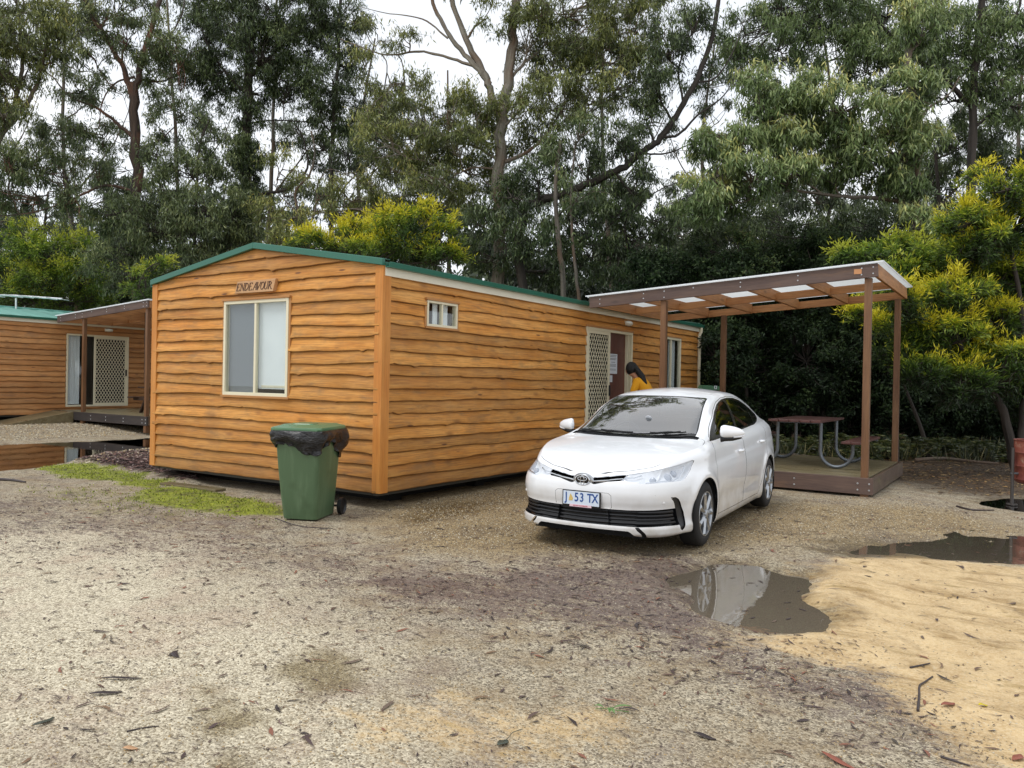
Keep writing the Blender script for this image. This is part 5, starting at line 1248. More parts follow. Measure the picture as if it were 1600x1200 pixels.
# ---------------------------------------------------------------- green cabinet beyond the deck
M_DGREEN = plain('dark_green_paint', (34, 62, 48), .45); M_LGREEN = plain('lid_green_paint', (56, 106, 72), .4)
p_ = at(1109, 602, 16.6); gz = float(gheight(p_[0], p_[1]))
cb = empty('utility_cabinet', (p_[0], p_[1], gz), YAW, 'dark green cabinet with a small white square mark, seen over the car roof', 'cabinet')
hh = p_[2]-gz; MB().box((0, 0, hh/2-.03), (.40, .36, hh-.06)).build('cabinet_body', M_DGREEN, cb, bevel=.012)
mb = MB(); mb.prism([(-.225, hh-.10), (.215, hh-.10), (.215, hh-.02), (-.18, hh)], 1, -.21, .21); mb.build('lid', M_LGREEN, cb, bevel=.01)
mb = MB(); x0, z0_, w = .04, hh-.075, .055
for a in ((0, w, 0, .012), (0, w, w-.012+.012, w+.012), (0, .014, .012, w), (w-.014, w, .012, w)): mb.box((x0+(a[0]+a[1])/2, -.214, z0_+(a[2]+a[3])/2), (a[1]-a[0], .004, a[3]-a[2]))
mb.build('mark', M_PAPER, cb)
# ---------------------------------------------------------------- roof aerial on the further cabin
ae = empty('roof_aerial', tuple(at(22, 488, 24.2)), 0, 'white roof aerial above the further cabin at the left edge', 'aerial')
M_WHT = plain('white_aerial', (232, 234, 236), .4)
b0 = Vector(at(22, 488, 24.2)); P = lambda px, py, Z=24.2: tuple(Vector(at(px, py, Z))-b0)
mb = MB(); mb.tube([P(25, 500), P(25, 466)], .025, 8); mb.build('mast', M_WHT, ae)
mb = MB(); mb.tube([P(-40, 460, 24.6), P(25, 462), P(97, 467, 23.9)], .028, 8); mb.build('boom', M_WHT, ae)
for i, (x, y) in enumerate(((-20, 461), (0, 461), (12, 462), (30, 463), (50, 464), (70, 466), (90, 467))):
    q0 = np.array(P(x, y, 24.2)); d = np.array([Rt[0]*.25+Fw[0]*.97, Rt[1]*.25+Fw[1]*.97, 0])*(.62-.03*i); mb = MB(); mb.tube([q0-d, q0+d], .011, 6); mb.build('element', M_WHT, ae)
# ---------------------------------------------------------------- person bending at the cabin door
M_SKIN = plain('skin', (186, 134, 104), .5, var=.05); M_SHIRT = plain('mustard_knit', (226, 160, 26), .85, var=.08, bump=.2); M_JEANS = plain('dark_trousers', (40, 44, 58), .85); M_HAIR = plain('black_hair', (12, 11, 13), .65); M_SHOE = plain('dark_shoes', (30, 28, 28), .6)
def skin(name, verts, edges, radii, mt, parent, sub=2, root=0):
    me = bpy.data.meshes.new(name); me.from_pydata([tuple(v) for v in verts], edges, []); o = bpy.data.objects.new(name, me); link(o)
    o.modifiers.new('k', 'SKIN'); q = o.modifiers.new('s', 'SUBSURF'); q.levels = q.render_levels = sub
    sv = me.skin_vertices[0].data
    for i, r in enumerate(radii): sv[i].radius = r if isinstance(r, tuple) else (r, r); sv[i].use_root = (i == root)
    bpy.context.view_layer.update()
    m2 = bpy.data.meshes.new_from_object(o.evaluated_get(bpy.context.evaluated_depsgraph_get())); bpy.data.objects.remove(o)
    m2.name = name; m2.materials.clear(); m2.materials.append(mt); m2.polygons.foreach_set('use_smooth', np.ones(len(m2.polygons), dtype=bool))
    return link(bpy.data.objects.new(name, m2), parent)
pr_ = empty('person', (.92, 6.14, ZD), 0, 'person in a mustard top with a long black ponytail, bending at the cabin door', 'person')
# local: person faces -X (towards the door); y across
sh_ = lambda s_: (-.215, s_*.165, 1.285)
B = [(0, 0, .86), (-.03, 0, .98), (-.10, 0, 1.13), (-.19, 0, 1.27), (-.27, 0, 1.365), (-.335, 0, 1.41), (-.40, 0, 1.465), (-.435, 0, 1.53), (-.43, 0, 1.575)]
R = [(.13, .11), (.115, .10), (.13, .105), (.13, .10), (.055, .055), (.050, .05), (.075, .085), (.082, .10), (.055, .07)]
Ed = [(i, i+1) for i in range(8)]
def chain(pts, rad, start):
    i = start
    for p_, r in zip(pts, rad): B.append(p_); R.append(r); Ed.append((i, len(B)-1)); i = len(B)-1
    return i
for s_ in (1, -1):
    chain([(.01, s_*.10, .80), (-.01, s_*.105, .62), (-.04, s_*.11, .44), (-.01, s_*.11, .25), (.03, s_*.11, .07), (-.07, s_*.12, .03), (-.15, s_*.125, .025)], [.09, .075, .052, .052, .036, .034, .022], 0)
    h_ = chain([sh_(s_), (-.25, s_*.205, 1.16), (-.30, s_*.22, 1.02), (-.40, s_*.18, .96), (-.49, s_*.14, .92), (-.525, s_*.13, .905)], [.058, .045, .036, .032, .023, (.030, .018)], 3)
    for k, (dy, L_) in enumerate(((-.028, .07), (-.010, .08), (.008, .075), (.026, .06))):
        b_ = B[h_]; chain([(b_[0]-.035, b_[1]+dy*.9, b_[2]-.008), (b_[0]-.035-L_*.45, b_[1]+dy, b_[2]-.018), (b_[0]-.035-L_*.8, b_[1]+dy, b_[2]-.018-L_*.35)], [.0095, .0085, .0075], h_)
    b_ = B[h_]; chain([(b_[0]-.01, b_[1]-s_*.035, b_[2]+.002), (b_[0]-.045, b_[1]-s_*.048, b_[2]-.008)], [.010, .0085], h_)
    chain([(-.415, s_*.088, 1.50)], [.014], 6)                              # ear
chain([(-.525, 0, 1.490)], [.014], 6)                                       # nose
pb = skin('body', B, Ed, R, M_SKIN, pr_)
mb = MB()
for s_ in (1, -1): mb.tube([(-.500, s_*.033, 1.515), (-.511, s_*.033, 1.513)], [.012, .008], 10)
mb.build('eyes', M_HAIR, pb); MB().tube([(-.498, -.025, 1.437), (-.503, 0, 1.435), (-.498, .025, 1.437)], .005, 6).build('mouth', M_RUST, pb)
V_ = [(.01, 0, .88), (-.03, 0, .98), (-.10, 0, 1.13), (-.19, 0, 1.27), (-.255, 0, 1.345)]; R2 = [(.155, .13), (.14, .122), (.16, .135), (.165, .135), (.085, .085)]; E2 = [(i, i+1) for i in range(4)]
for s_ in (1, -1):
    i = 3
    for p_, r in ((sh_(s_), .090), ((-.25, s_*.207, 1.16), .068), ((-.285, s_*.218, 1.07), .058)): V_.append(p_); R2.append(r); E2.append((i, len(V_)-1)); i = len(V_)-1
skin('top', V_, E2, R2, M_SHIRT, pr_)
V_ = [(0, 0, .92), (0, 0, .84)]; R2 = [(.150, .125), (.15, .125)]; E2 = [(0, 1)]
for s_ in (1, -1):
    i = 1
    for p_, r in (((.01, s_*.10, .78), .105), ((-.01, s_*.105, .62), .088), ((-.04, s_*.11, .44), .066), ((-.01, s_*.11, .25), .064), ((.03, s_*.11, .10), .055)): V_.append(p_); R2.append(r); E2.append((i, len(V_)-1)); i = len(V_)-1
skin('trousers', V_, E2, R2, M_JEANS, pr_)
for s_ in (1, -1): skin('shoe', [(.05, s_*.11, .05), (-.05, s_*.118, .042), (-.15, s_*.125, .035)], [(0, 1), (1, 2)], [.045, .046, .036], M_SHOE, pr_)
V_ = []; F_ = []; n = 22; m2 = 14
for i in range(m2+1):
    t = pi*i/m2
    for k in range(n):
        a = 2*pi*k/n; x = cos(a)*sin(t); y = sin(a)*sin(t); z = cos(t)
        back = 1 if x > -.35 else .86; V_.append((-.408+.122*x*back, .108*y, 1.540+.128*z))
for i in range(m2):
    for k in range(n): F_.append((i*n+k, i*n+(k+1) % n, (i+1)*n+(k+1) % n, (i+1)*n+k))
hr = MB().add(V_, F_).build('hair', M_HAIR, pr_, smooth=True)
MB().tube(spline(np.array([(-.38, 0, 1.57), (-.31, -.02, 1.545), (-.235, -.05, 1.47), (-.155, -.08, 1.385), (-.09, -.09, 1.28), (-.06, -.09, 1.17)]), 5), np.r_[np.linspace(.07, .052, 6), np.linspace(.052, .058, 10), np.linspace(.05, .012, 10)], 14).build('ponytail', M_HAIR, hr, smooth=True)
# ---------------------------------------------------------------- trees
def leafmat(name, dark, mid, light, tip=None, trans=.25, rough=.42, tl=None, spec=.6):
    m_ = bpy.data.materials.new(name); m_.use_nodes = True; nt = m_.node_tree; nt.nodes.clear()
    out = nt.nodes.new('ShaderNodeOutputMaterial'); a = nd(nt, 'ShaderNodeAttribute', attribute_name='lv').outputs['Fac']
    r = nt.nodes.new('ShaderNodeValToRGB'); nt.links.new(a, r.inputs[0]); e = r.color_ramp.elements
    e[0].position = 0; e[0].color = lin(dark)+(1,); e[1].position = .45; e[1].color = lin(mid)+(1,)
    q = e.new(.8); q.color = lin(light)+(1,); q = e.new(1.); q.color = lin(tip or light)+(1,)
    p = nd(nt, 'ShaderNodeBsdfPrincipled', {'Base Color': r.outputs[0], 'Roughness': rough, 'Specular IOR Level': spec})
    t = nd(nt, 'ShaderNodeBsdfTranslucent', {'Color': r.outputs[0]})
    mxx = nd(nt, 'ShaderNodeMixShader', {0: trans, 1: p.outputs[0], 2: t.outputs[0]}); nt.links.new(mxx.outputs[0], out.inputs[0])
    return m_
def barkmat(name, a, b, c, sc=1.):
    m_, nt, p, out = mat(name); g = nd(nt, 'ShaderNodeAttribute', attribute_name='gr').outputs['Vector']
    mp1 = nd(nt, 'ShaderNodeMapping', {0: g, 3: (.8*sc, 14*sc, 14*sc)}); n1 = nd(nt, 'ShaderNodeTexNoise', {'Vector': mp1, 'Scale': 1., 'Detail': 6., 'Roughness': .65, 'Distortion': .5}).outputs[0]
    mp2 = nd(nt, 'ShaderNodeMapping', {0: g, 3: (1.2, 2.5, 2.5)}); n2 = nd(nt, 'ShaderNodeTexNoise', {'Vector': mp2, 'Scale': 1., 'Detail': 4.}).outputs[0]
    f1 = nd(nt, 'ShaderNodeMapRange', {0: n1, 1: .35, 2: .65}).outputs[0]; f2 = nd(nt, 'ShaderNodeMapRange', {0: n2, 1: .45, 2: .65}).outputs[0]
    x = nd(nt, 'ShaderNodeMix', {0: f1, 6: lin(a)+(1,), 7: lin(b)+(1,)}, data_type='RGBA').outputs[2]
    x = nd(nt, 'ShaderNodeMix', {0: f2, 6: x, 7: lin(c)+(1,)}, data_type='RGBA').outputs[2]
    x = nd(nt, 'ShaderNodeMix', {0: f1, 6: x, 7: lin(a)+(1,)}, data_type='RGBA').outputs[2] if False else x
    put(nt, p, base=x, rough=.75, norm=nd(nt, 'ShaderNodeBump', {'Height': n1, 'Strength': .8, 'Distance': .03})); return m_
L_GUM = leafmat('gum_leaves', (48, 62, 38), (98, 114, 70), (150, 160, 106), (188, 190, 126))
L_DARK = leafmat('dark_gum_leaves', (34, 48, 28), (74, 92, 52), (122, 138, 84), (164, 172, 112))
L_OLIVE = leafmat('olive_gum_leaves', (58, 70, 38), (112, 122, 66), (160, 164, 90), (202, 188, 106))
L_BRIGHT = leafmat('long_gum_leaves', (60, 78, 44), (112, 134, 78), (164, 178, 118), (192, 190, 112))
L_WAT = leafmat('wattle_leaves', (34, 54, 22), (78, 106, 34), (152, 170, 42), (222, 212, 50), trans=.35, rough=.55)
L_WATG = leafmat('green_wattle_leaves', (40, 62, 24), (82, 112, 34), (140, 164, 50), (186, 192, 62), trans=.35, rough=.55)
L_BUSH = leafmat('understory_leaves', (18, 30, 18), (38, 56, 30), (68, 86, 46), (104, 110, 60), rough=.62, spec=.3)
L_FERN = leafmat('fern_fronds', (26, 36, 18), (52, 66, 30), (92, 98, 48), (128, 118, 66))
L_FAR = leafmat('far_leaves', (52, 64, 46), (86, 100, 70), (122, 134, 96), (146, 154, 112))
B_RED = barkmat('red_stringy_bark', (48, 40, 36), (92, 74, 62), (120, 84, 66)); B_DARK = barkmat('dark_bark', (34, 30, 27), (70, 62, 54), (58, 50, 44))
B_PALE = barkmat('pale_gum_bark', (104, 98, 88), (150, 144, 130), (112, 90, 72)); B_GREY = barkmat('grey_bark', (70, 64, 58), (118, 110, 98), (96, 76, 60))
TR = np.random.default_rng(42)
def tubes(P, r, k=3):
    """many thin branches at once: P (N,m,3), r (N,m)"""
    N, m_, _ = P.shape; T = np.gradient(P, axis=1); T /= np.linalg.norm(T, axis=2, keepdims=True)+1e-9
    ref = np.where(np.abs(T[:, :1, 2:3]) > .8, np.array([[[1., 0, 0]]]), np.array([[[0, 0, 1.]]]))
    u = np.cross(T, np.broadcast_to(ref, T.shape)); u /= np.linalg.norm(u, axis=2, keepdims=True)+1e-9; w = np.cross(T, u)
    a = 2*pi*np.arange(k)/k
    V = P[:, :, None]+r[:, :, None, None]*(np.cos(a)[:, None]*u[:, :, None]+np.sin(a)[:, None]*w[:, :, None])
    idx = (np.arange(N)[:, None, None]*m_+np.arange(m_-1)[None, :, None])*k+np.arange(k)[None, None]
    nxt = (np.arange(N)[:, None, None]*m_+np.arange(m_-1)[None, :, None])*k+(np.arange(k)[None, None]+1) % k
    F = np.stack([idx, nxt, nxt+k, idx+k], -1).reshape(-1, 4)
    return V.reshape(-1, 3), F
def leaves(C, D, ln, wd, lv):
    """leaf blades: base C, direction D, quads folded a little about the midrib"""
    N = len(C); D = D/(np.linalg.norm(D, axis=1, keepdims=True)+1e-9); rv = TR.standard_normal((N, 3)); Wv = np.cross(D, rv); Wv /= np.linalg.norm(Wv, axis=1, keepdims=True)+1e-9
    ln = (ln*TR.uniform(.65, 1.25, N))[:, None]; wd = (wd*TR.uniform(.7, 1.3, N))[:, None]
    sag = np.cross(D, Wv)*ln*TR.uniform(-.18, .18, (N, 1))
    V = np.stack([C, C+D*ln*.42+Wv*wd*.5+sag*.6, C+D*ln, C+D*ln*.42-Wv*wd*.5+sag*.6], 1)
    return V.reshape(-1, 3), np.arange(4*N).reshape(N, 4), np.repeat(np.clip(lv, 0, 1), 4)
def curve(A, B, m_, bow):
    t = np.linspace(0, 1, m_)[None, :, None]; n = np.linalg.norm(B-A, axis=1)[:, None, None]
    off = TR.standard_normal((len(A), 1, 3))*.16*n+np.array([0, 0, 1.])*bow*n
    j = TR.standard_normal((len(A), m_, 3))*.025*n*(np.sin(pi*t))
    return A[:, None]*(1-t)+B[:, None]*t+off*4*t*(1-t)*.5+j
DK = 4.8
class Tree:
    def __init__(s, base, label, cat='tree', name='gum_tree', group=None):
        s.root = empty(name, tuple(base), 0, label, cat, group); s.b = np.array(base, float)
        s.trunks = []; s.nodes = []; s.tw = []; s.lf = []
    def limb(s, pts, r0, r1, m_=None, sides=10, rough=.10):
        """pts: world points"""
        P = spline(np.array(pts, float), 6); n = len(P); L = np.r_[0, np.cumsum(np.linalg.norm(np.diff(P, axis=0), axis=1))]; q = L/L[-1]
        r = r0*(1-q)**.8*(1-0)+r1*q if r1 < r0 else np.full(n, r0)
        r = np.maximum(r0+(r1-r0)*q**.85, .004)
        P[1:-1] += TR.standard_normal((n-2, 3))*r[1:-1, None]*.22
        mb = MB(); mb.tube(P, r, sides); V = mb.v[0]; c = np.repeat(P, sides, 0)[:len(V)]; k = TR.uniform(1-rough, 1+rough, (len(V), 1)); mb.v[0] = c+(V-c)*k
        s.trunks.append(mb); s.nodes += [(*p_, a) for p_, a in zip(P[1:], r[1:])]
        return s
    def blob(s, c, rx, ry, rz, dens=1., cr=.5, nl=20, nt=7, ln=.17, wd=.031, droop=1., lvb=0., lvr=.55, lvh=.25, style='gum', stem=True, tw=.012):
        """a foliage mass: clumps of drooping leaves on twigs off a limb; c world centre, rx across the view, rz along it, ry up"""
        n = max(3, int(dens*DK*(rx*ry)/(cr*cr)*max(1, rz/max(rx, .01))**.5))
        d = TR.standard_normal((n, 3)); d /= np.linalg.norm(d, axis=1, keepdims=True); d *= TR.uniform(.25, 1., (n, 1))**.5
        C = c+d[:, :1]*rx*Rt+d[:, 1:2]*rz*np.array([Fw[0], Fw[1], 0])+d[:, 2:]*ry*np.array([0, 0, 1.])
        nodes = np.array(s.nodes) if s.nodes else np.array([[*s.b, .05]])
        if stem:
            k = np.argmin(np.linalg.norm(nodes[:, :3]-(c-np.array([0, 0, ry*.8])), axis=1)); A = nodes[k, :3]; mid = c-np.array([0, 0, ry*.25])
            P = curve(A[None], mid[None], 8, -.05); rr = np.linspace(min(nodes[k, 3]*.7, .02+.035*max(rx, ry)), .016, 8)[None]
            s.tw.append(tubes(P, rr, 6)); sp = P[0, 3:]
            j = TR.integers(0, len(sp), n); A = sp[j]
        else:
            k = np.argmin(((C[:, None]-nodes[None, :, :3])**2).sum(2), 1); A = nodes[k, :3]
        P = curve(A, C, 6, -.04); s.tw.append(tubes(P, np.broadcast_to(np.linspace(.020, .008, 6), (n, 6)), 4))
        # twigs
        Cn = np.repeat(C, nt, 0); out_ = Cn-c; out_ /= np.linalg.norm(out_, axis=1, keepdims=True)+1e-9
        tv = TR.standard_normal((n*nt, 3)); tv /= np.linalg.norm(tv, axis=1, keepdims=True); tv = tv+out_*.4
        if style == 'gum': tv[:, 2] *= .75
        E = Cn+tv*cr*TR.uniform(.45, 1.1, (n*nt, 1))
        s.tw.append(tubes(curve(Cn, E, 4, .06), np.broadcast_to(np.linspace(.007, .003, 4), (n*nt, 4)), 3))
        hue = np.repeat(TR.uniform(-.16, .16, n), nt); M_ = n*nt
        B = np.repeat(E, nl, 0); u = TR.uniform(.0, 1., (M_*nl, 1)); B = B*(u)+np.repeat(Cn, nl, 0)*(1-u); u2 = TR.standard_normal((M_*nl, 3))*cr*.17; B = B+u2
        if style == 'gum':
            D = TR.standard_normal((M_*nl, 3))*.55; D[:, 2] -= 1.05*droop
        elif style == 'spray':
            D = TR.standard_normal((M_*nl, 3))*.55+np.repeat(tv, nl, 0)*.8; D[:, 2] += .25
        else:
            D = TR.standard_normal((M_*nl, 3))
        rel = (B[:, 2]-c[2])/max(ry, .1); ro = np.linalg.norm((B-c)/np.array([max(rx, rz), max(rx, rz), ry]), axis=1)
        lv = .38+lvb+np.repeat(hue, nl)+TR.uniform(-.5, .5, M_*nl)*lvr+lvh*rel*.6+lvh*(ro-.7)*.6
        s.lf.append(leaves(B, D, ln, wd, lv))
        return s
    def done(s, lmat, bmat, crown='crown'):
        if s.trunks:
            mb = MB()
            for t in s.trunks: mb.add(t.v[0]-s.b, t.f, t.g[0])
            mb.build('trunk', bmat, s.root, smooth=True)
        V = []; F = []; n = 0
        for v, f in s.tw: V.append(v-s.b); F.append(f+n); n += len(v)
        if V: V = np.vstack(V); mesh_obj('branches', V, np.vstack(F), bmat, s.root, smooth=True, attrs={'gr': V[:, [2, 0, 1]]})
        V = []; F = []; A = []; n = 0
        for v, f, a in s.lf: V.append(v-s.b); F.append(f+n); A.append(a); n += len(v)
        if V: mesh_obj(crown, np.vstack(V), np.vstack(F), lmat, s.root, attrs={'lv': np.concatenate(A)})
        return s.root
def gtree(base, limbs, blobs, label, lmat, bmat, Z, group='tall gum trees behind the cabins', name='gum_tree', cat='tree', **kw):
    """limbs/blobs are given as photo directions at true depth Z (or their own)"""
    b = at(base[0], base[1], Z); b[2] = float(gheight(b[0], b[1]))-.05
    t = Tree(b, label, cat, name, group)
    for pts, r0, r1 in limbs: t.limb([b if p_ == 'b' else at(p_[0], p_[1], p_[2] if len(p_) > 2 else Z) for p_ in pts], r0*.74, r1*.74)
    for q in blobs:
        px, py, rx, ry = q[:4]; k = dict(kw); zz = Z
        if len(q) > 4: k.update(q[4]); zz = k.pop('Z', Z)
        s_ = zz/FPX; dz = TR.uniform(-.5, .5)*1.2 if 'Z' not in (q[4] if len(q) > 4 else {}) else 0
        t.blob(at(px, py, zz+dz), rx*s_, ry*s_, min(max(rx, ry)*s_*1.1, k.pop('rz', 9)), **k)
    return t.done(lmat, bmat)
S = dict
GUM = 'tall gum trees behind the cabins'
def high(xs, y0, y1, n, r=(55, 90), **k):
    return [(TR.uniform(*xs), TR.uniform(max(y1, -260), y0), TR.uniform(*r), TR.uniform(r[0]*.6, r[1]*.65), S(dens=.55, nl=9, ln=.24, wd=.05, **k)) for _ in range(n)]
# A: leaning gum past the left edge
gtree((-70, 640), [(['b', (-60, 420), (-45, 300), (0, 215), (40, 165), (62, 120), (75, 60)], .26, .05), ([(0, 215), (20, 170), (35, 110), (30, 40), (20, -60)], .10, .04)],
      [(45, 45, 62, 40), (15, 105, 50, 42), (95, 75, 36, 36), (40, 5, 60, 36), (5, 170, 36, 34), (-40, 90, 60, 70), (85, 25, 40, 26), (20, 60, 50, 30)]+high((-120, 90), -60, -420, 4),
      'olive crowned gum leaning in from the left edge, foremost at the top left corner', L_OLIVE, B_GREY, 23, lvh=.35, dens=1.15)
# B: red trunked gum
gtree((214, 690), [(['b', (214, 480), (213, 350), (211, 220), (207, 130)], .30, .20), ([(207, 150), (192, 105), (168, 62), (142, 20), (115, -60), (100, -200)], .13, .05), ([(208, 150), (222, 95), (240, 35), (258, -50), (262, -220)], .14, .05),
      ([(208, 215), (180, 190), (150, 168), (108, 150), (84, 122), (60, 105)], .09, .02), ([(216, 232), (250, 218), (275, 195), (290, 172)], .05, .015), ([(210, 120), (180, 130), (160, 160), (155, 200)], .05, .015), ([(212, 300), (165, 290), (110, 312), (60, 330), (0, 338)], .07, .02), ([(230, 90), (262, 60), (285, 20), (290, -40)], .05, .015)],
      [(118, 130, 34, 20), (92, 195, 36, 30), (55, 245, 58, 32), (95, 262, 46, 30), (20, 255, 36, 36), (60, 300, 66, 24), (10, 310, 40, 24), (120, 306, 34, 22), (160, 215, 22, 30), (150, 262, 24, 22), (250, 118, 34, 34), (276, 84, 26, 34), (160, 38, 44, 28), (200, 55, 34, 28), (236, 60, 26, 40), (262, 158, 28, 24), (126, 40, 30, 30), (130, 352, 30, 14), (175, 345, 26, 22), (255, 200, 20, 20), (190, 10, 60, 26), (150, 90, 26, 20)]+high((90, 300), -50, -480, 6),
      'tall gum with a reddish forked trunk, left of the near cabin', L_GUM, B_RED, 26, dens=1.15)
# C: thick dark trunk
gtree((388, 690), [(['b', (388, 440), (388, 300), (386, 200), (390, 100), (396, 0), (400, -160)], .33, .14), ([(392, 305), (430, 300), (458, 290), (480, 262), (475, 220), (462, 195)], .085, .03), ([(392, 192), (430, 188), (470, 190), (510, 192)], .04, .02), ([(388, 150), (350, 110), (320, 60), (310, 0)], .08, .03), ([(392, 120), (430, 80), (470, 40), (500, -30)], .09, .03)],
      [(330, 78, 48, 52), (372, 40, 50, 44), (410, 80, 52, 48), (460, 50, 54, 46), (395, 138, 50, 28), (338, 136, 32, 28), (452, 118, 42, 34), (310, 30, 40, 34), (430, 10, 60, 36), (352, 0, 50, 30), (500, 20, 40, 36), (318, 110, 26, 40), (388, 175, 22, 34, S(dens=1.6)), (388, 250, 16, 40, S(dens=1.8, cr=.3)), (386, 330, 20, 50, S(dens=1.8, cr=.3))]+high((300, 520), -60, -500, 7),
      'tall dark gum with a thick leaf-wrapped trunk behind the near cabin roof peak', L_DARK, B_DARK, 27, dens=1.3, lvh=.3)
# D: bushy young gum
gtree((300, 700), [(['b', (302, 450), (306, 330), (312, 230), (325, 190)], .14, .04), ([(304, 400), (270, 350), (250, 290), (245, 230)], .06, .02), ([(304, 400), (340, 350), (352, 290)], .06, .02)],
      [(322, 215, 32, 28), (300, 262, 44, 36), (345, 262, 26, 30), (262, 300, 40, 34), (320, 315, 50, 38), (362, 330, 30, 40), (250, 350, 46, 36), (310, 372, 56, 36), (365, 385, 40, 30), (200, 330, 34, 30), (190, 380, 40, 34), (165, 330, 26, 30), (250, 400, 54, 30), (330, 415, 60, 24), (175, 420, 50, 30), (245, 245, 18, 26), (285, 420, 50, 26)],
      'bushy young gum filling the gap between the reddish trunk and the thick dark trunk', L_GUM, B_DARK, 25, dens=1.35, lvh=.2)
# E: slim tree
gtree((520, 700), [(['b', (519, 400), (517, 280), (521, 200), (528, 100), (532, 0), (536, -140)], .15, .06), ([(519, 330), (540, 290), (570, 262), (596, 240)], .05, .015), ([(520, 210), (495, 180), (478, 140)], .05, .015)],
      [(522, 120, 38, 42), (502, 165, 32, 32), (540, 190, 34, 34), (512, 70, 40, 34), (545, 235, 32, 30), (500, 225, 28, 26), (530, 20, 46, 36), (572, 160, 26, 30), (478, 130, 22, 26), (560, 90, 22, 30)]+high((480, 600), -60, -420, 3),
      'slim dark straight gum rising behind the near cabin, right of the roof peak', L_DARK, B_DARK, 27, dens=1.25)
# F: twisted bare limbs
gtree((482, 690), [(['b', (484, 420), (480, 372), (466, 330), (462, 300), (484, 272), (492, 238), (486, 205)], .13, .03), ([(478, 365), (492, 330), (496, 290), (510, 265)], .06, .02), ([(468, 335), (450, 318), (432, 300)], .05, .015)],
      [(455, 335, 26, 20), (440, 260, 34, 24), (500, 300, 26, 22), (425, 330, 30, 26), (430, 380, 40, 24), (470, 395, 40, 18), (560, 300, 36, 26), (545, 335, 46, 26), (600, 320, 40, 24), (582, 280, 22, 18)],
      'small twisted tree with crooked bare limbs above the green roof slope', L_OLIVE, B_GREY, 24, dens=1.1, lvb=.08)
# G: big central gum
gtree((779, 700), [(['b', (779, 440), (780, 350), (779, 260), (786, 190), (795, 120), (803, 40), (806, -60), (812, -260)], .34, .13), ([(786, 200), (770, 150), (755, 112), (728, 62), (702, -20), (690, -120)], .16, .07), ([(765, 132), (738, 98), (702, 55), (676, 4), (660, -60)], .12, .05),
      ([(745, 105), (700, 90), (655, 80), (605, 86), (560, 72), (530, 60)], .07, .015), ([(796, 125), (820, 98), (848, 74), (862, 40)], .07, .03), ([(779, 250), (740, 228), (705, 226), (690, 240)], .07, .02), ([(779, 265), (738, 262), (712, 272), (690, 260)], .05, .015), ([(782, 255), (820, 240), (850, 215), (880, 170)], .09, .03), ([(700, 60), (660, 30), (600, 20), (560, 10)], .04, .01)],
      [(628, 140, 54, 24), (592, 172, 40, 28), (650, 182, 52, 34), (700, 165, 44, 32), (600, 220, 44, 34), (655, 232, 52, 32), (712, 215, 44, 34), (745, 180, 36, 34), (620, 262, 46, 28), (680, 285, 50, 28), (735, 265, 34, 30), (650, 305, 54, 20), (720, 310, 40, 24), (820, 60, 44, 44), (865, 100, 46, 40), (905, 55, 50, 44), (950, 90, 44, 48), (930, 150, 44, 34), (870, 160, 50, 34), (820, 155, 40, 36), (840, 210, 50, 34), (985, 50, 44, 44), (900, 10, 70, 30), (840, 20, 46, 34), (762, 20, 22, 30, S(dens=.7)), (1000, 110, 34, 40), (780, 190, 26, 20), (990, 10, 60, 30), (775, 240, 26, 26), (640, 60, 24, 18, S(dens=.6)), (590, 50, 26, 18, S(dens=.5)), (570, 100, 22, 20, S(dens=.5))]+high((650, 1000), -60, -620, 12),
      'great central gum with pale forked upper limbs, behind the far end of the green roof', L_OLIVE, B_PALE, 23, dens=1.3, lvh=.25, lvb=-.02)
# H: leaning dark tree
gtree((868, 700), [(['b', (812, 420), (813, 350), (830, 320), (880, 303), (930, 283), (975, 260), (1002, 238), (1032, 215), (1068, 162), (1102, 92), (1120, 20), (1130, -60)], .24, .07), ([(1032, 215), (1060, 210), (1090, 180), (1130, 150), (1160, 100)], .06, .012), ([(1005, 240), (1040, 240), (1080, 225), (1120, 215)], .04, .01), ([(1068, 162), (1060, 110), (1075, 60), (1068, 0)], .05, .012), ([(960, 268), (985, 300), (1010, 330)], .05, .015), ([(1085, 130), (1120, 120), (1150, 70), (1165, 20)], .045, .01), ([(975, 340), (1010, 310), (1045, 290), (1080, 280)], .04, .012)],
      [(850, 372, 50, 30), (905, 345, 44, 32), (960, 330, 44, 34), (990, 290, 34, 30), (920, 255, 36, 26), (880, 255, 34, 28), (965, 215, 40, 32), (1010, 180, 32, 34), (1020, 120, 28, 36), (1045, 70, 30, 40), (1010, 255, 28, 20), (800, 300, 40, 34), (745, 345, 46, 30), (795, 375, 46, 30), (920, 395, 54, 30), (985, 380, 50, 34), (860, 415, 50, 24), (1085, 40, 34, 34), (1100, 100, 20, 24, S(dens=.7)), (950, 420, 50, 22), (1030, 350, 34, 34), (760, 400, 40, 24), (835, 270, 40, 30)],
      'dark leaning tree whose heavy limb sweeps up to the right above the timber pergola', L_DARK, B_DARK, 22, dens=1.3)
gtree((878, 700), [(['b', (880, 440), (872, 370), (868, 290), (876, 220)], .15, .06), ([(905, 470), (895, 380), (892, 300), (900, 220)], .07, .03)], [(872, 240, 36, 30), (905, 300, 34, 24), (905, 200, 34, 26)], 'thin pale trunk in front of the dark leaning tree', L_DARK, B_GREY, 21, dens=1.2)
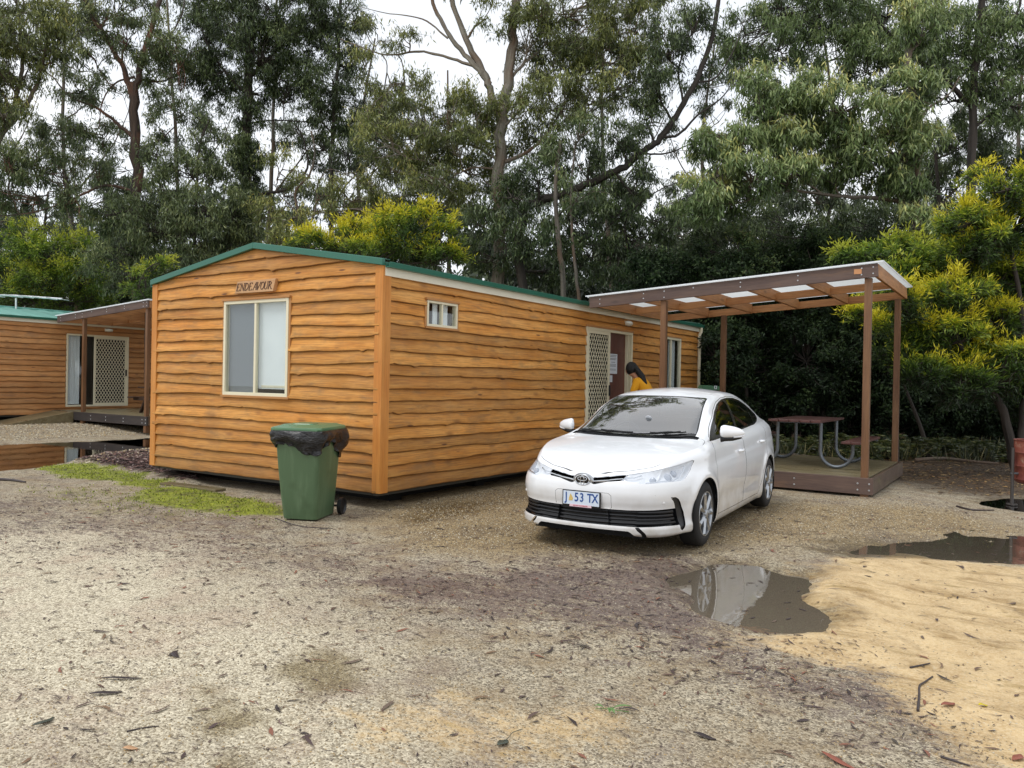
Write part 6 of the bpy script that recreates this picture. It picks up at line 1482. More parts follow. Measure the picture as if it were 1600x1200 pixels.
# I: near gum with long bright leaves
gtree((1432, 700), [(['b', (1440, 430), (1430, 310), (1436, 200), (1418, 100), (1428, -20), (1418, -200)], .17, .08), ([(1430, 325), (1392, 312), (1340, 308), (1285, 304), (1240, 298), (1200, 305), (1152, 318)], .085, .02), ([(1428, 260), (1380, 230), (1320, 180), (1280, 150)], .08, .02), ([(1428, 200), (1450, 170), (1480, 150), (1500, 120)], .06, .02), ([(1285, 304), (1230, 260), (1180, 200)], .04, .015)],
      [(1120, 262, 44, 36), (1165, 215, 44, 34), (1215, 165, 46, 36), (1265, 140, 44, 30), (1315, 165, 44, 34), (1225, 225, 50, 36), (1280, 215, 48, 38), (1340, 225, 46, 38), (1390, 185, 40, 36), (1405, 235, 38, 40), (1180, 270, 46, 30), (1235, 268, 44, 24), (1370, 270, 44, 26), (1130, 310, 40, 26), (1085, 310, 38, 34), (1180, 130, 36, 30), (1100, 215, 30, 24), (1425, 275, 30, 30), (1310, 262, 40, 24), (1432, 350, 34, 40), (1425, 130, 34, 30), (1440, 40, 40, 40), (1445, 215, 24, 26)],
      'nearest gum on the right, with long drooping pale green leaves above the timber pergola', L_BRIGHT, B_GREY, 19.5, dens=1.5, ln=.19, wd=.036, cr=.42, lvh=.55, lvb=.02)
# J: upper canopy on the right
gtree((1526, 700), [(['b', (1524, 420), (1518, 290), (1521, 150), (1530, 40), (1545, -120)], .24, .11), ([(1521, 170), (1470, 120), (1420, 80), (1378, 42), (1345, -10), (1330, -90)], .11, .04), ([(1378, 42), (1360, 20), (1310, -10)], .05, .02), ([(1526, 100), (1560, 60), (1590, 20), (1600, -60)], .08, .04), ([(1521, 200), (1560, 170), (1600, 140)], .06, .02)],
      [(1165, 45, 44, 40), (1215, 70, 46, 36), (1265, 40, 50, 40), (1310, 80, 46, 36), (1360, 110, 44, 34), (1400, 70, 46, 40), (1450, 100, 46, 40), (1500, 60, 50, 44), (1480, 150, 42, 32), (1550, 110, 44, 40), (1590, 60, 44, 50), (1590, 160, 40, 40), (1440, 30, 50, 34), (1540, 20, 50, 34), (1350, 50, 36, 30), (1300, 10, 54, 28), (1220, 10, 50, 26), (1395, 10, 40, 24), (1145, 90, 26, 26)]+high((1150, 1700), -60, -560, 14),
      'tall gum at the upper right whose crown fills the top right corner', L_BRIGHT, B_DARK, 23, dens=1.25, ln=.19, wd=.034, lvb=-.08, lvh=.3)
# K: dark tree behind
gtree((1490, 690), [(['b', (1478, 420), (1470, 330), (1460, 230)], .18, .06), ([(1470, 320), (1510, 280), (1560, 250)], .07, .02)],
      [(1500, 215, 46, 38), (1455, 290, 36, 44), (1550, 205, 44, 44), (1400, 335, 50, 34), (1350, 350, 44, 28), (1530, 270, 48, 34), (1580, 260, 40, 40), (1440, 370, 44, 40), (1300, 350, 44, 24), (1490, 340, 34, 44), (1260, 370, 44, 34), (1200, 350, 46, 34), (1150, 375, 44, 40), (1100, 380, 40, 40), (1500, 400, 50, 40)],
      'dark tree behind the nearest gum, above the yellow wattle', L_DARK, B_DARK, 26, dens=1.25)
# left background gum behind the near cabin's left eave
gtree((60, 690), [(['b', (66, 400), (75, 300)], .16, .06), ([(75, 420), (30, 350), (0, 300)], .06, .02)], [(30, 350, 46, 20), (85, 330, 40, 20), (140, 380, 40, 28), (180, 300, 26, 30), (150, 430, 60, 24), (40, 395, 60, 26), (230, 300, 24, 26)], 'pale grey-green tree beyond the left wattle', L_FAR, B_GREY, 36, dens=1.2, ln=.22, wd=.04, cr=.6)
# a row of paler gums further back closes the big gaps
for k, (px, top) in enumerate(((-30, -60), (120, -40), (285, -60), (430, -50), (560, 60), (690, 110), (960, -40), (1120, 60), (1290, -40), (1420, -60), (1600, -60))):
    bl = []
    for _ in range(15):
        yy = TR.uniform(top+30, 400); bl.append((px+TR.normal(0, 62), yy, TR.uniform(30, 52), TR.uniform(20, 34)))
    gtree((px, 680), [(['b', (px+TR.uniform(-12, 12), 420), (px+TR.uniform(-25, 25), 230), (px+TR.uniform(-30, 30), top)], .20, .05), ([(px, 300), (px+60, 220), (px+90, 150)], .06, .015), ([(px, 330), (px-55, 260), (px-80, 190)], .06, .015)],
          bl, 'greyer gum in the back row, %s' % ('furthest left', 'behind the reddish forked trunk', 'behind the gap left of the thick dark trunk', 'just right of the thick dark trunk', 'behind the bare twisted limbs', 'left of the great central gum', 'right of the great central gum', 'behind the tip of the heavy leaning limb', 'behind the nearest gum crown', 'behind the trunk of the nearest gum', 'furthest right')[k], L_FAR, B_GREY, 33+k % 3, 'gum trees in the back row', dens=.34 if px < 500 else .58, ln=.22, wd=.045, cr=.55, nl=16)
# L: dark understory wall behind the pergola, each shrub on its own
bushes = [(1110, 455, 40, 70, 20, 0), (1165, 440, 46, 70, 19.5, 1), (1230, 450, 50, 70, 20.5, 0), (1290, 430, 46, 66, 19.6, 1), (1345, 455, 44, 70, 21, 0), (1120, 560, 46, 66, 19, 0), (1190, 560, 50, 60, 20, 0), (1260, 565, 50, 66, 19.5, 0), (1330, 560, 50, 66, 20, 0), (1400, 590, 50, 66, 19.5, 0), (1470, 620, 50, 56, 19.5, 0), (1545, 625, 50, 60, 20, 0), (1610, 610, 50, 70, 20, 0), (1580, 470, 60, 80, 21, 0), (1500, 500, 56, 70, 21.5, 0), (1430, 480, 50, 66, 21, 0), (1030, 440, 46, 50, 20, 0)]
desc = ['behind the gap between cabin and pergola', 'behind the upper left of the pergola opening', 'behind the middle of the pergola opening, upper', 'behind the right of the pergola opening, mid green', 'behind the front corner post, upper', 'low between the two left pergola posts', 'low behind the car roof end', 'low behind the picnic table', 'low behind the table\'s right seat', 'low between the two right pergola posts', 'low just right of the rear corner post', 'low under the yellow wattle', 'low at the right edge behind the drum', 'high at the right edge behind the wattle', 'behind the middle of the yellow wattle', 'just right of the rear corner post, upper', 'above the end of the cabin roof']
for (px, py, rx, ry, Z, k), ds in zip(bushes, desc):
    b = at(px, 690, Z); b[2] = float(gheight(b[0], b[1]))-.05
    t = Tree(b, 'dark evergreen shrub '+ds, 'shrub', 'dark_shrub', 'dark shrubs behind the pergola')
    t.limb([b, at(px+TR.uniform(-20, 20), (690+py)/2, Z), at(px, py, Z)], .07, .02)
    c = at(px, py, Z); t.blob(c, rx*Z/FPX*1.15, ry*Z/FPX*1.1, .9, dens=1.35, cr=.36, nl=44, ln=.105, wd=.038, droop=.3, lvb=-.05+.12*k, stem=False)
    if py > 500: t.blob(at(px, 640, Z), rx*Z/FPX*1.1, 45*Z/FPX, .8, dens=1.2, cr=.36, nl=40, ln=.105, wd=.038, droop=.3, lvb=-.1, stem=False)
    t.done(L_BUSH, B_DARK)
# wattles in flower
def wattle(base, limbs, blobs, label, Z, lm=L_WAT, **kw):
    a = dict(style='spray', nl=26, nt=8, ln=.12, wd=.024, cr=.34, dens=1.15, lvh=.85, lvb=.12, lvr=.4); a.update(kw)
    return gtree(base, limbs, blobs, label, lm, B_DARK, Z, 'wattle bushes in yellow flower', 'wattle', 'wattle', **a)
wattle((70, 690), [(['b', (72, 560), (80, 480), (85, 430)], .14, .05)], [(30, 375, 36, 26), (75, 395, 40, 28), (120, 385, 34, 24), (20, 420, 40, 30), (75, 440, 46, 28), (135, 430, 38, 30), (155, 460, 26, 24), (110, 470, 46, 20), (20, 465, 40, 20), (45, 355, 20, 14)], 'yellow-green wattle at the left behind the further cabin', 31, L_WATG, cr=.5, ln=.16, wd=.034, nl=26)
wattle((228, 690), [(['b', (228, 560), (228, 470)], .08, .03)], [(228, 445, 22, 30), (238, 410, 14, 18)], 'small wattle shrub touching the left eave of the near cabin', 22, L_WATG, lvb=.05)
wattle((620, 690), [(['b', (620, 560), (625, 450), (630, 390)], .14, .05), ([(622, 480), (560, 420), (500, 385)], .06, .02)], [(655, 345, 32, 28), (690, 372, 32, 28), (625, 358, 36, 28), (590, 372, 34, 26), (550, 368, 30, 18), (510, 376, 34, 16), (470, 374, 30, 13), (640, 385, 46, 22), (590, 392, 50, 18), (700, 398, 30, 18), (540, 390, 40, 14), (480, 385, 30, 10), (665, 325, 14, 10), (560, 350, 12, 9)], 'bright yellow wattle showing over the roof of the near cabin', 20)
wattle((1590, 700), [(['b', (1570, 650), (1540, 600), (1500, 540), (1480, 450)], .13, .05), (['b', (1600, 640), (1605, 560), (1590, 450), (1570, 340)], .12, .04), ([(1540, 600), (1480, 560), (1430, 520), (1400, 500)], .06, .02)],
       [(1575, 290, 32, 24), (1545, 318, 34, 24), (1510, 345, 34, 24), (1590, 345, 40, 34), (1545, 372, 44, 30), (1500, 392, 36, 26), (1600, 420, 46, 44), (1550, 430, 46, 36), (1500, 460, 46, 32), (1455, 480, 40, 28), (1430, 520, 36, 24), (1480, 520, 44, 28), (1540, 500, 50, 32), (1600, 510, 46, 36), (1415, 480, 26, 20), (1395, 505, 20, 14), (1370, 495, 20, 12), (1345, 490, 14, 9), (1520, 555, 40, 22), (1585, 560, 44, 26), (1450, 555, 30, 18), (1525, 270, 14, 12), (1400, 455, 26, 20), (1440, 585, 36, 22, S(lvb=-.35)), (1500, 600, 44, 26, S(lvb=-.35)), (1560, 600, 44, 28, S(lvb=-.35)), (1600, 630, 30, 26, S(lvb=-.35)), (1400, 550, 30, 24, S(lvb=-.2))],
       'large wattle in yellow flower at the right edge, reaching to the rear pergola post', 14.8, lvb=.07, ln=.11, wd=.018, cr=.26, dens=1.7)
wattle((1400, 700), [(['b', (1402, 560), (1400, 440)], .10, .04)], [(1350, 400, 30, 20), (1390, 392, 30, 22), (1430, 405, 34, 26), (1470, 410, 30, 26), (1400, 430, 44, 22), (1450, 450, 40, 30), (1340, 480, 26, 14), (1365, 470, 24, 18), (1490, 425, 30, 24), (1325, 395, 12, 8)],
       'green wattle with few flowers behind the corner of the pergola roof', 16.5, L_WATG, lvb=-.05, cr=.28)
# distant wood that closes the view
V = []; F = []; A = []; n0 = 0; tw = []
fr_ = Tree(at(600, 660, 46), None)
bpy.data.objects.remove(fr_.root)
def far(xs, Z, ytop, ybot, sx, sy, **k):
    for px in np.arange(*xs):
        for py in np.arange(ytop+TR.uniform(-25, 25), ybot, sy*1.25):
            fr_.blob(at(px+TR.uniform(-.4, .4)*sx, py+TR.uniform(-.3, .3)*sy, Z+TR.uniform(-3, 3)), sx*Z/FPX*.75, sy*Z/FPX*.8, 1.6, stem=False, tw=.0, **k)
fr_.nodes = [(*at(px, py, 46), .1) for px in range(-200, 1900, 60) for py in (640, 500, 400, 320)]
far((-180, 1850, 66), 46, 330, 660, 46, 40, dens=.8, cr=.8, nl=12, nt=6, ln=.42, wd=.13, lvb=-.02)
far((-180, 1850, 76), 36, 410, 660, 50, 40, dens=1.2, cr=.7, nl=14, nt=6, ln=.34, wd=.13, lvb=-.25)
far((950, 1850, 60), 27, 470, 660, 46, 36, dens=1.3, cr=.6, nl=16, nt=6, ln=.24, wd=.10, lvb=-.45)
Vs = []; Fs = []; As = []; n0 = 0
for v, f, a in fr_.lf: Vs.append(v); Fs.append(f+n0); As.append(a); n0 += len(v)
tag(mesh_obj('distant_forest', np.vstack(Vs), np.vstack(Fs), L_FAR, attrs={'lv': np.concatenate(As)}), 'hazy grey-green wood closing the gaps between the nearer trees', 'forest', kind='stuff')
# thin stems seen among the shrubs
for i, (px, Z, r, ld) in enumerate(((1205, 19, .07, 'left'), (1310, 21, .10, 'right'))):
    pass

print('LEAVES', sum(len(o.data.polygons) for o in SC.objects if o.type=='MESH'))
# ---------------------------------------------------------------- loose stuff on the ground
LR = np.random.default_rng(99)
def cmatv(name, cols, rough=.6, spec=.4):
    m_, nt, p, out = mat(name); a = nd(nt, 'ShaderNodeAttribute', attribute_name='lv').outputs['Fac']
    r = nt.nodes.new('ShaderNodeValToRGB'); nt.links.new(a, r.inputs[0]); r.color_ramp.interpolation = 'CONSTANT'; e = r.color_ramp.elements
    e[0].position = 0; e[0].color = lin(cols[0])+(1,); e[1].position = 1/len(cols); e[1].color = lin(cols[1])+(1,)
    for i, c in enumerate(cols[2:]): q = e.new((i+2)/len(cols)); q.color = lin(c)+(1,)
    put(nt, p, base=r.outputs[0], rough=rough, spec=spec); return m_
M_LIT = cmatv('leaf_litter', [(62, 50, 50), (78, 62, 60), (54, 44, 42), (92, 74, 66), (70, 54, 50), (84, 60, 52), (104, 82, 66), (60, 52, 50), (118, 94, 72), (128, 84, 66), (104, 88, 76), (74, 66, 58)])
M_SHR = cmatv('bark_shreds', [(84, 68, 70), (70, 56, 58), (98, 80, 78), (60, 48, 50), (112, 92, 86), (78, 62, 60)])
M_MUL = cmatv('bark_mulch', [(84, 62, 62), (112, 84, 80), (64, 46, 46), (140, 110, 104), (92, 66, 62), (176, 158, 150), (120, 86, 74), (74, 54, 52)])
M_YEL = cmatv('forest_litter', [(120, 92, 56), (74, 56, 40), (150, 118, 70), (92, 70, 48), (60, 46, 36), (134, 96, 56), (104, 84, 62), (176, 146, 96)])
M_STO = cmatv('gravel', [(158, 146, 122), (120, 108, 90), (182, 172, 150), (148, 130, 98), (98, 88, 74), (192, 182, 160), (172, 148, 106), (134, 120, 98)], .7)
M_MOS = leafmat('moss_tufts', (76, 86, 28), (120, 132, 40), (164, 176, 54), (178, 184, 74), rough=.7)
M_GRS = leafmat('sedge_blades', (22, 30, 16), (46, 56, 30), (84, 88, 50), (150, 140, 96), rough=.5)
def ok(x, y):       # free ground only: not under cabin stumps, deck
    return ~((x > -4.6) & (x < -.05) & (y > .1) & (y < 10.9)) & ~((x > .0) & (x < 4.8) & (y > YF-.05) & (y < YB+.1))
def inpool(x, y):
    z = gheight(x, y); k = np.zeros(len(x), bool)
    for P, w in ((POOL1, -.012), (POOL2, -.010), (POOL3, -.016), (POOL4, -.01)): k |= (z < w) & (sdpoly(np.column_stack([x, y]), P) < .5)
    return k
def blades(name, x, y, L, Wd, mt, label, lvs=None, curl=.25, lift=.004, parent=None, kind='stuff', cat='leaf litter'):
    """thin curled flakes lying on the ground, six points each"""
    n = len(x); a = LR.uniform(0, 2*pi, n); z = gheight(x, y)+lift
    d = np.column_stack([np.cos(a), np.sin(a)]); s_ = np.column_stack([-np.sin(a), np.cos(a)]); bend = LR.uniform(-curl, curl, n)
    V = np.zeros((n, 6, 3)); tl = LR.uniform(-.12, .12, n)
    for k, (t, w) in enumerate(((-.5, 0), (-.12, .5), (.2, .42), (.5, 0), (.2, -.42), (-.12, -.5))):
        c = (t*L)[:, None]*d+(bend*L*(t*t-.12)*1.6+w*Wd)[:, None]*s_
        V[:, k, 0] = x+c[:, 0]; V[:, k, 1] = y+c[:, 1]; V[:, k, 2] = z+np.abs(w)*Wd*LR.uniform(-.1, .5, n)+t*L*tl*.5+.003*LR.random(n)
    i = np.arange(n)*6; F = np.vstack([np.column_stack([i, i+1, i+5]), np.column_stack([i+1, i+2, i+5]), np.column_stack([i+2, i+4, i+5]), np.column_stack([i+2, i+3, i+4])])
    lv = LR.random(n) if lvs is None else lvs
    return tag(mesh_obj(name, V.reshape(-1, 3), F, mt, parent, attrs={'lv': np.repeat(lv, 6)}), label, cat, kind=kind)
# litter density follows the stained ground, thinner on pale gravel and sand
N = 130000; x = LR.uniform(-9, 9.5, N); y = LR.uniform(-6.8, 9, N)
dd = np.hypot(x-CAM[0], y-CAM[1]); cl = fbm(x*1.3+7, y*1.3+3, 5)
md = np.maximum(region(x, y, MUD, .6, .5), .6*region(x, y, MUD2, .8, .7)); sdm = region(x, y, SAND, .3, .2)
pr = (.10+.55*md+.9*np.clip(cl-.52, 0, 1)*3*(.25+md))*(1-.55*sdm)
sel = (LR.random(N) < pr) & ok(x, y) & (dd > 1.2) & ~inpool(x, y); x, y, dd = x[sel], y[sel], dd[sel]
L = LR.gamma(2.2, .013, len(x))+.010; L = np.minimum(L, .13)
blades('leaf_litter', x, y, L, np.minimum(L*LR.uniform(.10, .30, len(x)), .02), M_LIT, 'dark scraps of wet bark and gum leaf scattered over the gravel')
N = 110000; x = LR.uniform(-9, 9, N); y = LR.uniform(-6.8, 5, N); md = np.maximum(region(x, y, MUD, .6, .5), .7*region(x, y, MUD2, .8, .7))
k = fbm(x*2.6+3, y*2.6+8, 5); s2 = (LR.random(N) < (.05+.8*md)*np.clip((k-.42)*6, 0, 1)) & ok(x, y) & ~inpool(x, y); x, y = x[s2], y[s2]; L = np.minimum(LR.gamma(2., .018, len(x))+.012, .16)
blades('bark_shreds', x, y, L, LR.uniform(.002, .008, len(x)), M_SHR, 'thin purple-brown shreds of bark matted on the wet gravel', curl=.5, lift=.003)
N = 300; x = LR.uniform(4, 8, N); y = LR.uniform(-2.2, 2.4, N); s2 = inpool(x, y); x, y = x[s2], y[s2]; L = LR.uniform(.03, .09, len(x))
o = blades('floating_leaves', x, y, L, L*.2, M_LIT, 'leaves floating on the puddles', lift=.0); V = np.array([v.co for v in o.data.vertices]); V[:, 2] = -.008; o.data.vertices.foreach_set('co', V.ravel().astype(np.float32))
N = 2600; x = LR.uniform(-8, 9, N); y = LR.uniform(-6.6, 6, N); s2 = ok(x, y) & (LR.random(N) < .2+fbm(x*.9, y*.9, 4)) & ~inpool(x, y); x, y = x[s2], y[s2]; L = LR.uniform(.05, .16, len(x))
blades('fallen_leaves', x, y, L, L*LR.uniform(.07, .17, len(x)), M_LIT, 'larger curled gum leaves and bark strips lying on the yard', curl=.6, lift=.006)
# bark mulch bed by the near cabin, and forest litter
N = 16000; x = LR.uniform(-8.2, -3, N); y = LR.uniform(-.6, 4, N); s2 = sdpoly(np.column_stack([x, y]), MULCH)+.25*(fbm(x*3, y*3, 3)-.5) < .02; x, y = x[s2], y[s2]; L = LR.uniform(.04, .14, len(x))
blades('bark_mulch', x, y, L, L*LR.uniform(.12, .35, len(x)), M_MUL, 'purple-brown bark mulch heaped at the left corner of the near cabin', lift=.012, cat='mulch')
N = 30000; x = LR.uniform(2, 14, N); y = LR.uniform(6, 22, N); s2 = (region(x, y, FLOOR, .8, .6, .7, 8) > LR.random(N)) & ok(x, y) & ~inpool(x, y); x, y = x[s2], y[s2]; L = LR.uniform(.03, .13, len(x))
blades('forest_litter', x, y, L, L*LR.uniform(.12, .4, len(x)), M_YEL, 'yellow-brown leaf litter on the dark ground behind the pergola', lift=.006)
# loose gravel stones
def stones(N, xr, yr, fn, r0, r1, name, label):
    x = LR.uniform(*xr, N); y = LR.uniform(*yr, N); s2 = fn(x, y) & ok(x, y) & ~inpool(x, y); x, y = x[s2], y[s2]; n = len(x)
    r = LR.uniform(r0, r1, n)**1.0; dirs = np.array([[1, 0, 0], [-.5, .87, 0], [-.5, -.87, 0], [0, 0, .75], [0, 0, -.5]])
    a = LR.uniform(0, 2*pi, n); V = dirs[None]*r[:, None, None]*LR.uniform(.6, 1.3, (n, 5, 1)); c, s_ = np.cos(a)[:, None], np.sin(a)[:, None]
    V = np.stack([V[..., 0]*c-V[..., 1]*s_+x[:, None], V[..., 0]*s_+V[..., 1]*c+y[:, None], V[..., 2]+gheight(x, y)[:, None]+r[:, None]*.15], -1)
    i = np.arange(n)*5; F = np.vstack([np.column_stack([i+a_, i+b_, i+3]) for a_, b_ in ((0, 1), (1, 2), (2, 0))])
    tag(mesh_obj(name, V.reshape(-1, 3), F, M_STO, attrs={'lv': np.repeat(LR.random(n), 5)}), label, 'gravel', kind='stuff')
stones(120000, (1.5, 8.5), (-6.6, -1.2), lambda x, y: (np.hypot(x-CAM[0], y-CAM[1]) < LR.uniform(1.5, 6.5, len(x))) & (LR.random(len(x)) < 1-.8*region(x, y, SAND, .2, .2)), .0025, .007, 'gravel_chips', 'fine pale gravel chips in the foreground')
stones(30000, (-22, -7), (-1, 6.5), lambda x, y: gheight(x, y) > .02, .012, .028, 'far_gravel', 'gravel in front of the further cabin')
stones(60000, (-.5, 9), (-1.6, 5), lambda x, y: (LR.random(len(x)) < np.maximum(region(x, y, GRAVY, .5, .3), region(x, y, G3([(1210, 800), (1330, 780), (1500, 790), (1620, 835), (1500, 850), (1280, 845)]), .3, .3))), .004, .011, 'coarse_gravel', 'coarser yellowish gravel beside the cabin and car')
# moss tufts
N = 60000; x = LR.uniform(-9, .3, N); y = LR.uniform(-2, 1.6, N); dm = np.maximum.reduce([region(x, y, MOSS1, .15, .3, 2.2, 3), region(x, y, MOSS2, .12, .22, 2.4, 4), .25*region(x, y, MOSS3, .5, .6, 1.6, 5)])*(.3+1.2*(fbm(x*4, y*4, 3)))
s2 = LR.random(N) < dm*.24; x, y = x[s2], y[s2]; n = len(x); C = np.column_stack([x, y, gheight(x, y)]); D = LR.standard_normal((n, 3))*.5+[0, 0, 1.]
V, F, A = leaves(C, D, .028, .016, LR.uniform(.1, .9, n)); tag(mesh_obj('moss', V, F, M_MOS, attrs={'lv': A}), 'bright green moss on the ground along the near cabin end', 'moss', kind='stuff')
# sedges, ferns and twigs at the edge of the wood
def fern(px, py, Z, r, k):
    b = at(px, py, Z); b[2] = float(gheight(b[0], b[1])); C = []; D = []
    for i in range(k):
        a = LR.uniform(0, 2*pi); L = r*LR.uniform(.7, 1.2); el = LR.uniform(.5, 1.1)
        L *= (.6+.8*((px*7) % 10)/10); t = np.linspace(.1, 1, 26); x = L*t*cos(el); z = L*(t*sin(el)*1.3-.75*t*t)
        P = np.column_stack([b[0]+x*cos(a), b[1]+x*sin(a), b[2]+.03+z]); s_ = np.array([-sin(a), cos(a), 0])
        for sg_ in (1, -1): C.append(P); D.append(np.tile(s_*sg_+np.array([cos(a), sin(a), 0])*.5, (26, 1))+LR.standard_normal((26, 3))*.1)
    return np.vstack(C), np.vstack(D), b
sp_ = ['left of the picnic table', 'behind the left table leg', 'behind the table top', 'behind the picnic table, tallest', 'right of the table seat', 'beside the rear corner post', 'under the wattle at its left', 'under the middle of the wattle', 'under the wattle at its right', 'beside the drum at the right edge', 'behind the car boot', 'between seat and corner post']
for (px, Z, r), w in zip(((1225, 17.5, .7), (1262, 18, .7), (1290, 17.5, .8), (1335, 17.2, .9), (1375, 17.5, .7), (1425, 17.8, .8), (1465, 17.5, .7), (1505, 17.8, .7), (1545, 17.2, .75), (1590, 17, .7), (1212, 17.8, .6), (1350, 16.6, .6)), sp_):
    C, D, b = fern(px, 690, Z, r*1.25, 30); t = empty('fern', tuple(b), 0, 'low fern '+w, 'fern', 'ferns at the edge of the wood')
    V, F, A = leaves(C-b, D, .11*r/.7, .028, LR.uniform(.1, .9, len(C))+.0); mesh_obj('fronds', V, F, L_FERN, t, attrs={'lv': A})
C = []; D = []
for _ in range(120):
    px = LR.uniform(1195, 1640); p_ = at(px, 690, LR.uniform(16.3, 19)); g = float(gheight(p_[0], p_[1])); n = LR.integers(8, 22)
    C.append(np.column_stack([p_[0]+LR.normal(0, .08, n), p_[1]+LR.normal(0, .08, n), np.full(n, g)])); d = LR.standard_normal((n, 3))*.35; d[:, 2] += 1.; D.append(d)
C = np.vstack(C); V, F, A = leaves(C, np.vstack(D), .42, .018, LR.uniform(0, 1, len(C))); tag(mesh_obj('sedge_grass', V, F, M_GRS, attrs={'lv': A}), 'tufts of sedge along the edge of the wood', 'grass', kind='stuff')
# logs and stems at the wood's edge
for (a, b, r, ds) in (((1195, 700, 17), (1300, 690, 16.8), .05, 'grey fallen branch lying behind the picnic table'), ((1430, 690, 16.6), (1560, 706, 16.2), .045, 'fallen branch under the yellow wattle'), ):
    A_, B_ = at(*a), at(*b)
    for q in (A_, B_): q[2] = gheight(q[0], q[1])+.05
    mb = MB(); P = spline(np.array([A_, (A_*2+B_)/3+[0, .1, .05], (A_+B_*2)/3+[.05, -.1, .03], B_]), 5); mb.tube(P, np.linspace(r, r*.5, len(P)), 8); tag(mb.build('fallen_branch', B_GREY, None, smooth=True), ds, 'branch')
for (px, Z, r, top, lean, ds) in ((1262, 20, .10, 470, -6, 'reddish stem behind the picnic table'), (1375, 19.5, .05, 520, 14, 'thin leaning stem between the two right posts'), (1452, 17.5, .06, 600, -40, 'leaning dark stem under the wattle')):
    b = at(px, 690, Z); b[2] = float(gheight(b[0], b[1]))-.05; t_ = at(px+lean, top, Z); mb = MB(); P = spline(np.array([b, b*.6+t_*.4+[.05, .03, 0], t_]), 6); mb.tube(P, np.linspace(r, r*.5, len(P)), 8)
    tag(mb.build('tree_stem', B_RED if 'reddish' in ds else B_DARK, None, smooth=True), ds, 'stem', 'slim stems behind the pergola')
# single pieces worth naming in the foreground
M_L1 = plain('dark_green_leaf', (70, 76, 66), .35); M_L2 = plain('tan_leaf', (190, 150, 112), .5); M_L3 = plain('red_bark', (142, 82, 64), .6); M_L4 = plain('yellow_leaf', (206, 186, 40), .5); M_L5 = plain('fresh_leaf', (96, 128, 70), .4); M_L6 = plain('black_bark', (56, 46, 46), .5)
def leafshape(name, px, py, L, w, ang, mt, label, cat='leaf', bend=.3, stalk=0, parent=None):
    c = gp(px, py); z = float(gheight(c[0], c[1]))+.008; n = 12; V = []; F = []
    for i in range(n+1):
        t = i/n; hw = w*.5*sin(pi*min(1, t*1.0))**.8+.0008; xx = (t-.5)*L; yy = bend*L*((t-.5)**2-.1)
        for k, q in enumerate((-1, 0, 1)): V.append((xx, yy+q*hw, .004*abs(q)+.004*sin(t*5)))
    for i in range(n):
        for k in range(2): F.append((3*i+k, 3*i+3+k, 3*i+4+k, 3*i+1+k))
    mb = MB().add(V, F)
    if stalk: mb.tube([(L*.5, bend*L*.15, .003), (L*.5+stalk*.5, bend*L*.3+.01, .006), (L*.5+stalk, bend*L*.2, .004)], .0018, 5)
    o = mb.build(name, mt, parent, smooth=True)
    o.location = (c[0], c[1], z); o.rotation_euler = (0, 0, YAW+radians(ang)); q = o.modifiers.new('s', 'SOLIDIFY'); q.thickness = .0012
    return tag(o, label, cat)
leafshape('curved_leaf', 71, 1130, .105, .024, 70, M_L1, 'curved dark grey-green leaf in the pale gravel, bottom left', bend=1.0)
leafshape('tan_leaf', 203, 1172, .062, .028, 5, M_L2, 'small tan leaf on pale gravel near the bottom edge, left')
leafshape('round_leaf', 786, 1165, .075, .040, 55, M_L1, 'dark rounded leaf with a long stalk, bottom middle', stalk=.12)
leafshape('yellow_leaf', 1536, 1111, .045, .026, 0, M_L4, 'small yellow leaf on wet sand at the right')
leafshape('bark_strip', 1308, 1190, .17, .030, -60, M_L3, 'red-brown bark strip at the bottom edge, right of middle', 'bark')
leafshape('red_leaf', 1482, 1107, .09, .035, 20, M_L3, 'crumpled red-brown leaf beside the small yellow leaf')
leafshape('long_dark_leaf', 190, 1063, .20, .022, 5, M_L6, 'long dark leaf in the left foreground, longest of its cluster', bend=.15)
leafshape('dark_leaf', 165, 1085, .15, .03, 15, M_L6, 'ragged dark leaf just below the long dark leaf in the left foreground')
leafshape('black_leaf', 1100, 1152, .11, .028, -35, M_L6, 'black leaf on the gravel below the white car, near the bottom edge')
leafshape('fork_bark', 275, 1025, .11, .035, -65, M_L6, 'broad ragged bark scrap in the left foreground', 'bark', bend=.9)
leafshape('orange_leaf', 1590, 1188, .10, .035, 40, M_L3, 'orange-red leaf in the bottom right corner')
sp0 = gp(950, 1112); spg = empty('gum_sprig', (sp0[0], sp0[1], float(gheight(sp0[0], sp0[1]))+.006), YAW, 'fresh green gum sprig on the gravel, bottom middle', 'sprig')
mb = MB(); mb.tube([(-.06, .01, .004), (0, .0, .01), (.05, -.015, .008), (.10, -.02, .004)], .002, 6); mb.build('stem', M_L5, spg)
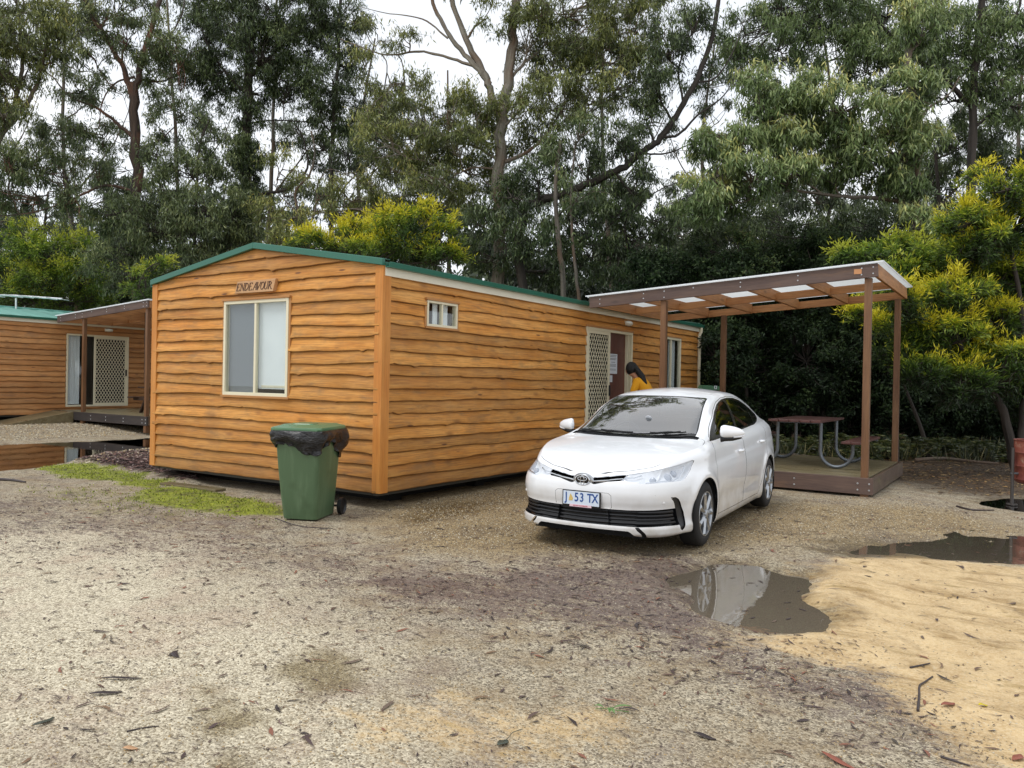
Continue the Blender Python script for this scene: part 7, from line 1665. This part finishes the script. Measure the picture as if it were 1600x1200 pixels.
for i, (x0, y0, a, L, w) in enumerate(((0, 0, -70, .07, .022), (.02, 0, 10, .10, .018), (.05, -.01, -12, .10, .018), (-.02, 0, 160, .05, .02), (.01, 0, -100, .06, .022))):
    V = []; F = []
    for k in range(9):
        t = k/8; hw = w*.5*sin(pi*t)+.0005
        for q in (-1, 0, 1): V.append((x0+t*L*cos(radians(a))-q*hw*sin(radians(a)), y0+t*L*sin(radians(a))+q*hw*cos(radians(a)), .012+.01*sin(t*3)+.003*abs(q)))
    for k in range(8):
        for q in range(2): F.append((3*k+q, 3*k+3+q, 3*k+4+q, 3*k+1+q))
    MB().add(V, F).build('leaf', M_L5 if i != 2 else M_L6, spg, smooth=True)
def twig(pts, r, label, name='twig', mt=None):
    P = []
    for px, py in pts: g = gp(px, py); g[2] = float(gheight(g[0], g[1]))+r*.9; P.append(g)
    o = P[0].copy(); P = spline(np.array(P)-o, 5); mb = MB(); mb.tube(P, np.linspace(r, r*.55, len(P)), 7); ob = mb.build(name, mt or M_L6, None, smooth=True); ob.location = tuple(o); return tag(ob, label, 'twig')
twig([(1434, 1112), (1436, 1090), (1437, 1075), (1445, 1069), (1457, 1063)], .007, 'crooked dark twig standing out on the sand, bottom right')
twig([(1422, 1050), (1437, 1047), (1453, 1044)], .006, 'short straight dark twig on the sand above the crooked twig')
twig([(198, 1145), (215, 1141), (235, 1138), (248, 1137)], .004, 'thin forked twig on pale gravel in the left foreground')
twig([(1470, 1183), (1490, 1190), (1515, 1198)], .006, 'straight dark twig cut off by the bottom edge at the right')
twig([(-5, 750), (18, 752), (40, 755)], .022, 'dark stick at the left edge beyond the gravel')
twig([(1495, 793), (1520, 799), (1553, 799)], .014, 'short dark stick beside the small puddle near the drum')
twig([(430, 810), (470, 822), (520, 826)], .006, 'thin stick on the ground below the wheelie bin')
# old board lying against the near cabin end
bo = MB(); a_, b_ = gp(258, 757), gp(345, 768); a_[2] = float(gheight(*a_[:2]))+.02; b_[2] = float(gheight(*b_[:2]))+.02; bo.bar(a_, b_, .18, .03); tag(bo.build('old_board', M_DECKB, None, bevel=.004), 'grey weathered board lying on the ground at the cabin end', 'board')
